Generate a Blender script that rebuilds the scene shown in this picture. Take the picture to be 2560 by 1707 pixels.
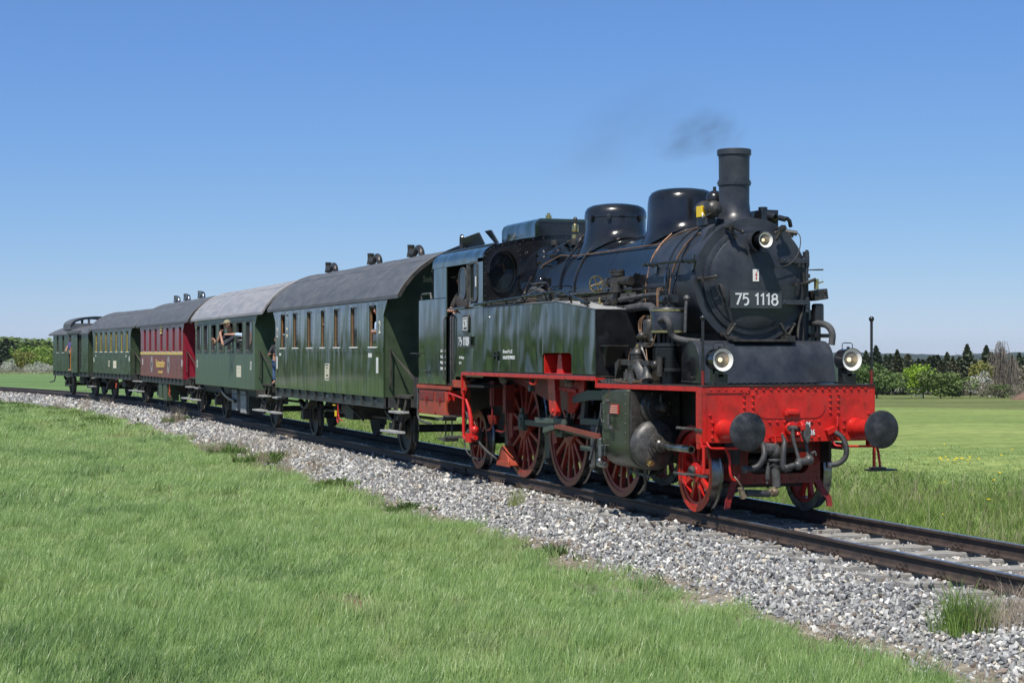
import bpy, bmesh, math, random
import numpy as np
from mathutils import Vector, Matrix, Euler
for o in list(bpy.data.objects): bpy.data.objects.remove(o)
S = bpy.context.scene; COL = S.collection
R_ = math.radians; PI = math.pi

# ------------------------------------------------------------------ camera, sky, sun, exposure
cd = bpy.data.cameras.new('camera'); cam = bpy.data.objects.new('camera', cd); COL.objects.link(cam)
cd.sensor_width = 36; cd.lens = 61.07; cd.clip_start = .1; cd.clip_end = 30000
cam.location = (17.82, -9.98, 1.954)
cam.rotation_euler = (R_(90.363), 0, R_(160.68 - 90))
S.camera = cam
SUNDIR = Vector((.45, -.43, 1)).normalized()
sun_el = math.asin(SUNDIR.z)
W = bpy.data.worlds.new('World'); S.world = W; W.use_nodes = True
nt = W.node_tree; bg = nt.nodes['Background']
sky = nt.nodes.new('ShaderNodeTexSky'); sky.sky_type = 'NISHITA'; sky.sun_disc = False
sky.sun_elevation = sun_el; sky.sun_rotation = math.atan2(SUNDIR.x, SUNDIR.y)
sky.altitude = 2000; sky.air_density = 1.0; sky.dust_density = .55; sky.ozone_density = 8.0
SK = .12; bg.inputs[1].default_value = SK
sp = nt.nodes.new('ShaderNodeSeparateColor'); cb = nt.nodes.new('ShaderNodeCombineColor'); nt.links.new(sky.outputs[0], sp.inputs[0])
def mth(op, p, q):
    m_ = nt.nodes.new('ShaderNodeMath'); m_.operation = op
    for i_, v_ in enumerate((p, q)):
        if v_ is None: continue
        if isinstance(v_, (int, float)): m_.inputs[i_].default_value = v_
        else: nt.links.new(v_, m_.inputs[i_])
    return m_.outputs[0]
# tone response of the clear spring sky, per channel: A * x ** g, never over c * x
for ch, (A_, g_, c_) in enumerate(((.68, .93, 3), (.668, .76, 3), (.775, .36, .98))):
    x_ = mth('MULTIPLY', sp.outputs[ch], SK); nt.links.new(mth('DIVIDE', mth('MINIMUM', mth('MULTIPLY', mth('POWER', x_, g_), A_), mth('MULTIPLY', x_, c_)), SK), cb.inputs[ch])
nt.links.new(cb.outputs[0], bg.inputs[0])
sd = bpy.data.lights.new('sun', 'SUN'); sd.energy = 5.0; sd.angle = R_(.5); sd.color = (1, .95, .86)
sun = bpy.data.objects.new('sun', sd); COL.objects.link(sun); sun.location = (30, -30, 60)
sun.rotation_euler = SUNDIR.to_track_quat('Z', 'Y').to_euler()
S.view_settings.view_transform = 'Standard'; S.view_settings.look = 'None'
S.view_settings.exposure = 0.12; S.view_settings.gamma = 1
S.render.engine = 'CYCLES'; S.cycles.max_bounces = 6; S.cycles.diffuse_bounces = 3; S.cycles.glossy_bounces = 3
S.cycles.transparent_max_bounces = 12; S.cycles.volume_bounces = 1; S.cycles.use_denoising = True

# ------------------------------------------------------------------ materials
def mat(name, c, r=.5, m=0, var=.15, vs=3., c2=None, bump=0, bs=30., st=(1, 1, 1), bst=None, coat=0, rv=.1, dist=.01, trans=0, c3=None, bdet=4, grime=None):
    M = bpy.data.materials.new(name); M.use_nodes = True; n = M.node_tree.nodes; l = M.node_tree.links
    b = n['Principled BSDF']; b.inputs['Metallic'].default_value = m; b.inputs['Coat Weight'].default_value = coat
    b.inputs['Coat Roughness'].default_value = .06
    tc = n.new('ShaderNodeTexCoord'); mp = n.new('ShaderNodeMapping'); mp.inputs['Scale'].default_value = st
    l.new(tc.outputs['Object'], mp.inputs[0])
    nz = n.new('ShaderNodeTexNoise'); nz.inputs['Scale'].default_value = vs; nz.inputs['Detail'].default_value = 6; nz.inputs['Roughness'].default_value = .65
    l.new(mp.outputs[0], nz.inputs['Vector'])
    cr = n.new('ShaderNodeValToRGB'); e = cr.color_ramp.elements
    lo = [max(0, x * (1 - var)) for x in c]; hi = c2 if c2 else [min(1, x * (1 + var)) for x in c]
    e[0].position = .32; e[0].color = (*lo, 1); e[1].position = .7; e[1].color = (*hi, 1)
    if c3: q = cr.color_ramp.elements.new(.5); q.color = (*c3, 1)
    l.new(nz.outputs[0], cr.inputs[0]); l.new(cr.outputs[0], b.inputs['Base Color'])
    if grime:      # dust, soot and runs: (colour, amount, scale, vertical streak)
        gc, ga, gs, gv = grime; m3 = n.new('ShaderNodeMapping'); m3.inputs['Scale'].default_value = (1, 1, gv); l.new(tc.outputs['Object'], m3.inputs[0])
        g1 = n.new('ShaderNodeTexNoise'); g1.inputs['Scale'].default_value = gs; g1.inputs['Detail'].default_value = 9; g1.inputs['Roughness'].default_value = .72; l.new(m3.outputs[0], g1.inputs['Vector'])
        gm = n.new('ShaderNodeMapRange'); gm.inputs[1].default_value = .50; gm.inputs[2].default_value = .72; gm.inputs[4].default_value = ga; l.new(g1.outputs[0], gm.inputs[0])
        gx = n.new('ShaderNodeMix'); gx.data_type = 'RGBA'; l.new(gm.outputs[0], gx.inputs[0]); l.new(cr.outputs[0], gx.inputs[6]); gx.inputs[7].default_value = (*gc, 1); l.new(gx.outputs[2], b.inputs['Base Color'])
    mr = n.new('ShaderNodeMapRange'); mr.inputs[1].default_value = .3; mr.inputs[2].default_value = .7
    mr.inputs[3].default_value = max(.03, r - rv); mr.inputs[4].default_value = min(1, r + rv)
    l.new(nz.outputs[0], mr.inputs[0]); l.new(mr.outputs[0], b.inputs['Roughness'])
    if bump:
        mp2 = n.new('ShaderNodeMapping'); mp2.inputs['Scale'].default_value = bst or st; l.new(tc.outputs['Object'], mp2.inputs[0])
        n2 = n.new('ShaderNodeTexNoise'); n2.inputs['Scale'].default_value = bs; n2.inputs['Detail'].default_value = bdet
        l.new(mp2.outputs[0], n2.inputs['Vector'])
        bp = n.new('ShaderNodeBump'); bp.inputs['Strength'].default_value = bump; bp.inputs['Distance'].default_value = dist
        l.new(n2.outputs[0], bp.inputs['Height']); l.new(bp.outputs[0], b.inputs['Normal'])
    if trans:
        t = n.new('ShaderNodeBsdfTranslucent'); l.new(cr.outputs[0], t.inputs[0]); mx = n.new('ShaderNodeMixShader'); mx.inputs[0].default_value = trans
        l.new(b.outputs[0], mx.inputs[1]); l.new(t.outputs[0], mx.inputs[2]); l.new(mx.outputs[0], n['Material Output'].inputs[0])
    return M
def rnd_mat(name, cols, r=.8, trans=0, pos=None, spec=.5, bump=0):
    """colour picked per object / instance"""
    M = bpy.data.materials.new(name); M.use_nodes = True; n = M.node_tree.nodes; l = M.node_tree.links
    b = n['Principled BSDF']; b.inputs['Roughness'].default_value = r; b.inputs['Specular IOR Level'].default_value = spec
    oi = n.new('ShaderNodeObjectInfo'); cr = n.new('ShaderNodeValToRGB'); el = cr.color_ramp.elements
    while len(el) < len(cols): el.new(.5)
    for i, c in enumerate(cols): el[i].position = pos[i] if pos else i / (len(cols) - 1); el[i].color = (*c, 1)
    l.new(oi.outputs['Random'], cr.inputs[0])
    tc = n.new('ShaderNodeTexCoord'); nz = n.new('ShaderNodeTexNoise'); nz.inputs['Scale'].default_value = 1.7; nz.inputs['Detail'].default_value = 5
    l.new(tc.outputs['Object'], nz.inputs['Vector'])
    hv = n.new('ShaderNodeHueSaturation'); mr = n.new('ShaderNodeMapRange'); mr.inputs[1].default_value = .3; mr.inputs[2].default_value = .7
    mr.inputs[3].default_value = .72; mr.inputs[4].default_value = 1.28
    l.new(nz.outputs[0], mr.inputs[0]); l.new(mr.outputs[0], hv.inputs['Value']); l.new(cr.outputs[0], hv.inputs['Color'])
    l.new(hv.outputs[0], b.inputs['Base Color'])
    if trans:
        t = n.new('ShaderNodeBsdfTranslucent'); l.new(hv.outputs[0], t.inputs[0]); mx = n.new('ShaderNodeMixShader'); mx.inputs[0].default_value = trans
        l.new(b.outputs[0], mx.inputs[1]); l.new(t.outputs[0], mx.inputs[2]); l.new(mx.outputs[0], n['Material Output'].inputs[0])
    return M
def emis(name, c, s):
    M = mat(name, c, .3); b = M.node_tree.nodes['Principled BSDF']; b.inputs['Emission Color'].default_value = (*c, 1); b.inputs['Emission Strength'].default_value = s
    return M
def glassy(name, tint, alpha, rough=.04):
    M = bpy.data.materials.new(name); M.use_nodes = True; n = M.node_tree.nodes; l = M.node_tree.links
    b = n['Principled BSDF']; b.inputs['Base Color'].default_value = (*tint, 1); b.inputs['Roughness'].default_value = rough
    b.inputs['Specular IOR Level'].default_value = .8; b.inputs['Alpha'].default_value = alpha
    return M
M = {}
M['black'] = mat('gloss_black_paint', (.012, .013, .016), .2, var=.4, vs=2.5, c2=(.022, .023, .026), bump=.12, bs=9, dist=.02, rv=.08, st=(1, 1, 1), coat=.3)
M['boiler'] = mat('boiler_black_gloss', (.007, .008, .010), .09, var=.3, vs=1.5, c2=(.014, .014, .015), bump=.10, bs=3.5, dist=.02, rv=.06, coat=.5)
M['smokebox'] = mat('smokebox_matt_black', (.026, .031, .042), .42, var=.3, vs=4, c2=(.048, .053, .064), bump=.15, bs=40, dist=.004, rv=.1)
M['iron'] = mat('dark_oily_iron', (.022, .022, .023), .38, var=.4, vs=9, c2=(.065, .058, .05), bump=.3, bs=30, dist=.004, rv=.14)
M['soot'] = mat('sooty_frame', (.020, .018, .016), .65, var=.4, vs=6, c2=(.055, .044, .035), rv=.1)
M['green'] = mat('loco_green_gloss', (.013, .027, .012), .12, var=.2, vs=2.2, c2=(.020, .040, .017), bump=1, bs=1.0, bst=(2.6, 1, .9), dist=.075, rv=.05, coat=.4, bdet=1.2, grime=((.06, .06, .05), .35, 3, .3))
M['cab'] = mat('cab_green_gloss', (.013, .024, .018), .15, var=.2, vs=2, c2=(.026, .046, .028), bump=1, bs=1.0, bst=(2.2, 1, .8), dist=.07, rv=.04, coat=.7, bdet=1.2)
M['cylgreen'] = mat('cylinder_green_oily', (.032, .050, .028), .33, var=.3, vs=3, c2=(.070, .075, .055), bump=.2, bs=8, rv=.12)
M['rodgreen'] = mat('motion_green_grey', (.055, .08, .062), .45, var=.3, vs=8, c2=(.10, .12, .095), bump=.2, bs=30, dist=.004)
M['red'] = mat('frame_red_paint', (.42, .016, .013), .30, var=.12, vs=7, c2=(.58, .026, .019), c3=(.53, .018, .014), bump=.12, bs=14, dist=.006, rv=.06, grime=((.10, .035, .025), .55, 5, .35))
M['dred'] = mat('wheel_red_paint', (.22, .022, .016), .42, var=.3, vs=6, c2=(.36, .075, .050), c3=(.33, .030, .020), bump=.12, bs=14, dist=.005, grime=((.10, .065, .045), .75, 6, 1))
M['frred'] = mat('lower_frame_red', (.19, .014, .011), .45, var=.35, vs=5, c2=(.28, .025, .018), bump=.15, bs=14, dist=.005, grime=((.06, .04, .03), .7, 6, .5))
M['rustred'] = mat('faded_orange_red', (.42, .052, .022), .5, var=.3, vs=4, c2=(.48, .085, .04), bump=.2, bs=20, dist=.004, grime=((.13, .08, .05), .7, 5, .5))
M['tyre'] = mat('polished_tyre_steel', (.20, .20, .205), .3, 1, var=.35, vs=5, c2=(.42, .43, .44), rv=.08, st=(1, 1, 1))
M['tyreside'] = mat('worn_tyre_side', (.24, .045, .028), .42, .1, var=.3, vs=5, c2=(.30, .075, .05), rv=.1)
M['steel'] = mat('bare_steel', (.28, .28, .28), .32, 1, var=.3, vs=7, c2=(.5, .49, .47), rv=.1)
M['brass'] = mat('brass', (.62, .45, .17), .3, 1, var=.2, vs=9, c2=(.75, .58, .26))
M['tanbrass'] = mat('dull_brass_fitting', (.20, .15, .09), .5, .4, var=.3, vs=12, c2=(.32, .25, .16))
M['copper'] = mat('copper_pipe', (.24, .13, .075), .55, .5, var=.3, vs=9, c2=(.34, .20, .12))
M['buffer'] = mat('buffer_disc_worn', (.020, .022, .026), .5, .3, var=.4, vs=6, c2=(.085, .088, .095), c3=(.034, .036, .041), bump=.2, bs=20, dist=.004, rv=.12)
M['lagged'] = mat('lagged_pipe_grey', (.05, .05, .052), .75, var=.3, vs=12, c2=(.09, .09, .09), bump=.5, bs=25, dist=.01)
M['white'] = mat('white_enamel', (.78, .78, .74), .4, var=.06, vs=6)
M['lettering'] = mat('white_lettering', (.68, .70, .70), .5, var=.05)
M['greyplate'] = mat('grey_number_plate', (.045, .055, .06), .4, var=.2, vs=6, c2=(.06, .07, .075))
M['cream'] = mat('cream_lettering', (.75, .71, .55), .5, var=.06)
M['yellow'] = mat('yellow_paint', (.85, .58, .02), .45, var=.08)
M['gold'] = mat('yellow_ochre_lettering', (.72, .52, .14), .5, var=.15, vs=9)
M['rubber'] = mat('rubber_hose', (.03, .031, .034), .55, var=.3, vs=10, c2=(.06, .06, .062), bump=.3, bs=60, dist=.003)
M['dull'] = mat('greased_grey_iron', (.07, .07, .07), .5, .4, var=.3, vs=14, c2=(.14, .135, .13), bump=.3, bs=40, dist=.003)
M['glass'] = glassy('window_glass', (.03, .045, .05), .55)
M['cabglass'] = glassy('cab_window_glass', (.015, .02, .022), .8)
M['paneglass'] = glassy('coach_window_glass', (.05, .06, .06), .72, .03)
M['lensglass'] = glassy('lamp_lens_glass', (.35, .33, .28), .35)
M['bulb'] = emis('warm_lamp_bulb', (1, .72, .38), 2.2)
M['warnred'] = mat('warning_red', (.5, .02, .02), .4)
M['signred'] = mat('small_sign_red', (.5, .05, .04), .4)
M['rail'] = mat('rusty_rail_side', (.040, .029, .025), .7, var=.35, vs=7, c2=(.080, .055, .044), bump=.2, bs=30, dist=.003)
M['railtop'] = mat('polished_railhead', (.30, .26, .24), .26, .9, var=.2, vs=6, c2=(.42, .38, .36), rv=.06)
M['sleeper'] = mat('weathered_grey_sleeper', (.30, .28, .25), .85, var=.4, vs=5, c2=(.48, .46, .42), bump=.8, bs=14, st=(9, .6, 9), dist=.02)
M['coach1'] = mat('coach_green_gloss', (.026, .050, .022), .16, var=.2, vs=1.8, c2=(.040, .068, .030), bump=1, bs=1.0, bst=(2.4, 1, .8), dist=.05, rv=.06, coat=.45, bdet=1.2, grime=((.10, .09, .07), .4, 3, .25))
M['coach2'] = mat('coach_green_chalky', (.060, .098, .064), .38, var=.18, vs=2.2, c2=(.092, .145, .080), st=(3, 1, .4), bump=.3, bs=1.4, bst=(3, 1, .5), dist=.03, rv=.08, grime=((.06, .07, .055), .5, 3, .2))
M['coach3'] = mat('coach_wine_red', (.19, .030, .038), .34, var=.25, vs=2, c2=(.25, .050, .055), bump=.4, bs=1.2, bst=(4, 1, .5), dist=.03, coat=.12)
M['coach3end'] = mat('coach_end_crimson', (.25, .012, .030), .4, var=.15, vs=4)
M['coach4'] = mat('coach_dark_green', (.030, .056, .022), .27, var=.2, vs=2, c2=(.052, .078, .044), bump=.5, bs=1.2, bst=(4, 1, .5), dist=.04, coat=.2)
M['endgreen'] = mat('coach_end_green', (.046, .070, .038), .45, var=.2, vs=4, c2=(.062, .09, .048))
M['roof'] = mat('roof_felt_grey', (.088, .092, .102), .6, var=.18, vs=3, c2=(.125, .130, .142), st=(.5, 2.5, 1), bump=.3, bs=10, dist=.01)
M['rooflight'] = mat('roof_light_grey', (.27, .265, .28), .5, var=.14, vs=3, c2=(.34, .335, .345), st=(.4, 3, 1), bump=.3, bs=8, dist=.01)
M['sole'] = mat('solebar_grey_black', (.038, .042, .042), .5, var=.3, vs=5, c2=(.065, .07, .068))
M['under'] = mat('underframe_black', (.034, .032, .030), .6, var=.4, vs=6, c2=(.085, .074, .062))
M['wood'] = mat('varnished_window_wood', (.22, .11, .05), .4, var=.25, vs=6, c2=(.3, .16, .08), st=(1, 1, 6))
M['pane_backing'] = mat('pale_curtain_and_sheen', (.36, .40, .45), .8, var=.15, vs=6, st=(8, 1, 1))
M['orange'] = mat('orange_curtain', (.72, .27, .03), .7, var=.15)
M['ochre'] = mat('ochre_interior', (.45, .34, .08), .7, var=.15)
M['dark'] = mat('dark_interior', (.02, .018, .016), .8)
M['step'] = mat('grey_step_board', (.30, .31, .31), .7, var=.25, vs=6, c2=(.42, .42, .41), bump=.3, bs=30)
M['skin'] = mat('skin', (.50, .27, .19), .5, var=.08); M['hair'] = mat('brown_hair', (.06, .035, .02), .7, var=.2, vs=30)

# ------------------------------------------------------------------ mesh builder
def basis(d):
    d = Vector(d).normalized(); a = Vector((0, 0, 1)) if abs(d.z) < .9 else Vector((1, 0, 0))
    u = d.cross(a).normalized(); return u, d.cross(u).normalized(), d
class B:
    def __init__(s): s.v = []; s.f = []
    def add(s, vs, fs):
        k = len(s.v); s.v += [tuple(p) for p in vs]; s.f += [tuple(i + k for i in f) for f in fs]; return s
    def box(s, x0, x1, y0, y1, z0, z1):
        return s.add([(x, y, z) for z in (z0, z1) for y in (y0, y1) for x in (x0, x1)],
                     [(0, 2, 3, 1), (4, 5, 7, 6), (0, 1, 5, 4), (2, 6, 7, 3), (0, 4, 6, 2), (1, 3, 7, 5)])
    def obox(s, c, size, rot=(0, 0, 0)):
        m = Euler(rot).to_matrix(); c = Vector(c); h = [q / 2 for q in size]
        return s.add([c + m @ Vector((x * h[0], y * h[1], z * h[2])) for z in (-1, 1) for y in (-1, 1) for x in (-1, 1)],
                     [(0, 2, 3, 1), (4, 5, 7, 6), (0, 1, 5, 4), (2, 6, 7, 3), (0, 4, 6, 2), (1, 3, 7, 5)])
    def bar(s, p, q, w, h):
        p = Vector(p); q = Vector(q); u, v, d = basis(q - p)
        if abs(d.z) < .9: v = Vector((0, 0, 1)) - d * d.z; v.normalize(); u = v.cross(d)
        vs = [e + u * a * w / 2 + v * b * h / 2 for e in (p, q) for a, b in ((-1, -1), (1, -1), (1, 1), (-1, 1))]
        return s.add(vs, [(0, 1, 2, 3), (7, 6, 5, 4), (0, 4, 5, 1), (1, 5, 6, 2), (2, 6, 7, 3), (3, 7, 4, 0)])
    def lathe(s, prof, o=(0, 0, 0), d=(0, 0, 1), n=24, cap=(1, 1), ang=2 * PI, a0=0):
        o = Vector(o); u, v, d = basis(d); vs = []; full = abs(ang - 2 * PI) < 1e-6; m = n if full else n + 1
        for r, h in prof:
            for i in range(m):
                a = a0 + ang * i / n; vs.append(o + d * h + (u * math.cos(a) + v * math.sin(a)) * r)
        fs = []
        for j in range(len(prof) - 1):
            for i in range(n):
                a = j * m + i; b = j * m + (i + 1) % m; fs.append((a, b, b + m, a + m))
        if full and cap[0]: fs.append(tuple(range(n))[::-1])
        if full and cap[1]: k = (len(prof) - 1) * m; fs.append(tuple(k + i for i in range(n)))
        return s.add(vs, fs)
    def cyl(s, p, q, r, r2=None, n=16, cap=(1, 1)):
        p = Vector(p); q = Vector(q); return s.lathe([(r, 0), (r if r2 is None else r2, (q - p).length)], p, q - p, n, cap)
    def ball(s, c, r, n=10, sc=1, d=(0, 0, 1)):
        k = max(4, n // 2); return s.lathe([(max(1e-4, r * math.sin(PI * i / k)), -r * sc * math.cos(PI * i / k)) for i in range(k + 1)], c, d, n, (0, 0))
    def tube(s, pts, r, n=8, cap=True, smooth=0):
        pts = [Vector(p) for p in pts]; rl = list(r) if isinstance(r, (list, tuple)) else None
        for _ in range(smooth):
            if rl: rl = [rl[0]] + [v for a, b in zip(rl[:-1], rl[1:]) for v in (a * .75 + b * .25, a * .25 + b * .75)] + [rl[-1]]
            q = [pts[0]]
            for a, b in zip(pts[:-1], pts[1:]): q += [a * .75 + b * .25, a * .25 + b * .75]
            pts = q + [pts[-1]]
        vs = []; u = None
        for i, p in enumerate(pts):
            d = (pts[min(i + 1, len(pts) - 1)] - pts[max(i - 1, 0)]).normalized()
            if u is None: u = basis(d)[0]
            u = (u - d * u.dot(d)).normalized(); w = d.cross(u); rr = rl[i] if rl else r
            vs += [p + (u * math.cos(2 * PI * k / n) + w * math.sin(2 * PI * k / n)) * rr for k in range(n)]
        fs = [(j * n + i, j * n + (i + 1) % n, (j + 1) * n + (i + 1) % n, (j + 1) * n + i) for j in range(len(pts) - 1) for i in range(n)]
        if cap: fs += [tuple(range(n))[::-1], tuple((len(pts) - 1) * n + i for i in range(n))]
        return s.add(vs, fs)
    def prism(s, poly, a0, a1, ax='y'):
        """poly in the two other axes (order x,z for y; y,z for x; x,y for z)"""
        def P(p, a): return {'y': (p[0], a, p[1]), 'x': (a, p[0], p[1]), 'z': (p[0], p[1], a)}[ax]
        n = len(poly); vs = [P(p, a0) for p in poly] + [P(p, a1) for p in poly]
        return s.add(vs, [tuple(range(n))[::-1], tuple(n + i for i in range(n))] + [(i, (i + 1) % n, n + (i + 1) % n, n + i) for i in range(n)])
    def frame(s, outer, inner, a0, a1, ax='y'):
        """plate with a hole; outer and inner polygons with equal point counts"""
        def P(p, a): return {'y': (p[0], a, p[1]), 'x': (a, p[0], p[1]), 'z': (p[0], p[1], a)}[ax]
        n = len(outer); vs = [P(p, a) for a in (a0, a1) for q in (outer, inner) for p in q]; fs = []
        for i in range(n):
            j = (i + 1) % n
            fs += [(i, j, n + j, n + i), (2 * n + i, 3 * n + i, 3 * n + j, 2 * n + j), (i, 2 * n + i, 2 * n + j, j), (n + i, n + j, 3 * n + j, 3 * n + i)]
        return s.add(vs, fs)
    def rivets(s, pts, r, d, h=.6, n=6):
        for p in pts: s.lathe([(r, 0), (r * .75, r * h * .7), (r * .15, r * h)], p, d, n, (0, 1))
        return s
    def mesh(s, name, mt, smooth=38):
        me = bpy.data.meshes.new(name); me.from_pydata(s.v, [], s.f)
        bm = bmesh.new(); bm.from_mesh(me); bmesh.ops.recalc_face_normals(bm, faces=bm.faces); bm.to_mesh(me); bm.free()
        if mt: me.materials.append(mt)
        if smooth: me.shade_smooth(); me.set_sharp_from_angle(angle=R_(smooth))
        return me
def link(name, me, parent=None, loc=(0, 0, 0), rot=(0, 0, 0), bev=0, kind=None, label=None, cat=None, group=None, sc=None):
    o = bpy.data.objects.new(name, me); COL.objects.link(o); o.location = loc; o.rotation_euler = rot
    if sc: o.scale = sc
    if parent: o.parent = parent
    if bev:
        b = o.modifiers.new('bevel', 'BEVEL'); b.width = bev; b.segments = 2; b.limit_method = 'ANGLE'; b.angle_limit = R_(40); b.harden_normals = True
    for k, v in (('kind', kind), ('label', label), ('category', cat), ('group', group)):
        if v: o[k] = v
    return o
def part(name, b, m, parent, bev=0, smooth=38, **k): return link(name, b.mesh(name, M[m] if isinstance(m, str) else m, smooth), parent, bev=bev, **k)
def thing(name, label, cat, loc=(0, 0, 0), rz=0, group=None):
    return link(name, None, None, loc, (0, 0, rz), label=label, cat=cat, group=group)
def copy_tree(o, parent=None):
    c = o.copy(); COL.objects.link(c); c.parent = parent
    for ch in list(o.children): copy_tree(ch, c)
    return c
def text(s, size, m, parent, loc, face='y', sx=1., name='lettering', ext=.002, align='CENTER', bold=0):
    cu = bpy.data.curves.new('t', 'FONT'); cu.body = s; cu.size = size; cu.extrude = ext; cu.align_x = align; cu.align_y = 'CENTER'; cu.offset = bold; cu.resolution_u = 3
    t = bpy.data.objects.new('t', cu); COL.objects.link(t); bpy.context.view_layer.update()
    me = bpy.data.meshes.new_from_object(t.evaluated_get(bpy.context.evaluated_depsgraph_get())); bpy.data.objects.remove(t)
    me.materials.clear(); me.materials.append(M[m]); me.name = name
    rot = {'y': (PI / 2, 0, 0), 'x': (PI / 2, 0, PI / 2)}[face]
    return link(name, me, parent, loc, rot, sc=(sx, 1, 1))
GL = {'7': [[(0, 1), (.60, 1), (.20, 0)]], '1': [[(.02, .80), (.26, 1), (.26, 0)]], ' ': [],
      '5': [[(.56, 1), (.12, 1), (.08, .58)] + [(.29 + .27 * math.cos(a), .33 + .33 * math.sin(a)) for a in [R_(v) for v in range(118, -146, -22)]]],
      '8': [[(.30 + .24 * math.cos(a), .76 + .24 * math.sin(a)) for a in [R_(v) for v in range(-90, 271, 24)]], [(.30 + .29 * math.cos(a), .28 + .28 * math.sin(a)) for a in [R_(v) for v in range(90, 451, 24)]]]}
def engraved(s, h, w, parent, loc, face, gap=.17, depth=.006):
    adv = {'1': .40, '7': .60, '5': .58, '8': .60, ' ': .34}; tot = sum(adv[c] for c in s) * h + gap * h * (len(s) - 1); u = -tot / 2
    for c in s:
        if c != ' ':
            b = B(); k0 = 0
            for pl in GL[c]:
                k0 += .0012; P = [Vector((u + x * h, z * h - h / 2)) for x, z in pl]; closed = (P[0] - P[-1]).length < 1e-4; n = len(P); L0, R0 = [], []
                for i, p in enumerate(P):
                    d0 = (p - P[i - 1]).normalized() if i else ((P[0] - P[-2]).normalized() if closed else (P[1] - P[0]).normalized()); d1 = (P[i + 1] - p).normalized() if i < n - 1 else ((P[1] - P[0]).normalized() if closed else d0)
                    t = (d0 + d1).normalized(); m_ = Vector((-t.y, t.x)); sc_ = min(1.8, 1 / max(.3, m_.dot(Vector((-d0.y, d0.x))))); L0.append(p + m_ * w / 2 * sc_); R0.append(p - m_ * w / 2 * sc_)
                f = lambda a, k: (loc[0] + k, loc[1] + a[0], loc[2] + a[1]) if face == 'x' else (loc[0] + a[0], loc[1] - k, loc[2] + a[1])
                b.add([f(q, kk) for kk in (0, depth + k0) for q in L0 + R0], [(2 * n + i, 2 * n + i + 1, 3 * n + i + 1, 3 * n + i) for i in range(n - 1)] + [(i, 2 * n + i, 2 * n + i + 1, i + 1) for i in range(n - 1)] + [(n + i, n + i + 1, 3 * n + i + 1, 3 * n + i) for i in range(n - 1)])
            part('numeral', b, 'lettering', parent, smooth=0)
        u += (adv[c] + gap) * h
def rrect(x0, x1, z0, z1, r, n=4):
    pts = []
    for cx, cz, a in ((x1 - r, z1 - r, 0), (x0 + r, z1 - r, 90), (x0 + r, z0 + r, 180), (x1 - r, z0 + r, 270)):
        pts += [(cx + r * math.cos(R_(a + 90 * i / n)), cz + r * math.sin(R_(a + 90 * i / n))) for i in range(n + 1)]
    return pts
def ring(cx, cz, r, n=20, a0=0): return [(cx + r * math.cos(a0 + 2 * PI * i / n), cz + r * math.sin(a0 + 2 * PI * i / n)) for i in range(n)]
# ------------------------------------------------------------------ track line, ground
CX0, CR = -42., 175.
def track(s):
    if s >= CX0: return s, 0., 0.
    t = (CX0 - s) / CR; return CX0 - CR * math.sin(t), -CR * (1 - math.cos(t)), t
def tp(s, lat, z):
    x, y, t = track(s); return (x - math.sin(t) * lat, y + math.cos(t) * lat, z)
def lateral(x, y):
    x = np.asarray(x, float); y = np.asarray(y, float)
    return np.where(x >= CX0, y, np.hypot(x - CX0, y + CR) - CR)
CAMX, CAMY = 17.82, -9.98
def sstep(a, b, v): t = np.clip((v - a) / (b - a), 0, 1); return t * t * (3 - 2 * t)
def gheight(x, y):
    x = np.asarray(x, float); y = np.asarray(y, float)
    D = np.hypot(x - CAMX, y - CAMY); az = -(np.arctan2(y - CAMY, x - CAMX) - R_(160.68)); az = (az + PI) % (2 * PI) - PI
    lat = lateral(x, y); k = .0062 + .0112 * sstep(-.28, .18, az)
    k = np.where(np.abs(az) > 1.2, .008, k)
    far = np.maximum(0, D - 25); dz = k * np.minimum(far, 420) + .004 * np.maximum(0, np.minimum(far, 2500) - 420)
    side = sstep(2.5, 16, lat); near = sstep(3, 60, -lat)
    z = -.60 - dz * np.maximum(side, np.where(lat < 0, .35 * near, 0))
    z += side * .10 * np.sin(x * .21 + y * .13) * np.sin(y * .17 - x * .05) * np.minimum(1, D / 60)
    z += np.where(lat < -2, .03 * np.sin(x * .7 + 1) * np.sin(y * .5), 0)
    return z
rng = np.random.default_rng(7); random.seed(7)
nr, na = 190, 420
rad = np.concatenate([[.01], np.geomspace(1.5, 3600, nr - 1)]); aa = np.linspace(0, 2 * PI, na, endpoint=False)
gx = CAMX + np.outer(rad, np.cos(aa)); gy = CAMY + np.outer(rad, np.sin(aa)); gz = gheight(gx, gy)
vs = np.stack([gx, gy, gz], -1).reshape(-1, 3)
i, j = np.meshgrid(np.arange(nr - 1), np.arange(na), indexing='ij'); j2 = (j + 1) % na
fs = np.stack([i * na + j, (i + 1) * na + j, (i + 1) * na + j2, i * na + j2], -1).reshape(-1, 4)
me = bpy.data.meshes.new('ground'); me.from_pydata(vs.tolist(), [], fs.tolist())
x, y = vs[:, 0], vs[:, 1]; D = np.hypot(x - CAMX, y - CAMY); lat = lateral(x, y)
az = (-(np.arctan2(y - CAMY, x - CAMX) - R_(160.68)) + PI) % (2 * PI) - PI
zone = np.where(lat < 0, 0., np.where((D > 150) & (az > 0), .75, .5))   # 0 crop, .5 mown meadow, 1 rough pasture
zone = np.where((lat > 6.5) & (lat < 12.5) & (D > 20), .62, zone); zone = np.where((lat > 0) & (az < -.05) & (D > 110), .25, zone); zone = np.where((lat < 0) & (D > 85), .25, zone); zone = np.where((D > 420) & (lat > 0), np.where(D > 560, 1., .75), zone)          # far crop field behind the train
at = me.attributes.new('zone', 'FLOAT', 'POINT'); at.data.foreach_set('value', zone.astype(np.float32))
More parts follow.
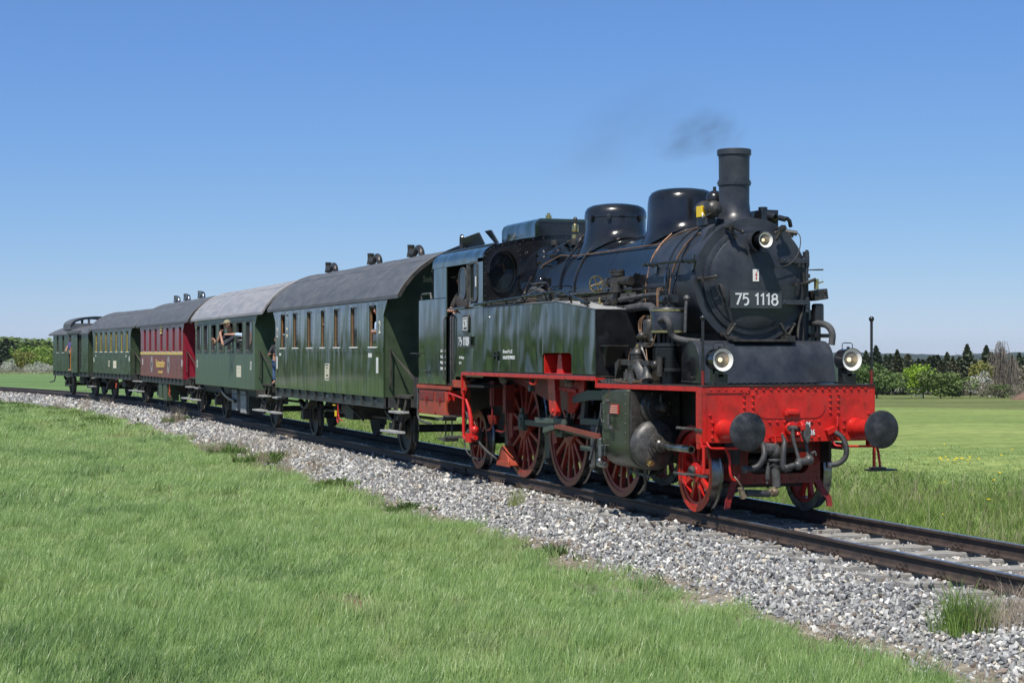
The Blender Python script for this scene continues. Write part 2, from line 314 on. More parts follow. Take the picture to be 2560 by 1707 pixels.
def ground_mat():
    m = bpy.data.materials.new('ground_vegetation'); m.use_nodes = True; n = m.node_tree.nodes; l = m.node_tree.links; b = n['Principled BSDF']
    b.inputs['Roughness'].default_value = .9; b.inputs['Specular IOR Level'].default_value = .2
    a = n.new('ShaderNodeAttribute'); a.attribute_name = 'zone'; cr = n.new('ShaderNodeValToRGB'); cr.color_ramp.interpolation = 'LINEAR'; e = cr.color_ramp.elements
    e[0].color = (.17, .14, .09, 1); e[0].position = 0
    for p, c in ((.25, (.135, .225, .090)), (.5, (.225, .295, .10)), (.62, (.185, .215, .075)), (.75, (.155, .185, .070)), (1, (.028, .045, .022))):
        q = e.new(p) if p < 1 else e[-1]; q.position = p; q.color = (*c, 1)
    l.new(a.outputs['Fac'], cr.inputs[0])
    tc = n.new('ShaderNodeTexCoord')
    def noise(scale, st, rot=0, det=6):
        mp = n.new('ShaderNodeMapping'); mp.inputs['Scale'].default_value = st; mp.inputs['Rotation'].default_value = (0, 0, rot); l.new(tc.outputs['Object'], mp.inputs[0])
        z = n.new('ShaderNodeTexNoise'); z.inputs['Scale'].default_value = scale; z.inputs['Detail'].default_value = det; z.inputs['Roughness'].default_value = .7; l.new(mp.outputs[0], z.inputs['Vector']); return z
    n1 = noise(.05, (1, 1, 1)); n2 = noise(1.6, (1, 1, 1)); n3 = noise(.16, (1, .03, 1), R_(-22), 2)
    def mix(f, A, Bc, fac=None):
        q = n.new('ShaderNodeMix'); q.data_type = 'RGBA'; q.blend_type = f; q.inputs[0].default_value = fac if fac is not None else 1; l.new(A, q.inputs[6])
        if isinstance(Bc, tuple): q.inputs[7].default_value = Bc
        else: l.new(Bc, q.inputs[7])
        return q
    def ramp(z, a0, a1, c0, c1):
        q = n.new('ShaderNodeValToRGB'); q.color_ramp.elements[0].position = a0; q.color_ramp.elements[1].position = a1
        q.color_ramp.elements[0].color = (*c0, 1); q.color_ramp.elements[1].color = (*c1, 1); l.new(z.outputs[0], q.inputs[0]); return q
    q = mix('MULTIPLY', cr.outputs[0], ramp(n1, .35, .65, (.82, .86, .8), (1.16, 1.1, 1.05)).outputs[0])
    q = mix('MULTIPLY', q.outputs[2], ramp(n2, .3, .7, (.62, .66, .6), (1.3, 1.25, 1.2)).outputs[0])
    q = mix('MULTIPLY', q.outputs[2], ramp(n3, .43, .57, (.89, .92, .88), (1.15, 1.12, 1.14)).outputs[0])
    n4 = noise(9, (1, 1, 1)); n5 = noise(.55, (1, .05, 1), R_(-30), 4); q = mix('MULTIPLY', q.outputs[2], ramp(n5, .40, .60, (.93, .94, .92), (1.09, 1.07, 1.09)).outputs[0]); q = mix('MULTIPLY', q.outputs[2], ramp(n4, .3, .7, (.78, .80, .76), (1.16, 1.14, 1.12)).outputs[0])
    l.new(q.outputs[2], b.inputs['Base Color'])
    bp = n.new('ShaderNodeBump'); bp.inputs['Strength'].default_value = .8; bp.inputs['Distance'].default_value = .12; l.new(n2.outputs[0], bp.inputs['Height']); l.new(bp.outputs[0], b.inputs['Normal'])
    return m
me.materials.append(ground_mat()); me.shade_smooth()
link('ground', me, kind='structure')

# far wooded ridge on the horizon
hv = []; nh = 260; rows = [(2700, 0), (3600, .42), (4300, .85), (4900, 1.0), (6000, .6)]
for D0, t in rows:
    for k in range(nh):
        a = R_(160.68) - (-.42 + .84 * k / (nh - 1)); D1 = D0 * (1 + .02 * math.sin(k * .3))
        crest = 2.0 - 7.0 + 5.5 * (k / (nh - 1) - .55) * 2.2 + 3.0 * math.sin(k * .11 + 1) + 1.6 * math.sin(k * .27) + (random.random() * 5.0 if t > .8 else 0)
        hv.append((CAMX + D1 * math.cos(a), CAMY + D1 * math.sin(a), -45 + (crest + 45) * t))
hf = [(r * nh + k, r * nh + k + 1, (r + 1) * nh + k + 1, (r + 1) * nh + k) for r in range(len(rows) - 1) for k in range(nh - 1)]
b = B(); b.add(hv, hf)
M['hill'] = mat('distant_forest', (.016, .030, .016), .95, var=.4, vs=.004, c2=(.050, .075, .03), c3=(.022, .036, .020), st=(1, 1, 1), bump=0)
link('hills', b.mesh('hills', M['hill'], 180), kind='structure')

# ------------------------------------------------------------------ instancing helper for uncountable stuff
def inst(name, meshes, pos, rot, scl, idx, label, cat):
    me = bpy.data.meshes.new(name + '_points'); n = len(pos); me.vertices.add(n); me.vertices.foreach_set('co', np.asarray(pos, np.float32).ravel())
    for nm, ty, d in (('rot', 'FLOAT_VECTOR', rot), ('scl', 'FLOAT_VECTOR', scl)):
        a = me.attributes.new(nm, ty, 'POINT'); a.data.foreach_set('vector', np.asarray(d, np.float32).ravel())
    a = me.attributes.new('idx', 'INT', 'POINT'); a.data.foreach_set('value', np.asarray(idx, np.int32))
    o = link(name, me, kind='stuff', label=label, cat=cat)
    src = bpy.data.collections.new(name + '_src')
    for k, q in enumerate(meshes): ob = bpy.data.objects.new('%s_src_%02d' % (name, k), q); src.objects.link(ob)
    g = bpy.data.node_groups.new(name, 'GeometryNodeTree'); g.interface.new_socket('Geometry', in_out='INPUT', socket_type='NodeSocketGeometry'); g.interface.new_socket('Geometry', in_out='OUTPUT', socket_type='NodeSocketGeometry')
    N = g.nodes; L = g.links; gi = N.new('NodeGroupInput'); go = N.new('NodeGroupOutput'); ip = N.new('GeometryNodeInstanceOnPoints'); ci = N.new('GeometryNodeCollectionInfo')
    ci.inputs[0].default_value = src; ci.inputs['Separate Children'].default_value = True; ci.inputs['Reset Children'].default_value = True
    def na(nm, t): q = N.new('GeometryNodeInputNamedAttribute'); q.data_type = t; q.inputs[0].default_value = nm; return q.outputs[0]
    L.new(gi.outputs[0], ip.inputs['Points']); L.new(ci.outputs[0], ip.inputs['Instance']); ip.inputs['Pick Instance'].default_value = True
    L.new(na('idx', 'INT'), ip.inputs['Instance Index']); L.new(na('rot', 'FLOAT_VECTOR'), ip.inputs['Rotation']); L.new(na('scl', 'FLOAT_VECTOR'), ip.inputs['Scale'])
    L.new(ip.outputs[0], go.inputs[0]); o.modifiers.new('scatter', 'NODES').node_group = g
    return o

# ------------------------------------------------------------------ ballast bed, stones
PROF = [(-2.9, -.66), (-2.35, -.54), (-1.6, -.29), (-1.3, -.235), (-1.0, -.245), (1.0, -.245), (1.35, -.225), (1.7, -.28), (2.4, -.50), (2.9, -.68)]
b = B(); SS = [14 - k * 1.0 for k in range(57)] + [-42 - k * 2.5 for k in range(1, 45)]
vs = [tp(s, l, z) for s in SS for l, z in PROF]; m = len(PROF)
b.add(vs, [(i * m + k, i * m + k + 1, (i + 1) * m + k + 1, (i + 1) * m + k) for i in range(len(SS) - 1) for k in range(m - 1)])
M['gravelbed'] = mat('gravel_bed', (.16, .155, .145), .95, var=.5, vs=14, c2=(.42, .41, .38), c3=(.24, .235, .22), bump=1, bs=16, dist=.05)
link('ballast_bed', b.mesh('ballast_bed', M['gravelbed'], 180), kind='structure')
M['stone'] = rnd_mat('ballast_stone', [(.12, .12, .125), (.21, .21, .215), (.33, .33, .325), (.50, .49, .47), (.68, .66, .61), (.52, .45, .33)], .85, pos=[0, .25, .55, .78, .93, 1])
stones = []
for k in range(9):
    bm = bmesh.new()
    for q in range(13):
        v = Vector((random.gauss(0, 1), random.gauss(0, 1), random.gauss(0, 1))).normalized() * random.uniform(.40, .56); bm.verts.new((v.x, v.y * random.uniform(.75, 1), v.z * .72))
    r = bmesh.ops.convex_hull(bm, input=bm.verts); bmesh.ops.delete(bm, geom=list(set([g for g in r['geom_interior'] if isinstance(g, bmesh.types.BMVert)])), context='VERTS')
    me = bpy.data.meshes.new('stone'); bm.to_mesh(me); bm.free(); me.materials.append(M['stone']); stones.append(me)
def bedz(l): return np.interp(l, [p[0] for p in PROF], [p[1] for p in PROF])
P_, R1, S1 = [], [], []
def scatter(s0, s1, l0, l1, dens, size, sleepgap=True):
    n = int(abs(s1 - s0) * (l1 - l0) * dens)
    s = rng.uniform(min(s0, s1), max(s0, s1), n); l = rng.uniform(l0, l1, n); z = bedz(l) + np.where(np.abs(l) < 1.2, rng.uniform(-.012, .030, n), rng.uniform(-.02, .035, n))
    ph = ((s - 2.507) / .66) % 1.0; onsl = (np.abs(ph - np.round(ph)) * .66 < .15) & (np.abs(l) < 1.20)
    keep = ~onsl | (rng.random(n) < np.where(np.abs(l) > .86, .42, .03)); z = np.where(onsl, -.165, z)
    keep &= ~((np.abs(np.abs(l) - .755) < .085)); keep &= ~((np.abs(l) > 2.15) & (rng.random(n) < (np.abs(l) - 2.10) * 1.9))
    for a, q, c, k in zip(s, l, z, keep):
        if k: P_.append(tp(a, q, c)); S1.append(size * rng.lognormal(0, .28))
scatter(10, -2, -2.75, 2.45, 820, .049); scatter(-2, -12, -2.75, 2.3, 600, .055); scatter(-12, -26, -2.7, 2.3, 300, .070)
scatter(-26, -50, -2.7, 2.2, 150, .088); scatter(-50, -95, -2.8, 2.2, 60, .13)
n = len(P_); s1 = np.array(S1); sc = np.stack([s1 * rng.uniform(.8, 1.35, n), s1 * rng.uniform(.75, 1.1, n), s1 * rng.uniform(.7, 1.0, n)], -1)
M['ruststone'] = rnd_mat('rust_dusted_stone', [(.10, .075, .058), (.20, .155, .125), (.30, .25, .21), (.42, .37, .32)], .9)
rust = []
for q in stones[:6]: q2 = q.copy(); q2.materials.clear(); q2.materials.append(M['ruststone']); rust.append(q2)
la_ = np.array([float(lateral(p[0], p[1])) for p in P_]); near_ = np.exp(-((np.abs(la_) - .755) / .16) ** 2) * .75 + .10 * (np.abs(la_) < .6) + .06
si_ = np.where(rng.random(n) < near_, rng.integers(9, 15, n), rng.integers(0, 9, n))
inst('ballast_gravel', stones + rust, P_, rng.uniform(0, 6.28, (n, 3)), sc, si_, 'light grey crushed stone ballast around the sleepers and down the shoulder', 'gravel')

b = B(); ss_ = [12 - k * .5 for k in range(108)] + [-42 - k * 2.5 for k in range(1, 30)]; vs = []
for k, s_ in enumerate(ss_):
    w_ = .10 * math.sin(s_ * 1.3) + .07 * math.sin(s_ * 3.7 + 1); vs += [tp(s_, -3.1, -.60), tp(s_, -2.5, -.553), tp(s_, -2.22 + w_, float(bedz(-2.22 + w_)) + .012), tp(s_, -2.15 + w_, float(bedz(-2.15 + w_)) - .03)]
b.add(vs, [(i_ * 4 + k, i_ * 4 + k + 1, i_ * 4 + k + 5, i_ * 4 + k + 4) for i_ in range(len(ss_) - 1) for k in range(3)])
M['soil'] = mat('dry_soil_margin', (.20, .165, .12), .95, var=.35, vs=6, c2=(.36, .31, .24), bump=1, bs=20, dist=.03)
link('soil_margin', b.mesh('soil_margin', M['soil'], 180), kind='structure')
# ------------------------------------------------------------------ track: rails, sleepers, clips
trk = link('railway_track', None, loc=(0, 0, 0)); trk['kind'] = 'structure'
RP = [(-.0625, -.159), (.0625, -.159), (.0625, -.148), (.016, -.132), (.009, -.115), (.009, -.045), (.030, -.034), (.034, -.028), (.034, -.006), (.028, 0), (-.028, 0), (-.034, -.006), (-.034, -.028), (-.030, -.034), (-.009, -.045), (-.009, -.115), (-.016, -.132), (-.0625, -.148)]
SR = [14 - k * 2 for k in range(29)] + [-42 - k * 2.5 for k in range(1, 45)]
for sd_ in (-1, 1):
    b = B(); vs = [tp(s, sd_ * .752 + l, z) for s in SR for l, z in RP]; m = len(RP)
    b.add(vs, [(i * m + k, i * m + (k + 1) % m, (i + 1) * m + (k + 1) % m, (i + 1) * m + k) for i in range(len(SR) - 1) for k in range(m)])
    me = b.mesh('rail', M['rail'], 25); me.materials.append(M['railtop'])
    for p in me.polygons:
        if p.center.z > -.0005: p.material_index = 1
    link('rail', me, trk)
b = B(); b.box(-.13, .13, -1.25, 1.25, -.32, -.168); sl_me = b.mesh('sleeper', M['sleeper'])
b = B()
for xx in (-.052, .052):
    b.lathe([(.022, -.010), (.030, -.010), (.030, .010), (.022, .010), (.022, -.010)], (xx, 0, -.118), (1, 0, .15), 10, (0, 0))
    b.box(xx - .012, xx + .012, -.045, .02, -.155, -.14)
b.box(-.085, .085, -.05, .05, -.168, -.158); clip_me = b.mesh('rail_clip', M['rail'])
ns = 0
for k in range(-11, 160):
    s = 2.507 - k * .66 + (11 * 0)
    x, y, t = track(s)
    o = link('sleeper', sl_me, trk, (x, y, random.uniform(-.006, .004)), (random.uniform(-.004, .004), 0, t + random.uniform(-.012, .012)), bev=.012 if s > -8 else 0)
    if s > -13:
        for l in (-.752 - .082, -.752 + .082, .752 - .082, .752 + .082): link('rail_clip', clip_me, o, (0, l, 0), (0, 0, 0 if (l < 0) == (abs(l) > .752) else PI))
fp = B()
for xx in (-.24, -.08, .08, .24): fp.cyl((xx, -.035, -.085), (xx, -.06, -.085), .016, n=6)
fp.box(-.33, .33, -.036, -.012, -.128, -.04)
part('fishplate', fp, 'rail', trk, .004, loc=(-11.2, -.752, 0)); 

# ------------------------------------------------------------------ grass
def tuft(nb, rad, h0, h1, w, m, lean=.35, wind=(0, 0), flat=0):
    b = B()
    for q in range(nb):
        a = random.uniform(0, 6.28); r = rad * math.sqrt(random.random()); px, py = r * math.cos(a), r * math.sin(a); h = random.uniform(h0, h1)
        d = random.uniform(0, 6.28); ln = random.uniform(.1, 1) * lean * h; dx, dy = math.cos(d) * ln + wind[0] * h, math.sin(d) * ln + wind[1] * h
        t = random.uniform(0, 6.28); ux, uy = math.cos(t) * w / 2, math.sin(t) * w / 2; pts = []
        for f, ww in ((0, 1), (.5, .95), (.82, .6)):
            cx, cy, cz = px + dx * f ** 2, py + dy * f ** 2, h * (f - flat * f * f * .5); pts += [(cx - ux * ww, cy - uy * ww, cz), (cx + ux * ww, cy + uy * ww, cz)]
        pts.append((px + dx, py + dy, h * (1 - flat * .5))); b.add(pts, [(0, 1, 3, 2), (2, 3, 5, 4), (4, 5, 6)])
    me = bpy.data.meshes.new('tuft'); me.from_pydata(b.v, [], b.f); me.materials.append(m); me.shade_smooth(); return me
M['crop'] = rnd_mat('young_wheat_blades', [(.21, .34, .10), (.26, .41, .125), (.32, .47, .155), (.38, .505, .19)], .42, .4, spec=.6)
M['verge'] = rnd_mat('verge_grass', [(.17, .27, .06), (.22, .33, .08), (.29, .38, .11), (.38, .38, .17)], .6, .3, pos=[0, .45, .85, 1])
M['mown'] = rnd_mat('meadow_grass', [(.25, .36, .12), (.30, .41, .145), (.36, .45, .17)], .6, .3)
M['dry'] = rnd_mat('dry_grass', [(.30, .24, .17), (.40, .33, .25), (.48, .42, .33)], .8, .2)
M['weed'] = rnd_mat('broad_weed_leaves', [(.09, .155, .04), (.13, .21, .055), (.18, .26, .07)], .55, .3)
def polar(d0, d1, a0, a1, n): # area-uniform samples
    d = np.sqrt(rng.uniform(d0 * d0, d1 * d1, n)); a = R_(160.68) - np.radians(rng.uniform(a0, a1, n))
    return CAMX + d * np.cos(a), CAMY + d * np.sin(a), d
def grass(name, meshes, zones, latfun, m_label, cat, zoff=0, idxf=None):
    PX, RX, SX = [], [], []
    for d0, d1, a0, a1, dens, sx, sz in zones:
        n = int(math.radians(a1 - a0) * (d1 * d1 - d0 * d0) / 2 * dens); x, y, d = polar(d0, d1, a0, a1, n); l = lateral(x, y); k = latfun(x, y, l, d)
        x, y = x[k], y[k]; n = len(x); z = gheight(x, y); l = l[k]; bed = np.where(np.abs(l) < 2.9, bedz(l) - .02, -9); z = np.maximum(z, bed) - .01
        PX.append(np.stack([x, y, z + zoff], -1)); RX.append(np.stack([rng.normal(0, .08, n), rng.normal(0, .08, n), rng.uniform(0, 6.28, n) if 'crop' not in name else rng.normal(0, .5, n)], -1))
        hh = sz * rng.uniform(.75, 1.25, n) * (1 + .18 * np.sin(x * .9) * np.sin(y * .8 + x * .3)) * rng.choice([1, 1, 1, 1.35], n); SX.append(np.stack([np.full(n, sx), np.full(n, sx), hh], -1))
    P, Rr, Sx = np.concatenate(PX), np.concatenate(RX), np.concatenate(SX)
    return inst(name, meshes, P, Rr, Sx, idxf(P[:, 0], P[:, 1]) if idxf else rng.integers(0, len(meshes), len(P)), m_label, cat)
edge = lambda x: .16 * np.sin(x * .9) + .10 * np.sin(x * 2.3 + 1) + .07 * np.sin(x * 5.1) - .05
M['crop_dark'] = rnd_mat('darker_crop_blades', [(.13, .23, .075), (.18, .30, .095), (.23, .35, .12)], .45, .35)
M['crop_light'] = rnd_mat('yellow_green_crop_blades', [(.27, .40, .13), (.34, .46, .17), (.41, .49, .22)], .45, .4)  # lighter, yellower blade colour for patches of the crop
crop = [tuft(78, .15, .075, .16, .0055, M['crop'], .5, (-.28, .30)) for _ in range(6)] + [tuft(70, .14, .08, .20, .006, M['crop_dark'], .6, (-.2, .25)) for _ in range(3)] + [tuft(60, .15, .06, .15, .0055, M['crop_light'], .6, (-.25, .3)) for _ in range(3)] + [tuft(30, .15, .05, .12, .0045, M['dry'], .9)]
def cropidx(x, y):
    n = len(x); f = np.sin(x * .8 + 2 * np.sin(y * .5)) + np.sin(y * 1.1 + 1.5 * np.sin(x * .37)) + .6 * np.sin(x * 2.9 + y * 1.7) + rng.normal(0, .8, n)
    i = rng.integers(0, 6, n); i = np.where(f > 1.5, rng.integers(9, 12, n), i); i = np.where(f < -2.1, rng.integers(6, 9, n), i); return np.where(rng.random(n) < .02, 12, i)
BARE = [(.6, -5.72, .42), (1.5, -5.85, .25), (-3.5, -6.2, .3), (5.0, -5.0, .28), (-7.0, -4.4, .3), (7.6, -4.1, .25)]
grass('crop_grass', crop, [(8.5, 17, -20, 20, 62, 1, 1), (17, 28, -20, 19, 36, 1.15, 1), (28, 50, -20, 12, 14, 1.7, 1.05), (50, 130, -21, 2, 3.2, 3.0, 1.15)],
      lambda x, y, l, d: (l < -2.42 + edge(x)) & (rng.random(len(x)) < np.clip((-2.3 + edge(x) - l) * 3.0, .25, 1)) & np.all([np.hypot(x - a, (y - b) * 1.4) > r * (1 + .3 * np.sin(7 * x)) for a, b, r in BARE], axis=0), 'young green cereal crop filling the field in front of the train', 'crop', idxf=cropidx)
verge = [tuft(40, .20, .08, .24, .009, M['verge'], .8) for _ in range(6)] + [tuft(9, .15, .15, .42, .005, M['dry'], .5)] + [tuft(26, .16, .06, .14, .03, M['weed'], 1.0, flat=.6), tuft(30, .2, .05, .15, .012, M['mown'], .8)]
grass('verge_grass', verge, [(14, 32, -4, 20, 26, 1, 1), (32, 60, -20, 20, 8, 1.6, 1.0), (60, 110, -20, 3, 2.5, 2.5, 1.1)],
      lambda x, y, l, d: (l > 2.30 + .15 * np.sin(x * 1.3)) & (rng.random(len(x)) < np.clip((12 - l) / 5.5, 0, 1)) & (rng.random(len(x)) < np.clip((l - 2.2) * 2, .15, 1)), 'rough wild grass and herbs on the bank beyond the track', 'grass')
mown = [tuft(30, .22, .05, .11, .011, M['mown'], .8) for _ in range(5)]
grass('meadow_grass', mown, [(18, 40, 2, 20, 16, 1.3, .8), (40, 62, -2, 20, 6.0, 1.6, .5)],
      lambda x, y, l, d: (l > 5.0) & (rng.random(len(x)) < np.clip((26 - l) / 14, 0, 1)), 'short mown meadow grass sweeping away on the right', 'grass')
dead = [tuft(40, .16, .05, .15, .006, M['dry'], 2.2, flat=.9) for _ in range(4)] + [tuft(10, .1, .06, .16, .018, M['weed'], 1.0, flat=.4)]
grass('dry_edge_grass', dead, [(9, 26, -18, 20, 34, 1, 1), (26, 90, -20, 3, 8, 1.7, 1.2)],
      lambda x, y, l, d: (l < -2.12 + .12 * np.sin(x * 2.1)) & (l > -2.75 + edge(x)) & (np.sin(x * 1.7) + np.sin(x * .63 + 2) + rng.normal(0, .6, len(x)) > -.5) | np.any([np.hypot(x - a, (y - b) * 1.4) < r for a, b, r in BARE], axis=0) & (rng.random(len(x)) < .5), 'flattened dry grass along the foot of the ballast', 'grass')
# ------------------------------------------------------------------ steam locomotive (front buffers at x=0, rail top z=0)
LO = thing('steam_locomotive', 'black and green steam locomotive with red frames and tall chimney, heading the train', 'locomotive')
def L(name, b, m, bev=0, parent=None, **k): return part(name, b, m, parent or LO, bev, **k)
BZ, BR_, SX0 = 2.84, .775, -1.62
XA = [-3.88, -5.85, -7.82]; XL, XT = -1.55, -10.05
# wheels
def wheel(name, x, side, R, nsp, red, ys=.815, drv=False, par=None, tyre_m='tyreside', hubr=None):
    w = link(name, None, par or LO, (x, 0, 0)); o = (0, side * .68, R); d = (0, side, 0)
    t = B(); t.lathe([(R - .075, 0), (R + .028, 0), (R + .030, .022), (R + .004, .036), (R, .05), (R - .004, .135), (R - .075, .135)], o, d, 56, (0, 0)); t.lathe([(R - .075, .135), (R - .075, 0)], o, d, 56, (0, 0))
    me = t.mesh('tyre', M['tyre'], 30); me.materials.append(M[tyre_m])
    for p in me.polygons:
        if abs(p.normal.y) > .7 and p.center.y * side > .79: p.material_index = 1
    link('tyre', me, w)
    rr = R - .075; t = B(); t.lathe([(rr, .02), (rr, .122), (rr - .05, .118), (rr - .055, .03), (rr, .02)], o, d, 48, (0, 0)); part('wheel_rim', t, red, w)
    hr = hubr or (.17 if drv else .12); t = B(); t.lathe([(hr, 0), (hr, .13), (hr - .02, .14), (.09, .14), (.085, .155), (.01, .155)], o, d, 28, (1, 1)); part('hub', t, red, w)
    t = B(); rl = rr - .045 - hr + .02
    t.prism([(-.042, 0), (.042, 0), (.030, rl * .4), (.036, rl - .06), (.055, rl), (-.055, rl), (-.036, rl - .06), (-.030, rl * .4)], .04, .105, 'y')
    sm = t.mesh('spoke', M[red], 30)
    for k in range(nsp):
        a = 2 * PI * k / nsp + .12; c, s_ = math.cos(a), math.sin(a)
        q = link('spoke', sm, w, (math.sin(a) * (hr - .015), side * .68 - (0 if side > 0 else 0), R + math.cos(a) * (hr - .015)), (0, a, 0), bev=.01)
        if side < 0: q.location.y = -.68 - .145
    return w
for i, x in enumerate(XA):
    for s in (-1, 1):
        w = wheel('driving_wheel', x, s, .8, 14, 'dred', drv=True, hubr=.20)
        # counterweight and crank boss
        t = B(); pts = []; a1 = R_(165)
        for k in range(13): a = a1 - R_(34) + R_(68) * k / 12; pts.append((math.cos(a) * .70, .8 + math.sin(a) * .70))
        for k in range(13): a = a1 + R_(34) - R_(68) * k / 12; pts.append((math.cos(a) * (.52 + .03 * math.cos((k - 6) * .2)), .8 + math.sin(a) * .55))
        t.prism(pts, s * .70, s * .80); part('counterweight', t, 'dred', w, .008)
        t = B(); t.cyl((.31, s * .72, .88), (.31, s * .86, .88), .12, n=20); t.prism([(-.1, .7), (.1, .66), (.40, .80), (.40, .96), (.1, .98), (-.1, .92)], s * .75, s * .83); part('crank_boss', t, 'dred', w, .01)
for s in (-1, 1):
    wheel('leading_wheel', XL, s, .495, 9, 'red', tyre_m='red', hubr=.13)
    wheel('trailing_wheel', XT, s, .495, 9, 'dred', hubr=.12)
for x, r in [(XL, .08), (XT, .08)] + [(q, .09) for q in XA]:
    b = B(); z = .495 if x in (XL, XT) else .8; b.cyl((x, -.70, z), (x, .70, z), r); L('axle', b, 'iron')
b = B(); b.lathe([(.075, 0), (.075, .03), (.05, .05)], (XL, -.84, .495), (0, -1, 0), 16); L('axle_cap', b, 'dull')
# frames
b = B()
for s in (-1, 1): b.prism([(-.75, .62), (-.75, 1.50), (-12.35, 1.42), (-12.35, .85), (-10.6, .75), (-9.2, .55), (-8.6, .35), (-3.1, .35), (-2.6, .62)], s * .60, s * .63)
b.box(-3.0, -1.9, -.6, .6, .55, 1.5); b.box(-9.3, -8.5, -.60, .60, .30, 1.3); L('main_frame', b, 'soot', .004)
b = B(); b.box(-8.9, -7.4, -.5, .5, .55, 2.2); b.box(-7.2, -3.2, -.35, .35, .9, 2.0); L('ashpan', b, 'soot')
b = B()
for x in XA:
    for k, dx in enumerate((-.90,)): b.prism([(x + dx, .30), (x + dx + .05, .25), (x + dx + .11, .55), (x + dx + .09, 1.0), (x + dx, 1.0)], -.80, -.72); b.cyl((x + dx + .05, -.86, .33), (x + dx + .05, -.70, .33), .035)
L('brake_hanger', b, 'dull', .004)
b = B(); 
for x in (-4.86, -6.83): b.prism([(x - .06, .32), (x + .05, .25), (x + .08, .7), (x, 1.15), (x - .08, .7)], -.79, -.70)
L('brake_block', b, 'iron', .01)
# smokebox and boiler
b = B(); b.lathe([(BR_, 0), (BR_, 1.42)], (-1.66, 0, BZ), (-1, 0, 0), 72, (0, 0)); L('smokebox', b, 'smokebox')
b = B(); b.lathe([(.62, .01), (.62, .045), (.785, .045), (.79, .035), (.79, -.05), (BR_, -.05)], (SX0 - .045, 0, BZ), (1, 0, 0), 72, (0, 0)); b.cyl((-1.72, 0, BZ), (-1.70, 0, BZ), .77, n=48); L('smokebox_front_ring', b, 'smokebox')
b = B(); b.lathe([(.672, 0), (.672, .028), (.655, .034), (.60, .036), (.594, .052), (.585, .056), (.45, .085), (.25, .105), (.0001, .112)], (SX0, 0, BZ), (1, 0, 0), 72, (0, 0)); DOOR = L('smokebox_door', b, 'smokebox', smooth=20)
for yy, zz, a in ((-.36, 3.50, -25), (.36, 3.50, 205), (-.74, 2.86, 10), (-.42, 2.17, 55), (.42, 2.17, 62)):
    b = B(); X = -1.54; d = Vector((0, -yy, BZ - zz)).normalized()
    b.cyl((X - .06, yy, zz), (X + .08, yy, zz), .028, n=10); b.cyl((X + .05, yy, zz), (X + .09, yy, zz), .045, n=6)
    p0 = Vector((X + .05, yy, zz)); b.bar(p0, p0 + d * .17, .05, .03)
    a = R_(a); e = Vector((0, math.cos(a), math.sin(a))); b.tube([p0 + Vector((.05, 0, 0)), p0 + Vector((.07, 0, 0)) + e * .14], [.020, .014], 8); b.ball(p0 + Vector((.07, 0, 0)) + e * .15, .024, 8)
    L('door_clamp', b, 'iron', parent=DOOR)
b = B(); b.bar((-1.50, .74, 2.83), (-1.49, .52, 2.80), .05, .03); b.tube([(-1.46, .60, 2.80), (-1.44, .80, 2.87)], .02, 8); L('door_clamp', b, 'iron', parent=DOOR)
for zz in (3.10, 2.58):
    b = B(); b.box(-1.575, -1.50, .34, .74, zz - .03, zz + .03); b.cyl((-1.535, .73, zz - .065), (-1.535, .73, zz + .065), .032, n=12); b.rivets([(-1.50, .40, zz)], .014, (1, 0, 0)); L('hinge_strap', b, 'smokebox', .004, parent=DOOR)
b = B(); b.cyl((-1.535, .73, 2.46), (-1.535, .73, 3.24), .020, n=10); b.box(-1.60, -1.52, .705, .755, 3.14, 3.22); b.box(-1.60, -1.52, .705, .755, 2.46, 2.54); L('hinge_bar', b, 'smokebox', parent=DOOR)
b = B(); b.tube([(-1.53, -.50, 2.78), (-1.47, -.49, 2.78), (-1.46, -.47, 2.68), (-1.46, -.44, 2.60), (-1.52, -.43, 2.59)], .016, 8, smooth=1); L('door_handle', b, 'iron', parent=DOOR)
b = B(); b.rivets([(SX0 + .04, math.cos(a) * .625, BZ + math.sin(a) * .625) for a in [2 * PI * k / 48 for k in range(48)]], .008, (1, 0, 0)); o = L('rivets', b, 'smokebox', parent=DOOR); o['kind'] = 'stuff'
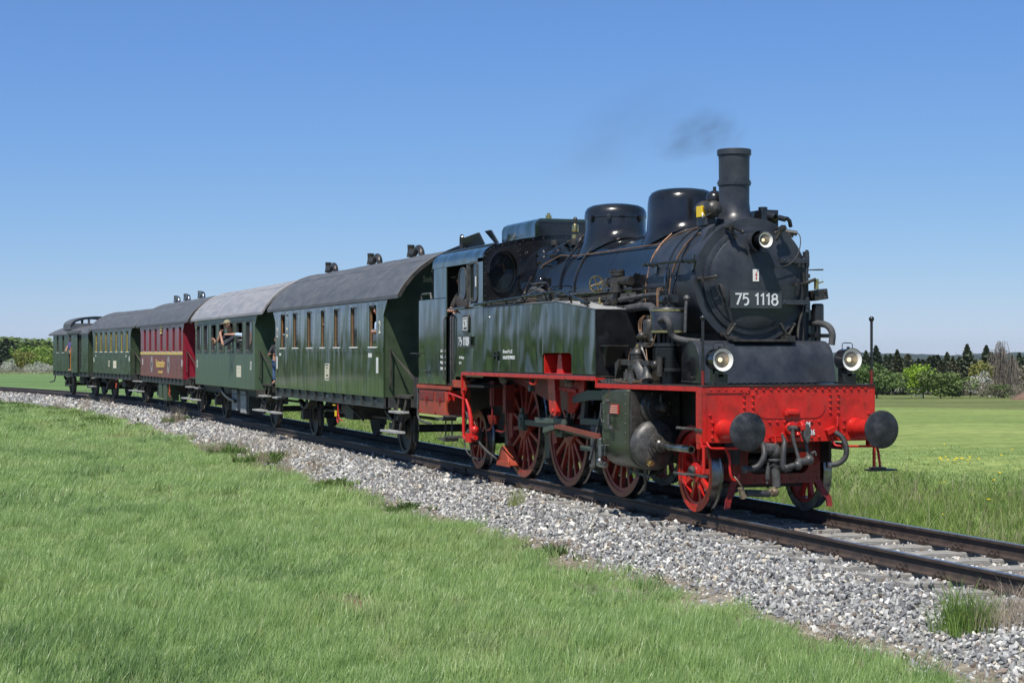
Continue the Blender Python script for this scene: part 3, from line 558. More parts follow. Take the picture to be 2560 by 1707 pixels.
# front number plate, warning sign, top lamp
b = B(); b.box(-1.505, -1.490, -.355, .355, 2.50, 2.72)
for yy in (-.335, .335):
    for zz in (2.515, 2.705): b.cyl((-1.60, yy, zz), (-1.482, yy, zz), .009, n=8)
NP = L('number_plate', b, 'greyplate', .002); engraved('75 1118', .135, .021, NP, (-1.490, 0, 2.610), 'x')
b = B(); b.box(-1.515, -1.500, -.040, .040, 2.835, 2.985); WS = L('warning_sign', b, 'white')
b = B(); b.prism([(.014, 2.965), (-.016, 2.91), (.003, 2.912), (-.004, 2.875), (-.013, 2.877), (.004, 2.848), (.014, 2.880), (.004, 2.879), (.018, 2.925), (-.001, 2.922), (.022, 2.965)], -1.4995, -1.4975, 'x'); L('lightning_mark', b, 'warnred', parent=WS)
def lamp(x, y, z, r, ln, ringm, par, handle=True, big=True):
    e = link('headlamp', None, par); b = B(); b.lathe([(r * .86, -ln), (r * .95, -ln + .02), (r * .95, -.06), (r * 1.03, -.05), (r * 1.03, 0), (r * .98, 0)], (x, y, z), (1, 0, 0), 32, (1, 0)); b.lathe([(r * .98, 0), (r * .95, -.06)], (x, y, z), (1, 0, 0), 32, (0, 0)); part('lamp_housing', b, 'black', e)
    b = B(); b.lathe([(r * .98, -.006), (r * .70, -.030), (r * .69, -.05)], (x, y, z), (1, 0, 0), 32, (0, 0)); part('lamp_ring', b, ringm, e)
    b = B(); b.lathe([(r * .69, -.04), (r * .5, -.10), (r * .1, -.15)], (x, y, z), (1, 0, 0), 24, (0, 1)); part('reflector', b, 'steel', e)
    b = B(); b.lathe([(r * .70, -.034), (r * .4, -.020), (.0002, -.014)], (x, y, z), (1, 0, 0), 24, (0, 0)); part('lens', b, 'lensglass', e)
    b = B(); b.ball((x - .06, y - r * .08, z), r * .20, 8); part('bulb', b, 'bulb', e)
    if handle:
        b = B(); b.tube([(x - .12, y - .07, z + r * .8), (x - .12, y - .07, z + r + .05), (x - .12, y - .05, z + r + .065), (x - .12, y + .05, z + r + .065), (x - .12, y + .07, z + r + .05), (x - .12, y + .07, z + r * .8)], .006, 6); b.cyl((x - .10, y, z + r * .9), (x - .10, y, z + r + .02), .02, n=8); part('carry_handle', b, 'black', e)
    return e
TL = lamp(-1.235, 0, 3.335, .098, .16, 'white', LO, False)
b = B(); b.cyl((-1.48, .0, 3.33), (-1.38, .0, 3.33), .125, n=32); b.cyl((-1.43, 0, 3.33), (-1.38, 0, 3.33), .135, n=32); b.box(-1.56, -1.42, -.05, .05, 3.25, 3.41); b.box(-1.31, -1.25, -.045, .045, 3.42, 3.445); b.cyl((-1.30, 0, 3.24), (-1.30, 0, 3.19), .05, n=12); part('lamp_mount', b, 'smokebox', TL)
b = B(); b.tube([(-1.36, .03, 3.2), (-1.40, .10, 3.08), (-1.45, .24, 3.02), (-1.48, .40, 3.02), (-1.50, .56, 3.12), (-1.56, .66, 3.30), (-1.66, .70, 3.46), (-1.74, .62, 3.47)], .007, 6, smooth=2); L('lamp_cable', b, 'rubber')
b = B(); b.cyl((-1.70, .50, 3.48), (-1.62, .64, 3.45), .032, n=8); b.box(-1.74, -1.64, .52, .60, 3.40, 3.46); L('cable_socket', b, 'iron', .004)
for k in range(7):
    a = R_(34 - k * 8); 
b = B(); b.tube([(-1.9, math.cos(R_(a)) * .83, BZ + math.sin(R_(a)) * .83) for a in range(46, -40, -6)], .014, 6)
for a in range(40, -10, -12): b.ball((-1.9, math.cos(R_(a)) * .83, BZ + math.sin(R_(a)) * .83), .03, 6)
L('conduit', b, 'iron')
# chimney
def saddle(name, x, r, top, rb, prof, m, n=48):
    """vertical drum whose foot flares onto the boiler barrel"""
    b = B(); vs = []; rows = []
    for k in range(n):
        a = 2 * PI * k / n
        ca, sa = math.cos(a), math.sin(a); zb = lambda rr: BZ + math.sqrt(max(0, (BR_ + .004) ** 2 - (rr * sa) ** 2))
        for rr, z in [(rb, None), (rb - (rb - r) * .45, .035), (r + (rb - r) * .15, .11)] + prof:
            vs.append((x + rr * ca, rr * sa, (zb(rr) + (z or 0)) if z is None or z < 1 else z))
    m_ = len(prof) + 3
    b.add(vs, [(k * m_ + q, ((k + 1) % n) * m_ + q, ((k + 1) % n) * m_ + q + 1, k * m_ + q + 1) for k in range(n) for q in range(m_ - 1)]); return L(name, b, m, smooth=50)
CH = saddle('chimney', -2.10, .193, 0, .30, [(.193, 3.86), (.194, 4.075), (.196, 4.40), (.202, 4.46), (.195, 4.53), (.172, 4.53), (.168, 4.1), (.0002, 4.05)], 'smokebox')
b = B(); b.lathe([(.196, 0), (.209, .0), (.209, .062), (.196, .062)], (-2.1, 0, 4.075), (0, 0, 1), 40, (0, 0)); b.rivets([(-2.1 + .209 * math.cos(a), .209 * math.sin(a), 4.106) for a in [.4 + k * .785 for k in range(8)]], .012, (.7, -.7, 0)); L('chimney_band', b, 'smokebox', parent=CH)
b = B(); b.lathe([(.200, -.005), (.217, 0), (.217, .062), (.208, .072), (.19, .070)], (-2.1, 0, 4.462), (0, 0, 1), 40, (0, 0)); L('chimney_rim', b, 'smokebox', parent=CH)
# domes
saddle('front_dome', -3.68, .462, 0, .55, [(.462, 3.80), (.462, 3.98), (.447, 4.06), (.41, 4.115), (.34, 4.15), (.2, 4.172), (.0002, 4.18)], 'black', 56)
D2 = saddle('rear_dome', -6.0, .452, 0, .60, [(.452, 3.78), (.452, 3.935), (.462, 3.94), (.462, 3.985), (.452, 4.04), (.42, 4.09), (.35, 4.125), (.2, 4.150), (.0002, 4.158)], 'black', 56)
for a in (-1.25, -.6, .5, 2.2):
    b = B(); b.obox((-6.0 + .475 * math.cos(a), .475 * math.sin(a), 3.93), (.05, .06, .07), (0, 0, a)); b.obox((-6.0 + .468 * math.cos(a), .468 * math.sin(a), 3.89), (.03, .04, .05), (0, 0, a)); L('lid_latch', b, 'black', .006, parent=D2)
b = B(); b.obox((-6.475, -.05, 3.92), (.004, .05, .13)); L('small_sign', b, 'white', parent=D2)
# generator, air bottle and fittings by the chimney
b = B(); b.ball((-2.46, -.10, 3.93), .115, 18); b.cyl((-2.46, -.10, 4.03), (-2.46, -.10, 4.09), .022, n=10); L('oil_bottle', b, 'black')
b = B(); b.lathe([(.0002, .04), (.06, .025), (.10, -.01), (.108, -.03), (.108, -.06), (.095, -.065), (.095, -.26), (.115, -.27), (.115, -.33), (.09, -.34), (.09, -.44), (.04, -.46)], (-1.86, -.38, 3.75), (1, 0, -.04), 28, (0, 1))
b.rivets([(-1.92, -.38 + .104 * math.cos(a), 3.75 + .104 * math.sin(a)) for a in [k * PI / 3 for k in range(6)]], .012, (1, 0, 0)); b.box(-2.28, -1.98, -.44, -.32, 3.56, 3.66); GEN = L('turbo_generator', b, 'iron')
b = B(); b.box(-2.17, -2.02, -.50, -.485, 3.66, 3.80); b.box(-2.03, -2.018, -.50, -.44, 3.66, 3.80); L('generator_cover', b, 'yellow', .006, parent=GEN)
b = B(); b.tube([(-1.98, -.50, 3.70), (-1.94, -.52, 3.63), (-1.90, -.50, 3.66), (-1.86, -.44, 3.70)], .012, 6, smooth=1); L('generator_pipe', b, 'steel', parent=GEN)
b = B(); b.prism([(-.52, 3.50), (-.42, 3.56), (-.50, 3.32), (-.60, 3.28), (-.60, 3.34)], -1.95, -1.78, 'x'); b.rivets([(-1.84, -.59, 3.33), (-1.90, -.57, 3.42)], .012, (0, -1, .5)); L('generator_bracket', b, 'smokebox', .004)
b = B(); b.box(-2.3, -1.85, .26, .50, 3.54, 3.76); b.cyl((-1.9, .36, 3.70), (-1.78, .42, 3.66), .05, n=12); b.cyl((-1.78, .46, 3.66), (-1.70, .52, 3.63), .036, n=10); b.tube([(-1.75, .50, 3.65), (-1.72, .58, 3.64), (-1.75, .62, 3.54)], .028, 8, smooth=1); b.cyl((-1.95, .33, 3.76), (-1.95, .33, 3.80), .06, n=10); L('preheater_fitting', b, 'black', .012)
# boiler barrel, bands, firebox
b = B(); b.lathe([(.758, 0), (.758, 3.9), (.80, 4.0), (.865, 4.15), (.875, 4.3), (.875, 5.0)], (-3.04, 0, BZ), (-1, 0, 0), 80, (0, 0)); L('boiler_barrel', b, 'boiler', smooth=50)
for x, w, m in ((-2.48, .05, 'black'), (-3.06, .075, 'black'), (-5.70, .05, 'black'), (-6.32, .06, 'black'), (-4.55, .012, 'black')):
    b = B(); r = (BR_ if x > -3.05 else .758) + (.010 if w > .02 else .004); b.lathe([(r - .01, 0), (r, 0), (r, w), (r - .01, w)], (x, 0, BZ), (-1, 0, 0), 72, (0, 0)); L('boiler_band', b, m)
b = B(); b.rivets([(-1.75, math.cos(a) * BR_, BZ + math.sin(a) * BR_) for a in [PI * (.55 + k * .022) for k in range(26)]], .009, (0, -.7, .7)); o = L('smokebox_rivets', b, 'smokebox'); o['kind'] = 'stuff'
for x, a in ((-6.95, 132), (-7.35, 140), (-7.0, 168), (-7.7, 128)):
    b = B(); a = R_(a); d = Vector((0, math.cos(a), math.sin(a))); p = Vector((x, 0, BZ)) + d * .86; b.lathe([(.13, 0), (.12, .03), (.09, .055), (.04, .068), (.0002, .07)], p, d, 18, (0, 0)); b.ball(p + d * .075, .014, 6); L('washout_cover', b, 'boiler')
b = B(); b.tube([(x, -.55 - .02, BZ + .54) for x in (-3.1, -4, -5, -6.2)] + [(-6.7, -.60, 3.42), (-7.1, -.72, 3.30), (-7.4, -.83, 3.1), (-7.6, -.88, 2.85)], .011, 6); b.tube([(-3.1, -.56, BZ + .55), (-3.12, -.70, BZ + .36), (-3.13, -.775, BZ), (-3.13, -.77, 2.6)], .010, 6, smooth=2); b.tube([(-3.08, -.42, BZ + .68), (-3.10, -.60, BZ + .52), (-3.11, -.78, BZ + .1), (-3.1, -.79, 2.62)], .010, 6, smooth=2); b.tube([(-2.0, -.40, 3.50), (-2.2, -.55, 3.42), (-2.25, -.72, 3.18), (-2.3, -.80, 2.9), (-2.3, -.82, 2.6)], .009, 6, smooth=2); b.tube([(-3.1, -.55, BZ + .55), (-2.9, -.40, BZ + .68), (-2.3, -.35, 3.56)], .009, 6, smooth=1); L('copper_pipes', b, 'copper')
b = B(); b.tube([(-6.2, -.42, 3.60), (-6.3, -.60, 3.42), (-6.30, -.76, 3.1), (-6.3, -.79, 2.8)], .018, 6, smooth=2); b.tube([(-5.75, -.35, 3.60), (-5.75, -.62, 3.34), (-5.74, -.77, 3.0), (-5.74, -.77, 2.8)], .018, 6, smooth=2); b.tube([(-2.05, -.5, 3.5), (-2.12, -.66, 3.3), (-2.15, -.80, 2.9), (-2.15, -.86, 2.74)], .013, 6, smooth=1); L('steam_pipes', b, 'black')
def rail_(pts, r, posts, name='handrail', m='black', k=1.6, drop=None):
    b = B(); b.tube(pts, r, 8)
    for p, q in posts: b.ball(p, r * k, 8); b.cyl(p, q, r * .7, n=8)
    return L(name, b, m)
rail_([(-6.85, -.93, 2.80), (-5, -.90, 2.80), (-2.20, -.88, 2.78), (-2.18, -.88, 2.86), (-2.18, -.87, 3.02)], .014, [((x, -.90, 2.80), (x, -.77, 2.80)) for x in (-6.5, -5.2, -4.1, -2.9)])
rail_([(-3.02, -.86, 3.10), (-1.78, -.86, 3.09), (-1.55, -.84, 3.08)], .021, [((-2.9, -.86, 3.10), (-2.75, -.74, 3.04)), ((-1.78, -.86, 3.09), (-1.66, -.74, 3.04))])
b = B(); b.prism([(-2.80, 2.96), (-2.72, 2.98), (-2.70, 3.12), (-2.78, 3.12)], -.80, -.78); L('handrail_bracket', b, 'black'); b = B(); b.prism([(-1.68, 2.94), (-1.62, 2.98), (-1.60, 3.16), (-1.66, 3.16)], -.80, -.78); L('handrail_bracket', b, 'black')
# boiler check valve with brass wheel, lagged pipes
b = B(); b.cyl((-3.75, -.92, 2.78), (-3.75, -.92, 2.99), .088, n=20); b.cyl((-3.75, -.92, 2.985), (-3.75, -.92, 3.02), .105, n=20); b.cyl((-3.75, -.92, 3.03), (-3.75, -.92, 3.05), .105, n=20); b.cyl((-3.75, -.92, 2.76), (-3.75, -.92, 2.80), .10, n=20)
b.cyl((-3.75, -.92, 2.91), (-3.45, -.84, 2.91), .06, n=14); b.cyl((-3.75, -.92, 2.90), (-4.10, -.94, 2.90), .045, n=12); b.cyl((-3.96, -.93, 2.90), (-4.06, -.935, 2.90), .075, n=6)
for k in range(8): a = k * PI / 4; b.cyl((-3.75 + .085 * math.cos(a), -.92 + .085 * math.sin(a), 3.02), (-3.75 + .085 * math.cos(a), -.92 + .085 * math.sin(a), 3.075), .014, n=6)
b.tube([(-3.75, -.92, 2.76), (-3.76, -.93, 2.66), (-3.9, -.95, 2.60), (-4.1, -.96, 2.58)], .05, 10, smooth=2); CV = L('check_valve', b, 'iron')
b = B(); b.tube([(-4.40 + .0 * math.cos(a), -.95 + .105 * math.cos(a), 2.90 + .105 * math.sin(a)) for a in [k * PI / 10 for k in range(21)]], .012, 6, False); b.cyl((-4.40, -.95, 2.90), (-4.10, -.94, 2.90), .016, n=8)
for k in range(4): a = k * PI / 2 + .4; b.cyl((-4.4, -.95, 2.90), (-4.4, -.95 + .1 * math.cos(a), 2.90 + .1 * math.sin(a)), .010, n=6)
L('brass_handwheel', b, 'brass', parent=CV)
b = B(); b.cyl((-4.32, -.97, 2.58), (-4.10, -.96, 2.58), .055, n=12); b.cyl((-4.22, -.98, 2.48), (-4.22, -.98, 2.70), .02, n=8); L('brass_cock', b, 'brass', .003)
b = B(); b.tube([(-5.0, -.93, 2.66), (-4.3, -.95, 2.63)], .024, 8); b.tube([(-3.65, -.92, 2.66), (-2.75, -.86, 2.70), (-2.35, -.85, 2.68), (-2.25, -.85, 2.52)], .034, 8, smooth=1); b.tube([(-3.6, -.92, 2.52), (-2.8, -.90, 2.56), (-2.52, -.92, 2.54), (-2.42, -.94, 2.42), (-2.40, -.95, 2.25)], [.055] * 5, 10, smooth=2) if False else b.tube([(-3.6, -.92, 2.52), (-2.8, -.90, 2.56), (-2.55, -.92, 2.52), (-2.46, -.94, 2.4), (-2.44, -.95, 2.2)], .055, 10, smooth=2)
L('lagged_pipe', b, 'lagged')
# side water tank
TY = -1.40
for s in (-1, 1):
    b = B(); side = [(-8.02, 1.655), (-5.36, 1.655), (-5.36, 1.90), (-5.30, 1.945), (-4.28, 1.945), (-4.22, 1.90), (-4.22, 1.655), (-3.36, 1.655), (-3.36, 2.52), (-4.75, 2.66), (-8.02, 2.66)]
    b.prism(side, s * .80, s * 1.40); t = L('side_tank', b, 'green', .012)
    for k in range(12): b = B(); b.box(-7.75 + k * .36, -7.744 + k * .36, *sorted((s * 1.398, s * 1.4015)), 1.96 if -5.4 < -7.75 + k * .36 < -4.2 else 1.67, 2.60 if k < 8 else 2.50 - (k - 8) * .03); L('tank_seam', b, 'green', parent=t)
    b = B(); b.rivets([(-7.7, s * 1.40, 2.50)], .016, (0, s, 0)); L('bolt', b, 'steel', parent=t)
    b = B(); b.box(-3.365, -3.352, s * .80, s * 1.395, 1.66, 2.515); L('tank_front', b, 'black', parent=t)
    b = B(); b.prism([(-4.76, 2.662), (-3.345, 2.522), (-3.345, 2.530), (-4.76, 2.670)], s * .80, s * 1.405); b.box(-8.02, -4.76, s * .80, s * 1.405, 2.662, 2.670); L('tank_top', b, 'step', parent=t)
    if s < 0:
        b = B(); b.box(-3.34, -3.12, -1.34, -1.02, 2.035, 2.05); b.add([(-3.35, -1.32, 2.03), (-3.35, -1.05, 2.03), (-3.35, -1.10, 1.76), (-3.35, -1.26, 1.76), (-3.14, -1.32, 2.03), (-3.14, -1.05, 2.03)], [(0, 1, 2, 3), (0, 3, 4), (1, 5, 2), (3, 2, 5, 4), (0, 4, 5, 1)]); L('tank_step', b, 'iron', parent=t)
        for p in ((-4.2, -1.2, 2.62), (-3.9, -1.0, 2.6)):
            b = B(); b.lathe([(.07, 0), (.07, .02), (.03, .04), (.03, .07)], p, (0, 0, 1), 12); L('tank_lug', b, 'iron', parent=t)
b = B(); b.box(-3.62, -3.42, -.98, -.85, 2.545, 2.575); L('tank_hatch', b, 'iron')
rail_([(-8.3, -1.46, 2.70), (-7.9, -1.44, 2.72), (-4.85, -1.42, 2.80), (-4.6, -1.40, 2.80), (-3.75, -1.39, 2.62), (-3.62, -1.39, 2.61)], .019, [((x, -1.43, z), (x, -1.37, zz)) for x, z, zz in ((-7.6, 2.73, 2.66), (-6.9, 2.745, 2.66), (-6.1, 2.765, 2.66), (-5.2, 2.79, 2.66), (-4.25, 2.72, 2.61), (-3.62, 2.61, 2.55))], 'tank_handrail')
b = B(); b.tube([(-7.9, -1.36, 2.70), (-5.6, -1.36, 2.72), (-5.0, -1.35, 2.72)], .012, 6); L('brake_pipe', b, 'dull')
b = B(); b.cyl((-5.1, -1.38, 2.66), (-5.1, -1.38, 2.86), .03, n=8); b.box(-5.18, -5.02, -1.42, -1.34, 2.74, 2.80); L('rail_clamp', b, 'iron', .004)
b = B(); b.tube([(-6.95, -1.0, 3.0), (-6.3, -1.0, 3.0), (-6.15, -1.0, 2.95), (-6.05, -1.02, 2.72)], .014, 6, smooth=1); b.bar((-6.05, -1.2, 2.69), (-5.2, -1.2, 2.74), .05, .05); b.bar((-7.2, -1.28, 2.66), (-6.1, -1.1, 2.95), .02, .02); L('gear_linkage', b, 'black')
b = B(); b.tube([(-7.05, -.98, 2.78), (-7.0, -.98, 2.9), (-6.8, -.98, 2.92), (-6.45, -.98, 2.86), (-6.3, -1.0, 2.80), (-6.22, -1.0, 2.68)], .036, 10, smooth=2); L('lagged_pipe', b, 'lagged')
b = B()
for k in range(4): b.tube([(-7.1, -1.0, 2.82 - k * .04), (-6.9 + .03 * k, -1.04, 2.80 - k * .035), (-6.7, -1.0, 2.80 - k * .03)], .008, 6, smooth=1)
L('copper_pipes', b, 'copper')
b = B()
for k in range(5): b.ball((-7.12 + (k % 2) * .06, -1.03, 2.86 - k * .045), .028, 8)
L('valve_nuts', b, 'iron')
# safety valves and whistle
for x, y, m in ((-7.0, -.25, 'brass'), (-6.58, -.18, 'dull')):
    b = B(); b.cyl((x, y, 3.66), (x, y, 3.76), .055, n=12); b.lathe([(.05, 0), (.052, .02), (.052, .10), (.044, .12)], (x, y, 3.80), (0, 0, 1), 14); v = L('safety_valve', b, m)
    b = B(); b.cyl((x, y, 3.92), (x, y, 4.0), .03, n=10); b.ball((x, y, 4.0), .035, 8); b.cyl((x, y, 3.60), (x, y, 3.70), .075, n=12); L('valve_cap', b, 'iron', parent=v)
b = B(); b.box(-6.75, -6.4, -.34, -.16, 3.62, 3.72); b.tube([(-6.5, -.30, 3.72), (-6.4, -.40, 3.66), (-6.42, -.44, 3.55), (-6.5, -.46, 3.50)], .022, 8, smooth=2); b.cyl((-6.65, -.3, 3.6), (-6.65, -.3, 3.75), .05); b.cyl((-7.35, -.35, 3.60), (-7.0, -.35, 3.64), .03); b.cyl((-7.5, -.4, 3.62), (-7.5, -.4, 3.70), .06); L('steam_fittings', b, 'iron', .006)
# cab
cabroof = []
RC = [(-1.40, 3.42), (-1.392, 3.50), (-1.36, 3.56), (-1.30, 3.61), (-1.20, 3.65), (-1.0, 3.70), (-.75, 3.75), (-.4, 3.80), (0, 3.82)]
RC = RC + [(-y, z) for y, z in RC[-2::-1]]
b = B(); n = len(RC)
vs = [(x, y, z) for x in (-10.78, -8.02) for y, z in RC] + [(x, y * .985, z - .03) for x in (-10.78, -8.02) for y, z in RC]
b.add(vs, [(k, k + 1, n + k + 1, n + k) for k in range(n - 1)] + [(2 * n + k, 3 * n + k, 3 * n + k + 1, 2 * n + k + 1) for k in range(n - 1)] + [(0, n, 3 * n, 2 * n), (n - 1, 3 * n - 1, 4 * n - 1, 2 * n - 1)]); CR_ = L('cab_roof', b, 'cab', smooth=45)
b = B(); b.tube([(-10.80, -1.2, 3.66), (-8.0, -1.2, 3.665)], .016, 6); L('rain_gutter', b, 'black', parent=CR_)
# cab front wall with two round windows (built as one arched plate with holes cut by bridging)
def cabwall(x, name, m):
    b = B(); cy, cz, rw = 1.10, 3.21, .225
    for s in (-1, 1):
        out = []; inn = []
        N = 28
        for k in range(N):
            a = 2 * PI * k / N; dx, dz = math.cos(a), math.sin(a); inn.append((s * cy + rw * .92 * dx, cz + rw * 1.28 * dz))
            t = 9
            for (y0, z0) in (0,) and (): pass
            xl, xr = (-1.397, -.72) if s < 0 else (.72, 1.397); zl, zh = 2.67, 3.56
            for v, lo, hi, c in ((dx, xl, xr, s * cy), (dz, zl, zh, cz)):
                if v > 1e-6: t = min(t, (hi - c) / v)
                elif v < -1e-6: t = min(t, (lo - c) / v)
            yy, zz = s * cy + dx * t, cz + dz * t
            if zz > 3.5 and abs(yy) > 1.36: yy = s * 1.36; zz = 3.53
            out.append((yy, zz))
        b.frame(out, inn, x - .02, x, 'x')
    top = [(y, z - .002) for y, z in RC if abs(y) <= 1.37]
    b.prism([(-1.36, 3.53)] + [p for p in top if p[1] > 3.559 or True] + [(1.36, 3.53), (.72, 3.53), (.72, 2.67), (-.72, 2.67), (-.72, 3.53)], x - .021, x - .001, 'x')
    return L(name, b, m)
cabwall(-8.03, 'cab_front_wall', 'black')
for s in (-1, 1):
    b = B(); b.lathe([(.225, 0), (.25, 0), (.25, .035), (.225, .035)], (0, 0, 0), (1, 0, 0), 32, (0, 0)); b.v = [(-8.03 + p[0], s * 1.10 + p[1] * .92, 3.21 + p[2] * 1.28) for p in b.v]; f = L('round_window', b, 'black')
    b = B(); b.lathe([(.226, 0), (.0002, 0)], (0, 0, 0), (1, 0, 0), 32, (0, 0)); b.v = [(-8.035 + p[0], s * 1.10 + p[1] * .92, 3.21 + p[2] * 1.28) for p in b.v]; L('pane', b, 'cabglass', parent=f)
    b = B(); b.lathe([(.25, 0), (.255, .11)], (0, 0, 0), (1, 0, 0), 16, (0, 0), PI, 0); 
    pts = [(R_(a)) for a in range(-10, 191, 12)]; b = B(); n = len(pts)
    b.add([(-8.0 + h, s * 1.10 + .265 * .92 * math.cos(a), 3.21 + .265 * 1.28 * math.sin(a)) for h in (-.02, .12) for a in pts], [(k, k + 1, n + k + 1, n + k) for k in range(n - 1)]); L('window_hood', b, 'black', parent=f)
b = B(); b.rivets([(-8.025, y * .975, z - .035) for y, z in [(RC[k][0] * (1 - t) + RC[k + 1][0] * t, RC[k][1] * (1 - t) + RC[k + 1][1] * t) for k in range(2, len(RC) - 3) for t in (0, .5)]], .011, (1, 0, 0)); b.rivets([(-8.025, -1.37, 2.75 + k * .09) for k in range(9)] + [(-8.025, -.82, 3.55 - k * .1) for k in range(1)] + [(-8.025, y, 3.66 - k * .085) for k, y in ((0, -.78), (1, -.78), (2, -.78), (3, -.78))], .010, (1, 0, 0)); o = L('cab_rivets', b, 'dull'); o['kind'] = 'stuff'
# cab side sheets (with door gap and window)
for s in (-1, 1):
    y0, y1 = sorted((s * 1.40, s * 1.375)); b = B()
    b.box(-9.58, -8.03, y0, y1, 1.56, 2.66)                     # lower sheet under window
    b.box(-8.30, -8.03, y0, y1, 2.66, 3.45); b.box(-10.70, -10.02, y0, y1, 2.873, 3.378); b.box(-10.018, -9.97, y0, y1, 2.55, 3.378)
    b.box(-10.78, -8.03, y0, y1, 3.38, 3.46); b.box(-8.72, -8.30, y0, y1, 2.66, 2.74); b.box(-8.72, -8.66, y0, y1, 2.74, 3.40)
    sd = L('cab_side', b, 'cab', .004)
    b = B(); b.box(-11.62, -10.02, y0, y1, 1.41, 2.87); b.box(-11.62, -11.60, -1.38 if s < 0 else 0, 0 if s < 0 else 1.38, 1.41, 2.87); L('bunker_side', b, 'cab', .01)
    b = B(); yy = s * 1.43
    b.tube([(-10.03, s * 1.40, 1.48), (-10.03, yy, 1.52), (-10.03, yy, 2.50), (-10.03, s * 1.40, 2.55)], .014, 6); b.tube([(-9.62, s * 1.40, 1.40), (-9.62, yy, 1.45), (-9.62, yy, 2.54), (-9.62, s * 1.40, 2.58)], .014, 6); b.tube([(-9.50, s * 1.40, 1.60), (-9.50, yy, 1.65), (-9.50, yy, 2.52), (-9.50, s * 1.40, 2.56)], .012, 6); L('cab_handrail', b, 'dull')
    b = B(); b.box(-10.0, -9.60, s * 1.34 - .01, s * 1.34 + .01, 1.42, 2.55); L('cab_door', b, 'black', .004)
    b = B(); f = rrect(-8.70, -8.29, 2.76, 3.40, .07); g = rrect(-8.665, -8.325, 2.795, 3.365, .05); b.frame(f, g, s * 1.405 - .008, s * 1.405 + .012); w_ = L('side_window', b, 'dull'); b = B(); b.prism(g, s * 1.385 - .002, s * 1.385 + .002); L('pane', b, 'cabglass', parent=w_)
    b = B(); f = rrect(-9.12, -8.74, 2.80, 3.33, .16); g = rrect(-9.095, -8.765, 2.825, 3.305, .135); b.frame(f, g, s * 1.45 - .008, s * 1.45 + .012); b.box(-8.76, -8.70, s * 1.42 - .02, s * 1.42 + .03, 2.78, 3.36); w_ = L('wind_deflector', b, 'dull'); b = B(); b.prism(g, s * 1.45, s * 1.45 + .004); L('pane', b, 'glass', parent=w_)
    if s < 0:
        b = B(); b.box(-9.62, -8.75, s * 1.47, s * 1.37, 2.655, 2.69); L('arm_rest', b, 'black', .006)
        b = B(); b.box(-8.40, -8.36, -1.409, -1.402, 3.0, 3.16); L('small_sign', b, 'white')
b = B(); b.box(-11.6, -10.4, -1.36, 1.36, 2.4, 2.5); b.box(-10.4, -10.38, -1.37, 1.37, 1.45, 3.40); L('bunker_bulkhead', b, 'soot')
b = B(); b.box(-10.4, -8.1, -1.36, 1.36, 1.40, 1.44); b.box(-8.5, -8.06, -.8, .8, 1.44, 3.1); L('cab_floor', b, 'soot')
b = B(); b.add([(-10.78, y, z - .02) for y, z in RC] + [(-10.78, 1.38, 2.6), (-10.78, -1.38, 2.6)], [tuple(range(len(RC) + 2))]); L('cab_rear_wall', b, 'black')
b = B(); b.tube([(-11.50, -1.38, 2.87), (-11.50, -1.38, 2.95), (-11.46, -1.38, 2.97), (-10.95, -1.38, 2.97), (-10.9, -1.38, 2.87)], .022, 8); L('bunker_rail', b, 'dull')
for x, z in ((-11.75, 1.94), (-11.1, 1.65)): b = B(); b.bar((x - .12, -1.45, z), (x + .26, -1.45, z - .005), .07, .012); b.bar((x + .1, -1.42, z - .06), (x + .1, -1.42, z), .015, .015); L('foot_plate', b, 'dull')
# cab lettering: emblem, number, weights table
b = B(); b.frame(rrect(-9.03, -8.71, 2.27, 2.56, .05), rrect(-8.985, -8.755, 2.315, 2.515, .012), -1.425, -1.405); b.box(-8.98, -8.76, -1.408, -1.404, 2.31, 2.52); EM = L('railway_emblem', b, 'dull', .003); text('DB', .19, 'lettering', EM, (-8.87, -1.426, 2.415), 'y', .72, bold=.004)
b = B(); b.frame(rrect(-8.99, -8.75, 2.31, 2.52, .01), rrect(-8.975, -8.765, 2.325, 2.505, .008), -1.428, -1.422); L('emblem_border', b, 'lettering', parent=EM)
b = B(); b.box(-9.22, -8.55, -1.445, -1.43, 2.035, 2.225); [b.cyl((x, -1.40, z), (x, -1.45, z), .011, n=6) for x in (-9.2, -8.57) for z in (2.05, 2.21)]; SP = L('side_number_plate', b, 'greyplate', .002); engraved('75 1118', .125, .020, SP, (-8.885, -1.444, 2.13), 'y')
for k, (s1, s2) in enumerate((('Gew. leer', '57,8 t'), ('Br.Gew.', '55 t'), ('Wasser', '7,0 m3'), ('Kohle', '3,0 t'))): text(s1, .075, 'lettering', LO, (-10.30, -1.404, 1.98 - k * .10), 'y', .8, align='LEFT'); text(s2, .075, 'lettering', LO, (-9.98 - .12, -1.404, 1.98 - k * .10), 'y', .6, align='LEFT') if False else None
for k, s1 in enumerate(('51 t', '42 t', '60 km/h', '7 m3')): text(s1, .065, 'lettering', LO, (-10.02, -1.404, 1.98 - k * .10), 'y', .7, align='RIGHT')
text('Bw Tübingen', .06, 'lettering', LO, (-9.12, -1.404, 1.87), 'y', .8); text('Br 75', .06, 'lettering', LO, (-9.2, -1.404, 1.78), 'y', .8)
text('Bremse P m. Z', .072, 'lettering', LO, (-7.05, -1.406, 1.965), 'y', .95, align='LEFT', bold=.002); text('Br.Rev.Bf 3 bis 19.04.2026', .072, 'lettering', LO, (-7.05, -1.406, 1.875), 'y', .70, align='LEFT', bold=.002)
b = B(); b.box(-7.52, -7.22, -1.43, -1.40, 1.90, 1.915); b.box(-7.46, -7.42, -1.43, -1.40, 1.86, 1.96); b.box(-7.30, -7.27, -1.43, -1.40, 1.83, 1.97); L('filler_catch', b, 'black')
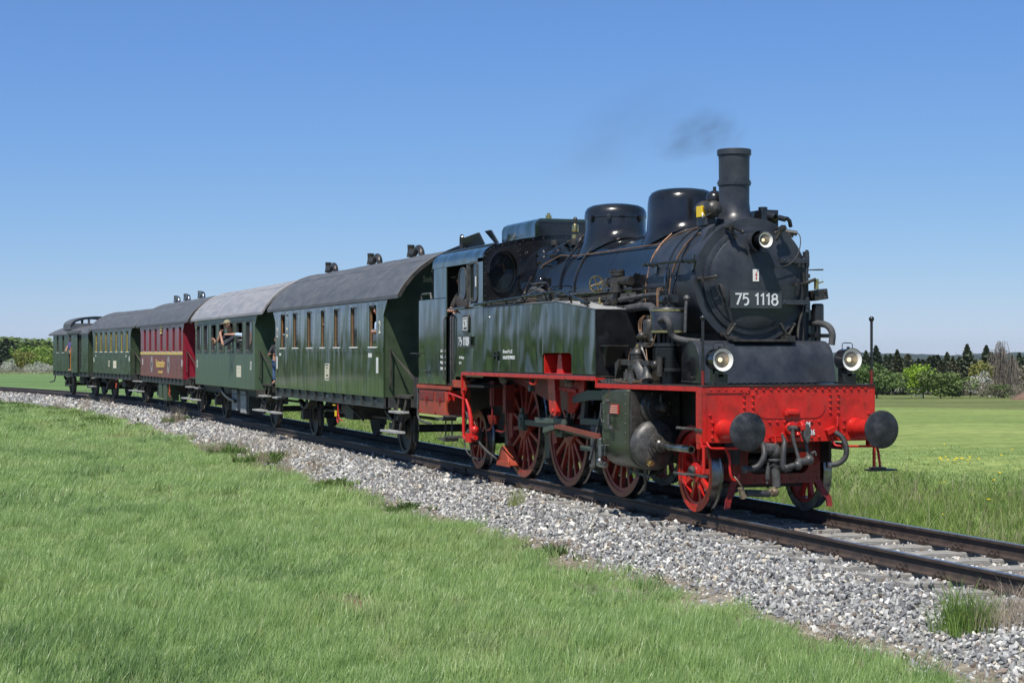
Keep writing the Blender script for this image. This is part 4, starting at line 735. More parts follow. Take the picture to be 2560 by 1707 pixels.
# ventilator box and hatches on cab roof
b = B()
prof = [(-.50, 3.76), (-.50, 3.98), (-.47, 4.05), (-.40, 4.09), (.40, 4.09), (.47, 4.05), (.50, 3.98), (.50, 3.76)]
b.prism(prof, -9.75, -8.12, 'x'); VB = L('roof_ventilator', b, 'cab', .012)
b = B(); f = rrect(-.44, .44, 3.80, 4.05, .04); g = rrect(-.41, .41, 3.83, 4.02, .03); b.frame(f, g, -8.118, -8.10, 'x'); b.box(-8.115, -8.108, -.41, .41, 3.83, 4.02); L('ventilator_front', b, 'black', parent=VB)
b = B(); b.cyl((-8.3, -.2, 4.09), (-8.3, -.2, 4.15), .05, n=12); b.cyl((-8.3, -.2, 4.15), (-8.3, -.2, 4.19), .03, n=8); L('vent_cap', b, 'brass', parent=VB)
b = B(); b.add([(-10.9, -.75, 3.72), (-9.95, -.75, 3.78), (-9.95, -.85, 3.97), (-10.95, -.85, 3.92), (-10.9, -.72, 3.72), (-9.95, -.72, 3.78), (-9.95, -.82, 3.97), (-10.95, -.82, 3.92)], [(0, 1, 2, 3), (7, 6, 5, 4), (0, 4, 5, 1), (1, 5, 6, 2), (2, 6, 7, 3), (3, 7, 4, 0)]); L('roof_hatch', b, 'smokebox')
b = B(); b.add([(-9.75, -.62, 3.78), (-9.6, -.62, 3.78), (-9.70, -.72, 4.00), (-10.0, -.72, 4.00), (-9.75, -.59, 3.78), (-9.6, -.59, 3.78), (-9.70, -.69, 4.00), (-10.0, -.69, 4.00)], [(0, 1, 2, 3), (7, 6, 5, 4), (0, 4, 5, 1), (1, 5, 6, 2), (2, 6, 7, 3), (3, 7, 4, 0)]); L('roof_hatch', b, 'smokebox')
b = B(); b.obox((-11.35, -.95, 3.66), (.45, .30, .14), (.35, -.25, .3)); L('bunker_hatch', b, 'black', .01); b = B(); b.tube([(-11.05, -.8, 3.6), (-11.05, -.8, 3.92), (-11.03, -.8, 3.98), (-10.98, -.8, 3.98), (-10.95, -.8, 3.92), (-10.97, -.8, 3.6)], .03, 8, smooth=1); L('hatch_handle', b, 'black')
# running boards
b = B(); b.box(-9.02, -3.30, -1.42, -.62, 1.625, 1.652); b.box(-9.02, -3.30, .62, 1.42, 1.625, 1.652); L('running_board', b, 'iron', .003)
b = B(); b.box(-9.03, -3.28, -1.435, -1.42, 1.585, 1.638); b.box(-9.03, -3.28, 1.42, 1.435, 1.585, 1.638); b.box(-9.06, -9.03, -1.435, -1.36, 1.28, 1.62); b.box(-3.28, -3.26, -1.43, -1.3, 1.50, 1.62); L('board_edge', b, 'red', .004)
b = B(); q = [(-3.27, -1.42), (-.77, -1.145), (-.77, -.6), (-3.27, -.6)]
for s in (1, -1): b.prism([(x, y * s) for x, y in q], 1.545, 1.562, 'z')
b.add([(-3.42, -1.42, 1.64), (-3.42, -.85, 1.64), (-3.10, -.85, 1.564), (-3.10, -1.40, 1.564)], [(0, 1, 2, 3)]); L('front_running_board', b, 'iron')
b = B()
for s in (1, -1): b.prism([(x, y * s) for x, y in ((-3.27, -1.435), (-.77, -1.158), (-.77, -1.145), (-3.27, -1.42))], 1.495, 1.551, 'z')
L('front_board_edge', b, 'red')
b = B()
for i in range(9):
    for j in range(9): b.obox((-3.38 + i * .055, -1.37 + j * .045 + .02 * (i % 2), 1.632 - i * .0135 if i < 6 else 1.565), (.022, .008, .008), (0, 0, .7))
o = L('tread_pattern', b, 'steel'); o['kind'] = 'stuff'
b = B(); b.prism([(-8.95, 1.585), (-8.2, 1.52), (-5.9, 1.12), (-5.55, 1.05), (-5.55, 1.585)], -.86, -.84); b.prism([(-8.95, 1.585), (-5.55, 1.585), (-5.55, 1.60), (-8.95, 1.60)], -1.3, -.62); L('board_bracket', b, 'frred')
b = B(); b.rivets([(-5.62, -.86, 1.10 + k * .09) for k in range(5)], .012, (0, -1, 0)); o = L('bracket_rivets', b, 'frred'); o['kind'] = 'stuff'
# motion support in the tank recess
b = B(); b.box(-5.34, -4.26, -.96, -.94, 1.66, 1.93); b.prism([(-5.05, 1.66), (-4.80, 1.66), (-4.86, 1.93), (-4.98, 1.93)], -1.30, -.96); b.box(-5.34, -5.32, -1.38, -.95, 1.66, 1.93); b.box(-5.32, -4.26, -1.38, -.95, 1.652, 1.664); L('tank_recess', b, 'red', .004)
b = B(); b.prism([(-5.42, 1.60), (-5.14, 1.60), (-5.06, 1.12), (-5.10, 1.06), (-5.22, 1.06), (-5.34, 1.12)], -1.30, -1.22); b.prism([(-5.14, 1.60), (-4.45, 1.60), (-4.45, 1.42), (-4.9, 1.1), (-5.08, 1.1)], -1.12, -1.08); b.bar((-5.2, -1.25, 1.45), (-4.7, -1.12, 1.42), .05, .05); b.cyl((-5.19, -1.32, 1.13), (-5.19, -1.20, 1.13), .03, n=10); L('motion_bracket', b, 'red', .006)
b = B(); b.tube([(-5.9, -1.38, 1.59), (-5.88, -1.40, 1.50), (-5.62, -1.40, 1.49), (-5.60, -1.38, 1.59)], .016, 6, smooth=1); L('grab_loop', b, 'red')
for x in (-7.55, -4.75):
    b = B(); b.lathe([(.07, 0), (.075, -.03), (.06, -.09), (.03, -.115), (.0002, -.12)], (x, -1.22, 1.58), (0, 0, 1), 14, (0, 0)); l_ = L('inspection_lamp', b, 'lensglass'); b = B(); b.cyl((x, -1.22, 1.59), (x, -1.22, 1.54), .08, n=14); b.tube([(x + .08, -1.22, 1.54), (x + .09, -1.22, 1.48), (x, -1.22, 1.45), (x - .09, -1.22, 1.48), (x - .08, -1.22, 1.54)], .006, 6, smooth=1); L('lamp_guard', b, 'dull', parent=l_)
b = B(); b.cyl((-6.35, -1.2, 1.56), (-6.35, -1.2, 1.44), .035, n=10); b.cyl((-6.35, -1.2, 1.50), (-6.55, -1.2, 1.53), .022, n=8); b.box(-6.4, -6.3, -1.24, -1.16, 1.38, 1.45); L('drain_cock', b, 'rodgreen', .004)
# cylinders
for s in (-1, 1):
    C = link('cylinder', None, LO)
    yo, zc, r = s * 1.05, .79, .325
    pr = [(s * 1.375, 1.49), (s * .66, 1.49), (s * .66, .79)] + [(yo + s * r * math.cos(R_(a)), zc + r * math.sin(R_(a))) for a in range(-170, 1, 10)][1:]
    b = B(); b.prism(pr, -3.20, -2.34, 'x'); part('cylinder_casing', b, 'cylgreen', C, .03)
    pr2 = [(s * 1.34, 1.46), (s * .68, 1.46), (s * .68, .79)] + [(yo + s * (r - .02) * math.cos(R_(a)), zc + (r - .02) * math.sin(R_(a))) for a in range(-170, 1, 10)][1:]
    b = B(); b.prism(pr2, -2.34, -2.27, 'x'); part('cylinder_end_plate', b, 'iron', C, .006)
    b = B(); b.lathe([(.315, 0), (.315, .05), (.30, .085), (.24, .125), (.14, .14), (.14, .17), (.11, .175)], (-2.27, yo, zc), (1, 0, 0), 40, (0, 1)); cc = part('cylinder_cover', b, 'dull', C)
    b = B(); b.lathe([(.12, 0), (.12, .04), (.085, .05), (.085, .10), (.065, .12), (.065, .24), (.05, .24)], (-2.10, yo, zc), (1, 0, 0), 24, (0, 1)); b.rivets([(-2.05, yo + .10 * math.cos(a), zc + .10 * math.sin(a)) for a in [k * PI / 4 for k in range(8)]], .014, (1, 0, 0)); part('gland', b, 'iron', cc)
    b = B(); b.lathe([(.046, 0), (.046, .95), (.036, .95), (.034, .80)], (-2.10, yo, zc), (1, 0, 0), 24, (0, 0)); b.lathe([(.0002, .80), (.036, .80)], (-2.10, yo, zc), (1, 0, 0), 16, (0, 0)); part('tail_rod_tube', b, 'steel', C)
    b = B(); b.rivets([(-2.155, yo + .03, zc + .20)], .028, (1, 0, 0)); b.cyl((-2.2, yo + s * .12, zc - .22), (-2.02, yo + s * .12, zc - .22), .028, n=10); b.cyl((-2.10, yo + s * .12, zc - .22), (-2.06, yo + s * .12, zc - .22), .042, n=6); part('drain_plug', b, 'brass' if s < 0 else 'iron', C)
    b = B(); b.lathe([(.215, 0), (.215, .03), (.20, .04), (.14, .05), (.12, .08), (.0002, .08)], (-2.27, s * 1.02, 1.26), (1, 0, 0), 36, (0, 0)); b.lathe([(.055, 0), (.055, .24), (.04, .25)], (-2.22, s * 1.02, 1.27), (1, 0, 0), 18, (0, 1)); b.cyl((-2.10, s * 1.02, 1.27), (-2.10, s * 1.02, 1.42), .02, n=8); b.ball((-2.10, s * 1.02, 1.42), .025, 8); vv = part('valve_chest_cover', b, 'iron', C)
    b = B(); b.rivets([(-2.235, s * 1.02 + .185 * math.cos(a), 1.26 + .185 * math.sin(a)) for a in [k * PI / 4 + .3 for k in range(8)]], .02, (1, 0, 0)); part('cover_bolt', b, 'steel', vv)
    b = B(); b.rivets([(-3.12, s * 1.376, 1.42 - k * .12) for k in range(6)] + [(-2.40, s * 1.376, 1.42 - k * .12) for k in range(6)], .012, (0, s, 0)); b.rivets([(-2.27, s * 1.32, 1.40 - k * .085) for k in range(8)] + [(-2.27, yo + s * .285 * math.cos(R_(a)), zc + .285 * math.sin(R_(a))) for a in range(-150, 0, 25)], .010, (1, 0, 0)); o = part('casing_rivets', b, 'dull', C); o['kind'] = 'stuff'
    b = B()
    for x in (-3.0, -2.75, -2.5): b.cyl((x, yo, .47), (x, yo, .36), .03, n=8)
    b.bar((-3.0, yo, .42), (-2.3, yo, .38), .03, .03); b.tube([(-2.75, yo, .47), (-2.72, yo - s * .1, .34), (-2.9, yo - s * .16, .16)], .02, 6, smooth=1); part('drain_valve', b, 'dull', C)
b = B(); b.box(-2.90, -2.60, -1.392, -1.378, 1.17, 1.29); RS = L('small_red_sign', b, 'signred', .002)
for k in range(4): b = B(); b.box(-2.87, -2.63, -1.395, -1.391, 1.265 - k * .027, 1.272 - k * .027); L('sign_line', b, 'cream', parent=RS)
b = B(); b.cyl((-2.85, -1.42, 1.02), (-2.85, -1.42, 1.17), .022, n=8); b.ball((-2.85, -1.43, 1.33), .04, 10, .7); b.cyl((-2.85, -1.40, 1.0), (-2.70, -1.42, .97), .024, n=8); b.tube([(-3.12, -1.41, 1.30), (-3.12, -1.42, 1.12), (-3.05, -1.42, 1.04), (-2.88, -1.42, 1.05)], .009, 6, smooth=1); L('oil_cup', b, 'dull')
b = B(); b.tube([(-2.86, -1.40, 1.48), (-2.93, -1.41, 1.35)], .007, 6); L('copper_pipes', b, 'copper')
# motion
def rod(name, pts, m, y0, y1): b = B(); b.prism(pts, y0, y1); return L(name, b, m, .008)
for s in (-1, 1):
    Y = lambda a, b_: sorted((s * a, s * b_))
    px, pz = .31, .88
    for xa, xb in ((XA[0], XA[1]), (XA[1], XA[2])): rod('coupling_rod', [(xa + px, pz - .045), (xa + px, pz + .045), (xb + px, pz + .045), (xb + px, pz - .045)], 'rodgreen', *Y(.90, .94))
    for x in XA:
        b = B(); b.prism([(x + px - .10, pz - .13), (x + px + .10, pz - .13), (x + px + .12, pz), (x + px + .10, pz + .13), (x + px - .10, pz + .13), (x + px - .12, pz)], *Y(.885, .965)); b.cyl((x + px, s * .96, pz), (x + px, s * .985, pz), .075, n=18); b.box(x + px - .05, x + px + .02, *Y(.90, .95), pz + .13, pz + .22); L('rod_end', b, 'rodgreen', .015)
    rod('connecting_rod', [(XA[1] + px - .1, .82), (XA[1] + px - .1, .95), (-3.95, .835), (-3.95, .745)], 'rodgreen', *Y(1.00, 1.06))
    b = B(); b.prism([(XA[1] + px - .14, .74), (XA[1] + px + .14, .74), (XA[1] + px + .16, 1.0), (XA[1] + px - .14, 1.02)], *Y(.98, 1.09)); b.cyl((XA[1] + px, s * 1.08, .88), (XA[1] + px, s * 1.14, .88), .08, n=18); b.box(XA[1] + px - .16, XA[1] + px - .06, *Y(1.0, 1.08), 1.0, 1.12); L('big_end', b, 'rodgreen', .015)
    rod('return_crank', [(XA[1] + px - .06, .86), (XA[1] + px - .02, .96), (XA[1] - .02, .84), (XA[1] - .06, .74)], 'rodgreen', *Y(1.13, 1.17))
    rod('eccentric_rod', [(XA[1] - .02, .74), (XA[1] - .02, .83), (-5.15, 1.0), (-5.15, .93)] if False else [(-5.88, .78), (-5.88, .86), (-4.98, .99), (-4.98, .93)], 'rodgreen', *Y(1.17, 1.20))
    rod('upper_valve_rod', [(-6.25, .92), (-6.25, 1.0), (-4.98, 1.02), (-4.98, .95)], 'rodgreen', *Y(1.15, 1.19))
    b = B(); b.box(-4.66, -3.20, *Y(1.0, 1.10), .96, 1.05); b.box(-4.66, -3.20, *Y(1.0, 1.10), .60, .66); L('slide_bar', b, 'rodgreen', .008)
    b = B(); b.box(-4.2, -3.86, *Y(.97, 1.13), .66, .96); b.cyl((-3.9, s * 1.05, .79), (-3.2, s * 1.05, .79), .04, n=14); b.prism([(-4.12, .68), (-3.98, .68), (-4.0, .36), (-4.10, .36)], *Y(1.13, 1.16)); L('crosshead', b, 'dull', .012)
    b = B(); b.prism([(-4.85, 1.24), (-4.85, 1.34), (-4.30, 1.44), (-3.2, 1.46), (-3.2, 1.34), (-4.25, 1.30)], *Y(1.08, 1.14)); b.box(-3.34, -3.2, *Y(1.02, 1.2), 1.18, 1.46); L('valve_spindle_guide', b, 'rodgreen', .008)
    b = B(); b.prism([(-4.72, .95), (-4.60, .95), (-4.52, 1.25), (-4.60, 1.55), (-4.72, 1.55), (-4.66, 1.25)], *Y(1.02, 1.08)); b.bar((-4.1, s * 1.17, .5), (-3.7, s * 1.12, 1.36), .03, .05); b.bar((-4.1, s * 1.16, .42), (-3.98, s * 1.16, .42), .04, .05); L('expansion_link', b, 'dull', .006)
    b = B(); b.prism([(-5.34, .86), (-5.34, .92), (-3.25, .76), (-3.25, .70)] if False else [(-5.30, .95), (-5.30, .88), (-3.6, .80), (-3.6, .87)], *Y(1.215, 1.24)); L('union_rod', b, 'tyreside', .004)
b = B(); b.box(-3.24, -3.0, -1.41, -1.36, .62, .76); b.cyl((-3.1, -1.43, .60), (-3.1, -1.43, .84), .035, n=8); b.ball((-3.1, -1.44, .55), .045, 8); b.cyl((-3.22, -1.40, .50), (-2.98, -1.40, .50), .04, n=8); L('lubricator_drain', b, 'steel', .006)
# air pump group
P0 = (-2.0, -.96)
b = B(); b.lathe([(.15, 1.72), (.205, 1.72)] + [(r, z) for k in range(9) for r, z in ((.205, 1.76 + k * .029), (.205, 1.768 + k * .029), (.172, 1.770 + k * .029), (.172, 1.786 + k * .029))] + [(.205, 2.03), (.205, 2.07), (.17, 2.07)], (*P0, 0), (0, 0, 1), 32, (1, 1)); AP = L('air_pump', b, 'black', smooth=25)
b = B(); b.lathe([(.21, 0), (.215, .02), (.215, .30), (.20, .32)], (*P0, 2.19), (0, 0, 1), 32); L('steam_cylinder', b, 'smokebox', parent=AP)
for z in (2.20, 2.465): b = B(); b.lathe([(.216, 0), (.220, 0), (.220, .026), (.216, .026)], (*P0, z), (0, 0, 1), 32, (0, 0)); L('brass_band', b, 'brass', parent=AP)
b = B(); b.box(-2.19, -2.14, -1.12, -1.10, 2.40, 2.45) if False else b.obox((P0[0] - .10, P0[1] - .195, 2.40), (.10, .008, .055), (0, 0, -.45)); b.obox((P0[0] - .12, P0[1] - .185, 2.33), (.09, .008, .05), (0, 0, -.5)); L('maker_plate', b, 'brass', parent=AP)
b = B()
for a in (0, PI / 2, PI, 1.5 * PI): b.cyl((P0[0] + .13 * math.cos(a), P0[1] + .13 * math.sin(a), 2.05), (P0[0] + .13 * math.cos(a), P0[1] + .13 * math.sin(a), 2.2), .025, n=8)
b.cyl((*P0, 2.05), (*P0, 2.2), .03, n=10); b.cyl((*P0, 1.56), (*P0, 1.73), .11, n=14); b.cyl((*P0, 2.5), (*P0, 2.56), .12, n=18); b.cyl((P0[0] - .13, P0[1] - .05, 2.5), (P0[0] - .13, P0[1] - .05, 2.6), .035, n=10); b.ball((P0[0] + .08, P0[1] - .22, 1.80), .06, 10); b.cyl((P0[0] + .16, P0[1] - .19, 1.66), (P0[0] + .16, P0[1] - .19, 1.90), .04, n=10); b.ball((P0[0] - .06, P0[1] - .20, 2.10), .045, 8); b.cyl((P0[0] - .06, P0[1] - .20, 2.06), (P0[0] - .06, P0[1] - .20, 2.2), .03, n=8); L('pump_rods', b, 'iron', parent=AP)
b = B(); b.lathe([(.08, 0), (.085, .01), (.085, .25), (.07, .27)], (-2.26, -1.10, 2.10), (0, 0, 1), 18); b.box(-2.45, -2.15, -1.2, -1.0, 2.02, 2.08); b.cyl((-2.3, -1.1, 2.36), (-2.3, -1.1, 2.42), .03, n=8); L('pump_governor', b, 'iron', .004)
b = B(); b.box(-2.08, -1.86, -1.04, -.88, 2.57, 2.68); b.cyl((-2.05, -1.04, 2.60), (-1.90, -1.04, 2.60), .05, n=12)
for k in range(4): b.cyl((-2.06 + k * .055, -1.04, 2.66), (-2.06 + k * .055, -1.04, 2.74), .016, n=6)
b.cyl((-1.97, -.95, 2.66), (-1.97, -.88, 2.9), .022, n=8); L('lubricator', b, 'black', .008)
b = B()
for k in range(3): b.tube([(-2.03 + k * .05, -1.06, 2.72), (-2.02 + k * .05, -1.10, 2.77), (-1.98 + k * .02, -1.13, 2.70), (-1.95 + k * .02, -1.14, 2.45), (-1.96 + k * .015, -1.15, 2.2), (-2.0 - k * .02, -1.17, 2.03), (-2.18, -1.18, 2.02)], .0055, 6, smooth=2)
for k in range(3): b.tube([(-2.30 - k * .03, -1.14, 2.42), (-2.34 - k * .05, -1.18, 2.36), (-2.34 - k * .04, -1.18, 2.2), (-2.22, -1.18, 2.1), (-2.16, -1.19, 1.95), (-2.12 + k * .02, -1.20, 1.75), (-2.08, -1.22, 1.62)], .0055, 6, smooth=2)
b.tube([(-2.95, -1.30, 1.60), (-2.6, -1.33, 1.575), (-2.2, -1.30, 1.58), (-2.05, -1.25, 1.62)], .010, 6, smooth=1); b.tube([(-2.62, -1.2, 2.0), (-2.66, -1.22, 1.9), (-2.64, -1.22, 1.8)], .006, 6, smooth=1); L('copper_pipes', b, 'copper')
# feed pump with bent casting
b = B(); b.cyl((-2.42, -1.2, 1.78), (-2.42, -1.2, 1.86), .13, n=18); b.cyl((-2.42, -1.2, 1.86), (-2.42, -1.2, 1.93), .085, n=16); b.lathe([(.095, 0), (.09, .03), (.06, .07), (.03, .09)], (-2.42, -1.2, 1.93), (0, 0, 1), 16); b.box(-2.86, -2.42, -1.25, -1.14, 1.79, 1.86); b.prism([(-2.98, 1.82), (-2.86, 1.87), (-2.86, 1.79), (-2.95, 1.62), (-2.98, 1.62)], -1.28, -1.12); b.box(-2.42, -2.0, -1.24, -1.14, 1.79, 1.85); FP = L('feed_pump', b, 'iron', .008)
b = B(); b.tube([(-2.52, -1.2, 1.66), (-2.50, -1.2, 1.74), (-2.42, -1.2, 1.78), (-2.30, -1.2, 1.76), (-2.24, -1.2, 1.66), (-2.24, -1.2, 1.57)], [.07, .10, .11, .10, .085, .08], 14, smooth=2); L('pump_elbow', b, 'dull', parent=FP)
b = B()
for x, y, h in ((-2.66, -1.24, .14), (-2.38, -1.30, .13), (-2.1, -1.22, .14)): b.cyl((x, y, 1.565), (x, y, 1.565 + h), .045, n=12); b.cyl((x, y, 1.565 + h), (x, y, 1.60 + h), .025, n=6)
for k in range(7): b.ball((-2.72 + k * .07, -1.30 + (k % 2) * .03, 1.60), .026, 6)
L('pump_valve', b, 'dull', parent=FP)
b = B(); b.cyl((-2.42, -1.2, 2.01), (-2.42, -1.2, 2.06), .02, n=8); b.box(-2.45, -2.39, -1.225, -1.175, 1.99, 2.03); L('brass_nut', b, 'brass', parent=FP)
b = B(); b.ball((-2.28, -1.2, 2.16), .06, 10); b.cyl((-2.40, -1.2, 2.15), (-2.18, -1.2, 2.16), .028, n=8); b.tube([(-2.30, -1.2, 2.13), (-2.30, -1.2, 2.02), (-2.22, -1.2, 1.95), (-2.14, -1.2, 1.86)], [.03, .028, .014, .012], 8, smooth=1); L('stop_valve', b, 'iron')
b = B(); b.tube([(-2.10, -1.18, 1.85), (-2.12, -1.20, 1.7), (-2.06, -1.22, 1.60)], [.05, .06, .075], 10, smooth=1); L('greasy_hose', b, 'dull')
# box under the smokebox
def qpoly(x0, x1, z0, z1, r): return [(x0, z0), (x0, z1), (x1 - r, z1)] + [(x1 - r + r * math.sin(R_(a)), z1 - r * 1.0 + r * math.cos(R_(a))) for a in range(15, 91, 15)] + [(x1 - .0 + .05, z0 + .06), (x1 + .06, z0)]
b = B(); b.prism(qpoly(-1.70, -1.20, 1.575, 2.10, .26), -.92, .92); L('front_box', b, 'smokebox', .006)
b = B(); b.prism(qpoly(-1.695, -1.205, 1.58, 2.092, .26), -.924, -.9205); L('box_end', b, 'black')
b = B(); b.box(-1.45, -1.26, -.42, .42, 2.085, 2.115); b.box(-1.40, -1.30, -.46, -.34, 2.11, 2.15); b.box(-1.40, -1.30, .30, .44, 2.11, 2.16); L('box_step', b, 'iron', .004)
b = B(); b.rivets([(-1.135, -.88 + k * .088, 1.60) for k in range(21)] + [(-1.66 + k * .05, -.935, 1.60) for k in range(10)], .010, (0, 0, 1)); o = L('box_rivets', b, 'dull'); o['kind'] = 'stuff'
b = B(); b.lathe([(.62, 0), (.62, .5)], (-1.9, 0, 2.55), (-1, 0, 0), 24) if False else b.box(-2.7, -1.7, -.45, .45, 1.55, 2.2); L('smokebox_saddle', b, 'soot')
for s in (-1, 1):
    b = B(); b.tube([(-1.70, s * .88, 2.33), (-1.55, s * .90, 2.32), (-1.42, s * .96, 2.30), (-1.36, s * 1.0, 2.20), (-1.36, s * .98, 2.05)] if s > 0 else [(-1.9, -1.12, 2.35), (-1.72, -1.12, 2.38), (-1.66, -1.1, 2.30), (-1.72, -1.05, 2.15), (-1.62, -.95, 2.10), (-1.4, -.8, 2.08)], .042, 12, smooth=2); L('lagged_pipe', b, 'lagged')
b = B(); b.tube([(-1.60, -.90, 2.62), (-1.58, -.92, 2.50), (-1.58, -.93, 2.2)], .02, 8); b.ball((-1.60, -.90, 2.62), .045, 8); L('stay_rod', b, 'dull')
# far side pump seen right of the smokebox
b = B(); b.lathe([(.07, 0), (.078, .01), (.078, .27), (.06, .29)], (-1.62, .93, 2.28), (0, 0, 1), 20); b.cyl((-1.62, .93, 2.05), (-1.62, .93, 2.28), .04, n=10); b.box(-1.72, -1.52, .84, 1.04, 2.14, 2.19); L('oil_reservoir', b, 'black', .003)
b = B(); b.obox((-1.60, .92, 2.68), (.16, .20, .13), (.15, 0, .1)); b.rivets([(-1.52, .86, 2.72), (-1.52, .98, 2.72), (-1.52, .86, 2.64), (-1.52, .98, 2.64)], .02, (1, 0, 0)); b.cyl((-1.8, .84, 2.6), (-1.8, .84, 3.0), .05, n=10); b.cyl((-1.8, .84, 2.9), (-1.8, .84, 2.95), .075, n=10); b.box(-1.85, -1.75, .80, .88, 3.02, 3.1); b.box(-1.86, -1.74, .78, .85, 2.78, 2.84); b.tube([(-1.75, .86, 3.0), (-1.6, 1.0, 3.0)], [.008, .012], 6); L('valve_block', b, 'iron', .008)
b = B(); b.cyl((-1.6, .90, 2.75), (-1.6, .90, 2.84), .03, n=10); b.box(-1.63, -1.57, .88, .92, 2.84, 2.88); b.cyl((-1.6, .90, 2.82), (-1.6, 1.0, 2.85), .01, n=6); L('brass_valve', b, 'brass', .003)
b = B(); b.tube([(-1.5, .66, 2.95), (-1.55, .72, 2.6), (-1.56, .62, 2.3), (-1.5, .58, 2.1)], .016, 8, smooth=2); b.tube([(-1.62, .72, 2.5), (-1.62, .72, 2.1)], .016, 8); L('drain_pipe', b, 'iron')
b = B(); b.cyl((-1.8, .80, 1.56), (-1.8, .80, 2.6), .11, n=16); b.box(-2.3, -1.9, .8, 1.1, 1.56, 2.5); L('preheater', b, 'smokebox')
# buffer beam
BE = link('buffer_beam', None, LO)
b = B(); b.box(-.64, -.62, -1.14, 1.14, .89, 1.555); part('beam_plate', b, 'red', BE, .004)
b = B(); b.box(-.80, -.622, -1.155, -1.14, .89, 1.555); b.box(-.80, -.622, 1.14, 1.155, .89, 1.555); b.box(-.637, -.612, -1.155, -1.10, .89, 1.555); part('beam_side', b, 'red', BE, .003)
b = B(); b.box(-.80, -.60, -1.16, 1.16, 1.556, 1.572); part('beam_top', b, 'iron', BE, .003)
b = B(); b.prism(rrect(-.47, .47, 1.17, 1.478, .15, 6), -.62, -.612, 'x'); part('inspection_cover', b, 'red', BE, .002)
for y0, y1 in ((-1.08, -.68), (.68, 1.08)): b = B(); b.box(-.62, -.606, y0, y1, .90, 1.17); part('buffer_base', b, 'red', BE, .004)
b = B(); b.box(-.62, -.608, -1.13, -.555, 1.478, 1.55); b.box(-.62, -.608, .58, 1.13, 1.478, 1.55) if False else b.box(-.62, -.6135, -.575, -.56, .90, 1.55); part('beam_strip', b, 'red', BE)
X = -.618; rp = [(X, -1.05 + k * .0985, 1.515) for k in range(22)]
for yc in (-.615, -.50, .535, .645): rp += [(X, yc, 1.45 - k * .072) for k in range(4)]
rp += [(X, y, 1.13) for y in (-.28, -.18, -.08, .18, .28, .38)] + [(X, y, .945) for y in (-.28, -.08, .18, .28, .38)]
for s in (-1, 1): rp += [(-.604, s * (.875 + dy), 1.045 + dz) for dy in (-.16, .16) for dz in (.09, 0, -.09)] + [(X, s * 1.06, 1.22)]
b = B(); b.rivets(rp, .020, (1, 0, 0), 1.0, 8); o = part('beam_rivets', b, 'red', BE); o['kind'] = 'stuff'
b = B(); b.rivets([(-.612, y, z) for y, z in ((-.3, 1.45), (0, 1.46), (.3, 1.45), (-.45, 1.32), (.45, 1.32), (-.3, 1.185), (.3, 1.185))], .009, (1, 0, 0)); o = part('cover_screws', b, 'red', BE); o['kind'] = 'stuff'
text('Unt.AM', .088, 'lettering', BE, (-.6115, .15, 1.092), 'x', .8, bold=.003); text('19.04.2026', .088, 'lettering', BE, (-.6115, .165, .998), 'x', .82, bold=.003)
for s in (-1, 1):
    BU = link('buffer', None, LO); y = s * .875
    b = B(); b.lathe([(.125, 0), (.118, .03), (.112, .05), (.112, .40), (.12, .42), (.12, .44), (.085, .44)], (-.606, y, 1.045), (1, 0, 0), 32, (1, 1)); part('buffer_stock', b, 'red', BU)
    b = B(); b.lathe([(.082, 0), (.08, .16), (.12, .185)], (-.18, y, 1.045), (1, 0, 0), 28, (0, 0)); part('buffer_ram', b, 'iron', BU)
    b = B(); b.lathe([(.11, -.03), (.215, -.022), (.225, -.012), (.225, .003), (.215, .010), (.12, .022), (.0002, .026)], (-.012, y, 1.05), (1, 0, 0), 56, (0, 0)); part('buffer_disc', b, 'buffer', BU)
# coupling hook and screw link
b = B(); b.box(-.61, -.55, -.10, .10, 1.20, 1.26); b.prism([(-.61, 1.19), (-.52, 1.22), (-.52, 1.27), (-.61, 1.29)], -.07, .07); L('hook_guard', b, 'red', .012)
b = B(); b.prism([(-.62, 1.0), (-.62, 1.10), (-.46, 1.10), (-.40, 1.14), (-.33, 1.15), (-.28, 1.10), (-.28, 1.04), (-.33, 1.02), (-.33, 1.07), (-.38, 1.08), (-.42, 1.03), (-.38, .98), (-.46, .95)], -.03, .03); b.cyl((-.62, 0, 1.05), (-.55, 0, 1.05), .085, n=16); L('drawhook', b, 'red', .014)
b = B(); b.tube([(-.42, -.085, 1.05), (-.40, -.075, .90), (-.36, -.03, .70), (-.36, -.02, .66)], [.026, .022, .022, .034], 8, smooth=1); b.tube([(-.42, .07, 1.05), (-.40, .08, .90), (-.36, .10, .72), (-.36, .11, .68)], [.026, .022, .022, .034], 8, smooth=1); b.cyl((-.43, -.13, 1.06), (-.43, .10, 1.06), .034, n=12); SC = L('coupling_link', b, 'dull')
b = B(); b.prism([(.02, 1.13), (.07, 1.11), (.10, 1.03), (.08, .90), (.04, .88), (.0, .95), (-.01, 1.05)], -.36, -.28, 'x'); L('coupling_weight', b, 'dull', .02, parent=SC)
b = B(); b.cyl((-.36, -.06, .66), (-.34, .13, .69), .045, n=12); b.cyl((-.36, -.10, .63), (-.36, -.22, .60), .032, n=12); b.ball((-.35, -.05, .63), .055, 10); b.ball((-.35, .10, .69), .06, 10); b.tube([(-.36, .14, .74), (-.36, .18, .80), (-.36, .20, .74)], .012, 6, smooth=1); b.cyl((-.36, .13, .73), (-.33, .13, .78), .02, n=8); L('screw_spindle', b, 'dull', parent=SC)
b = B(); b.tube([(-.58, -.13, .98), (-.50, -.16, .95), (-.45, -.165, .90), (-.42, -.20, .80), (-.40, -.22, .62), (-.40, -.20, .58), (-.38, -.12, .60)], [.018, .02, .034, .034, .036, .045, .035], 10, smooth=2); L('brake_hose', b, 'rubber')
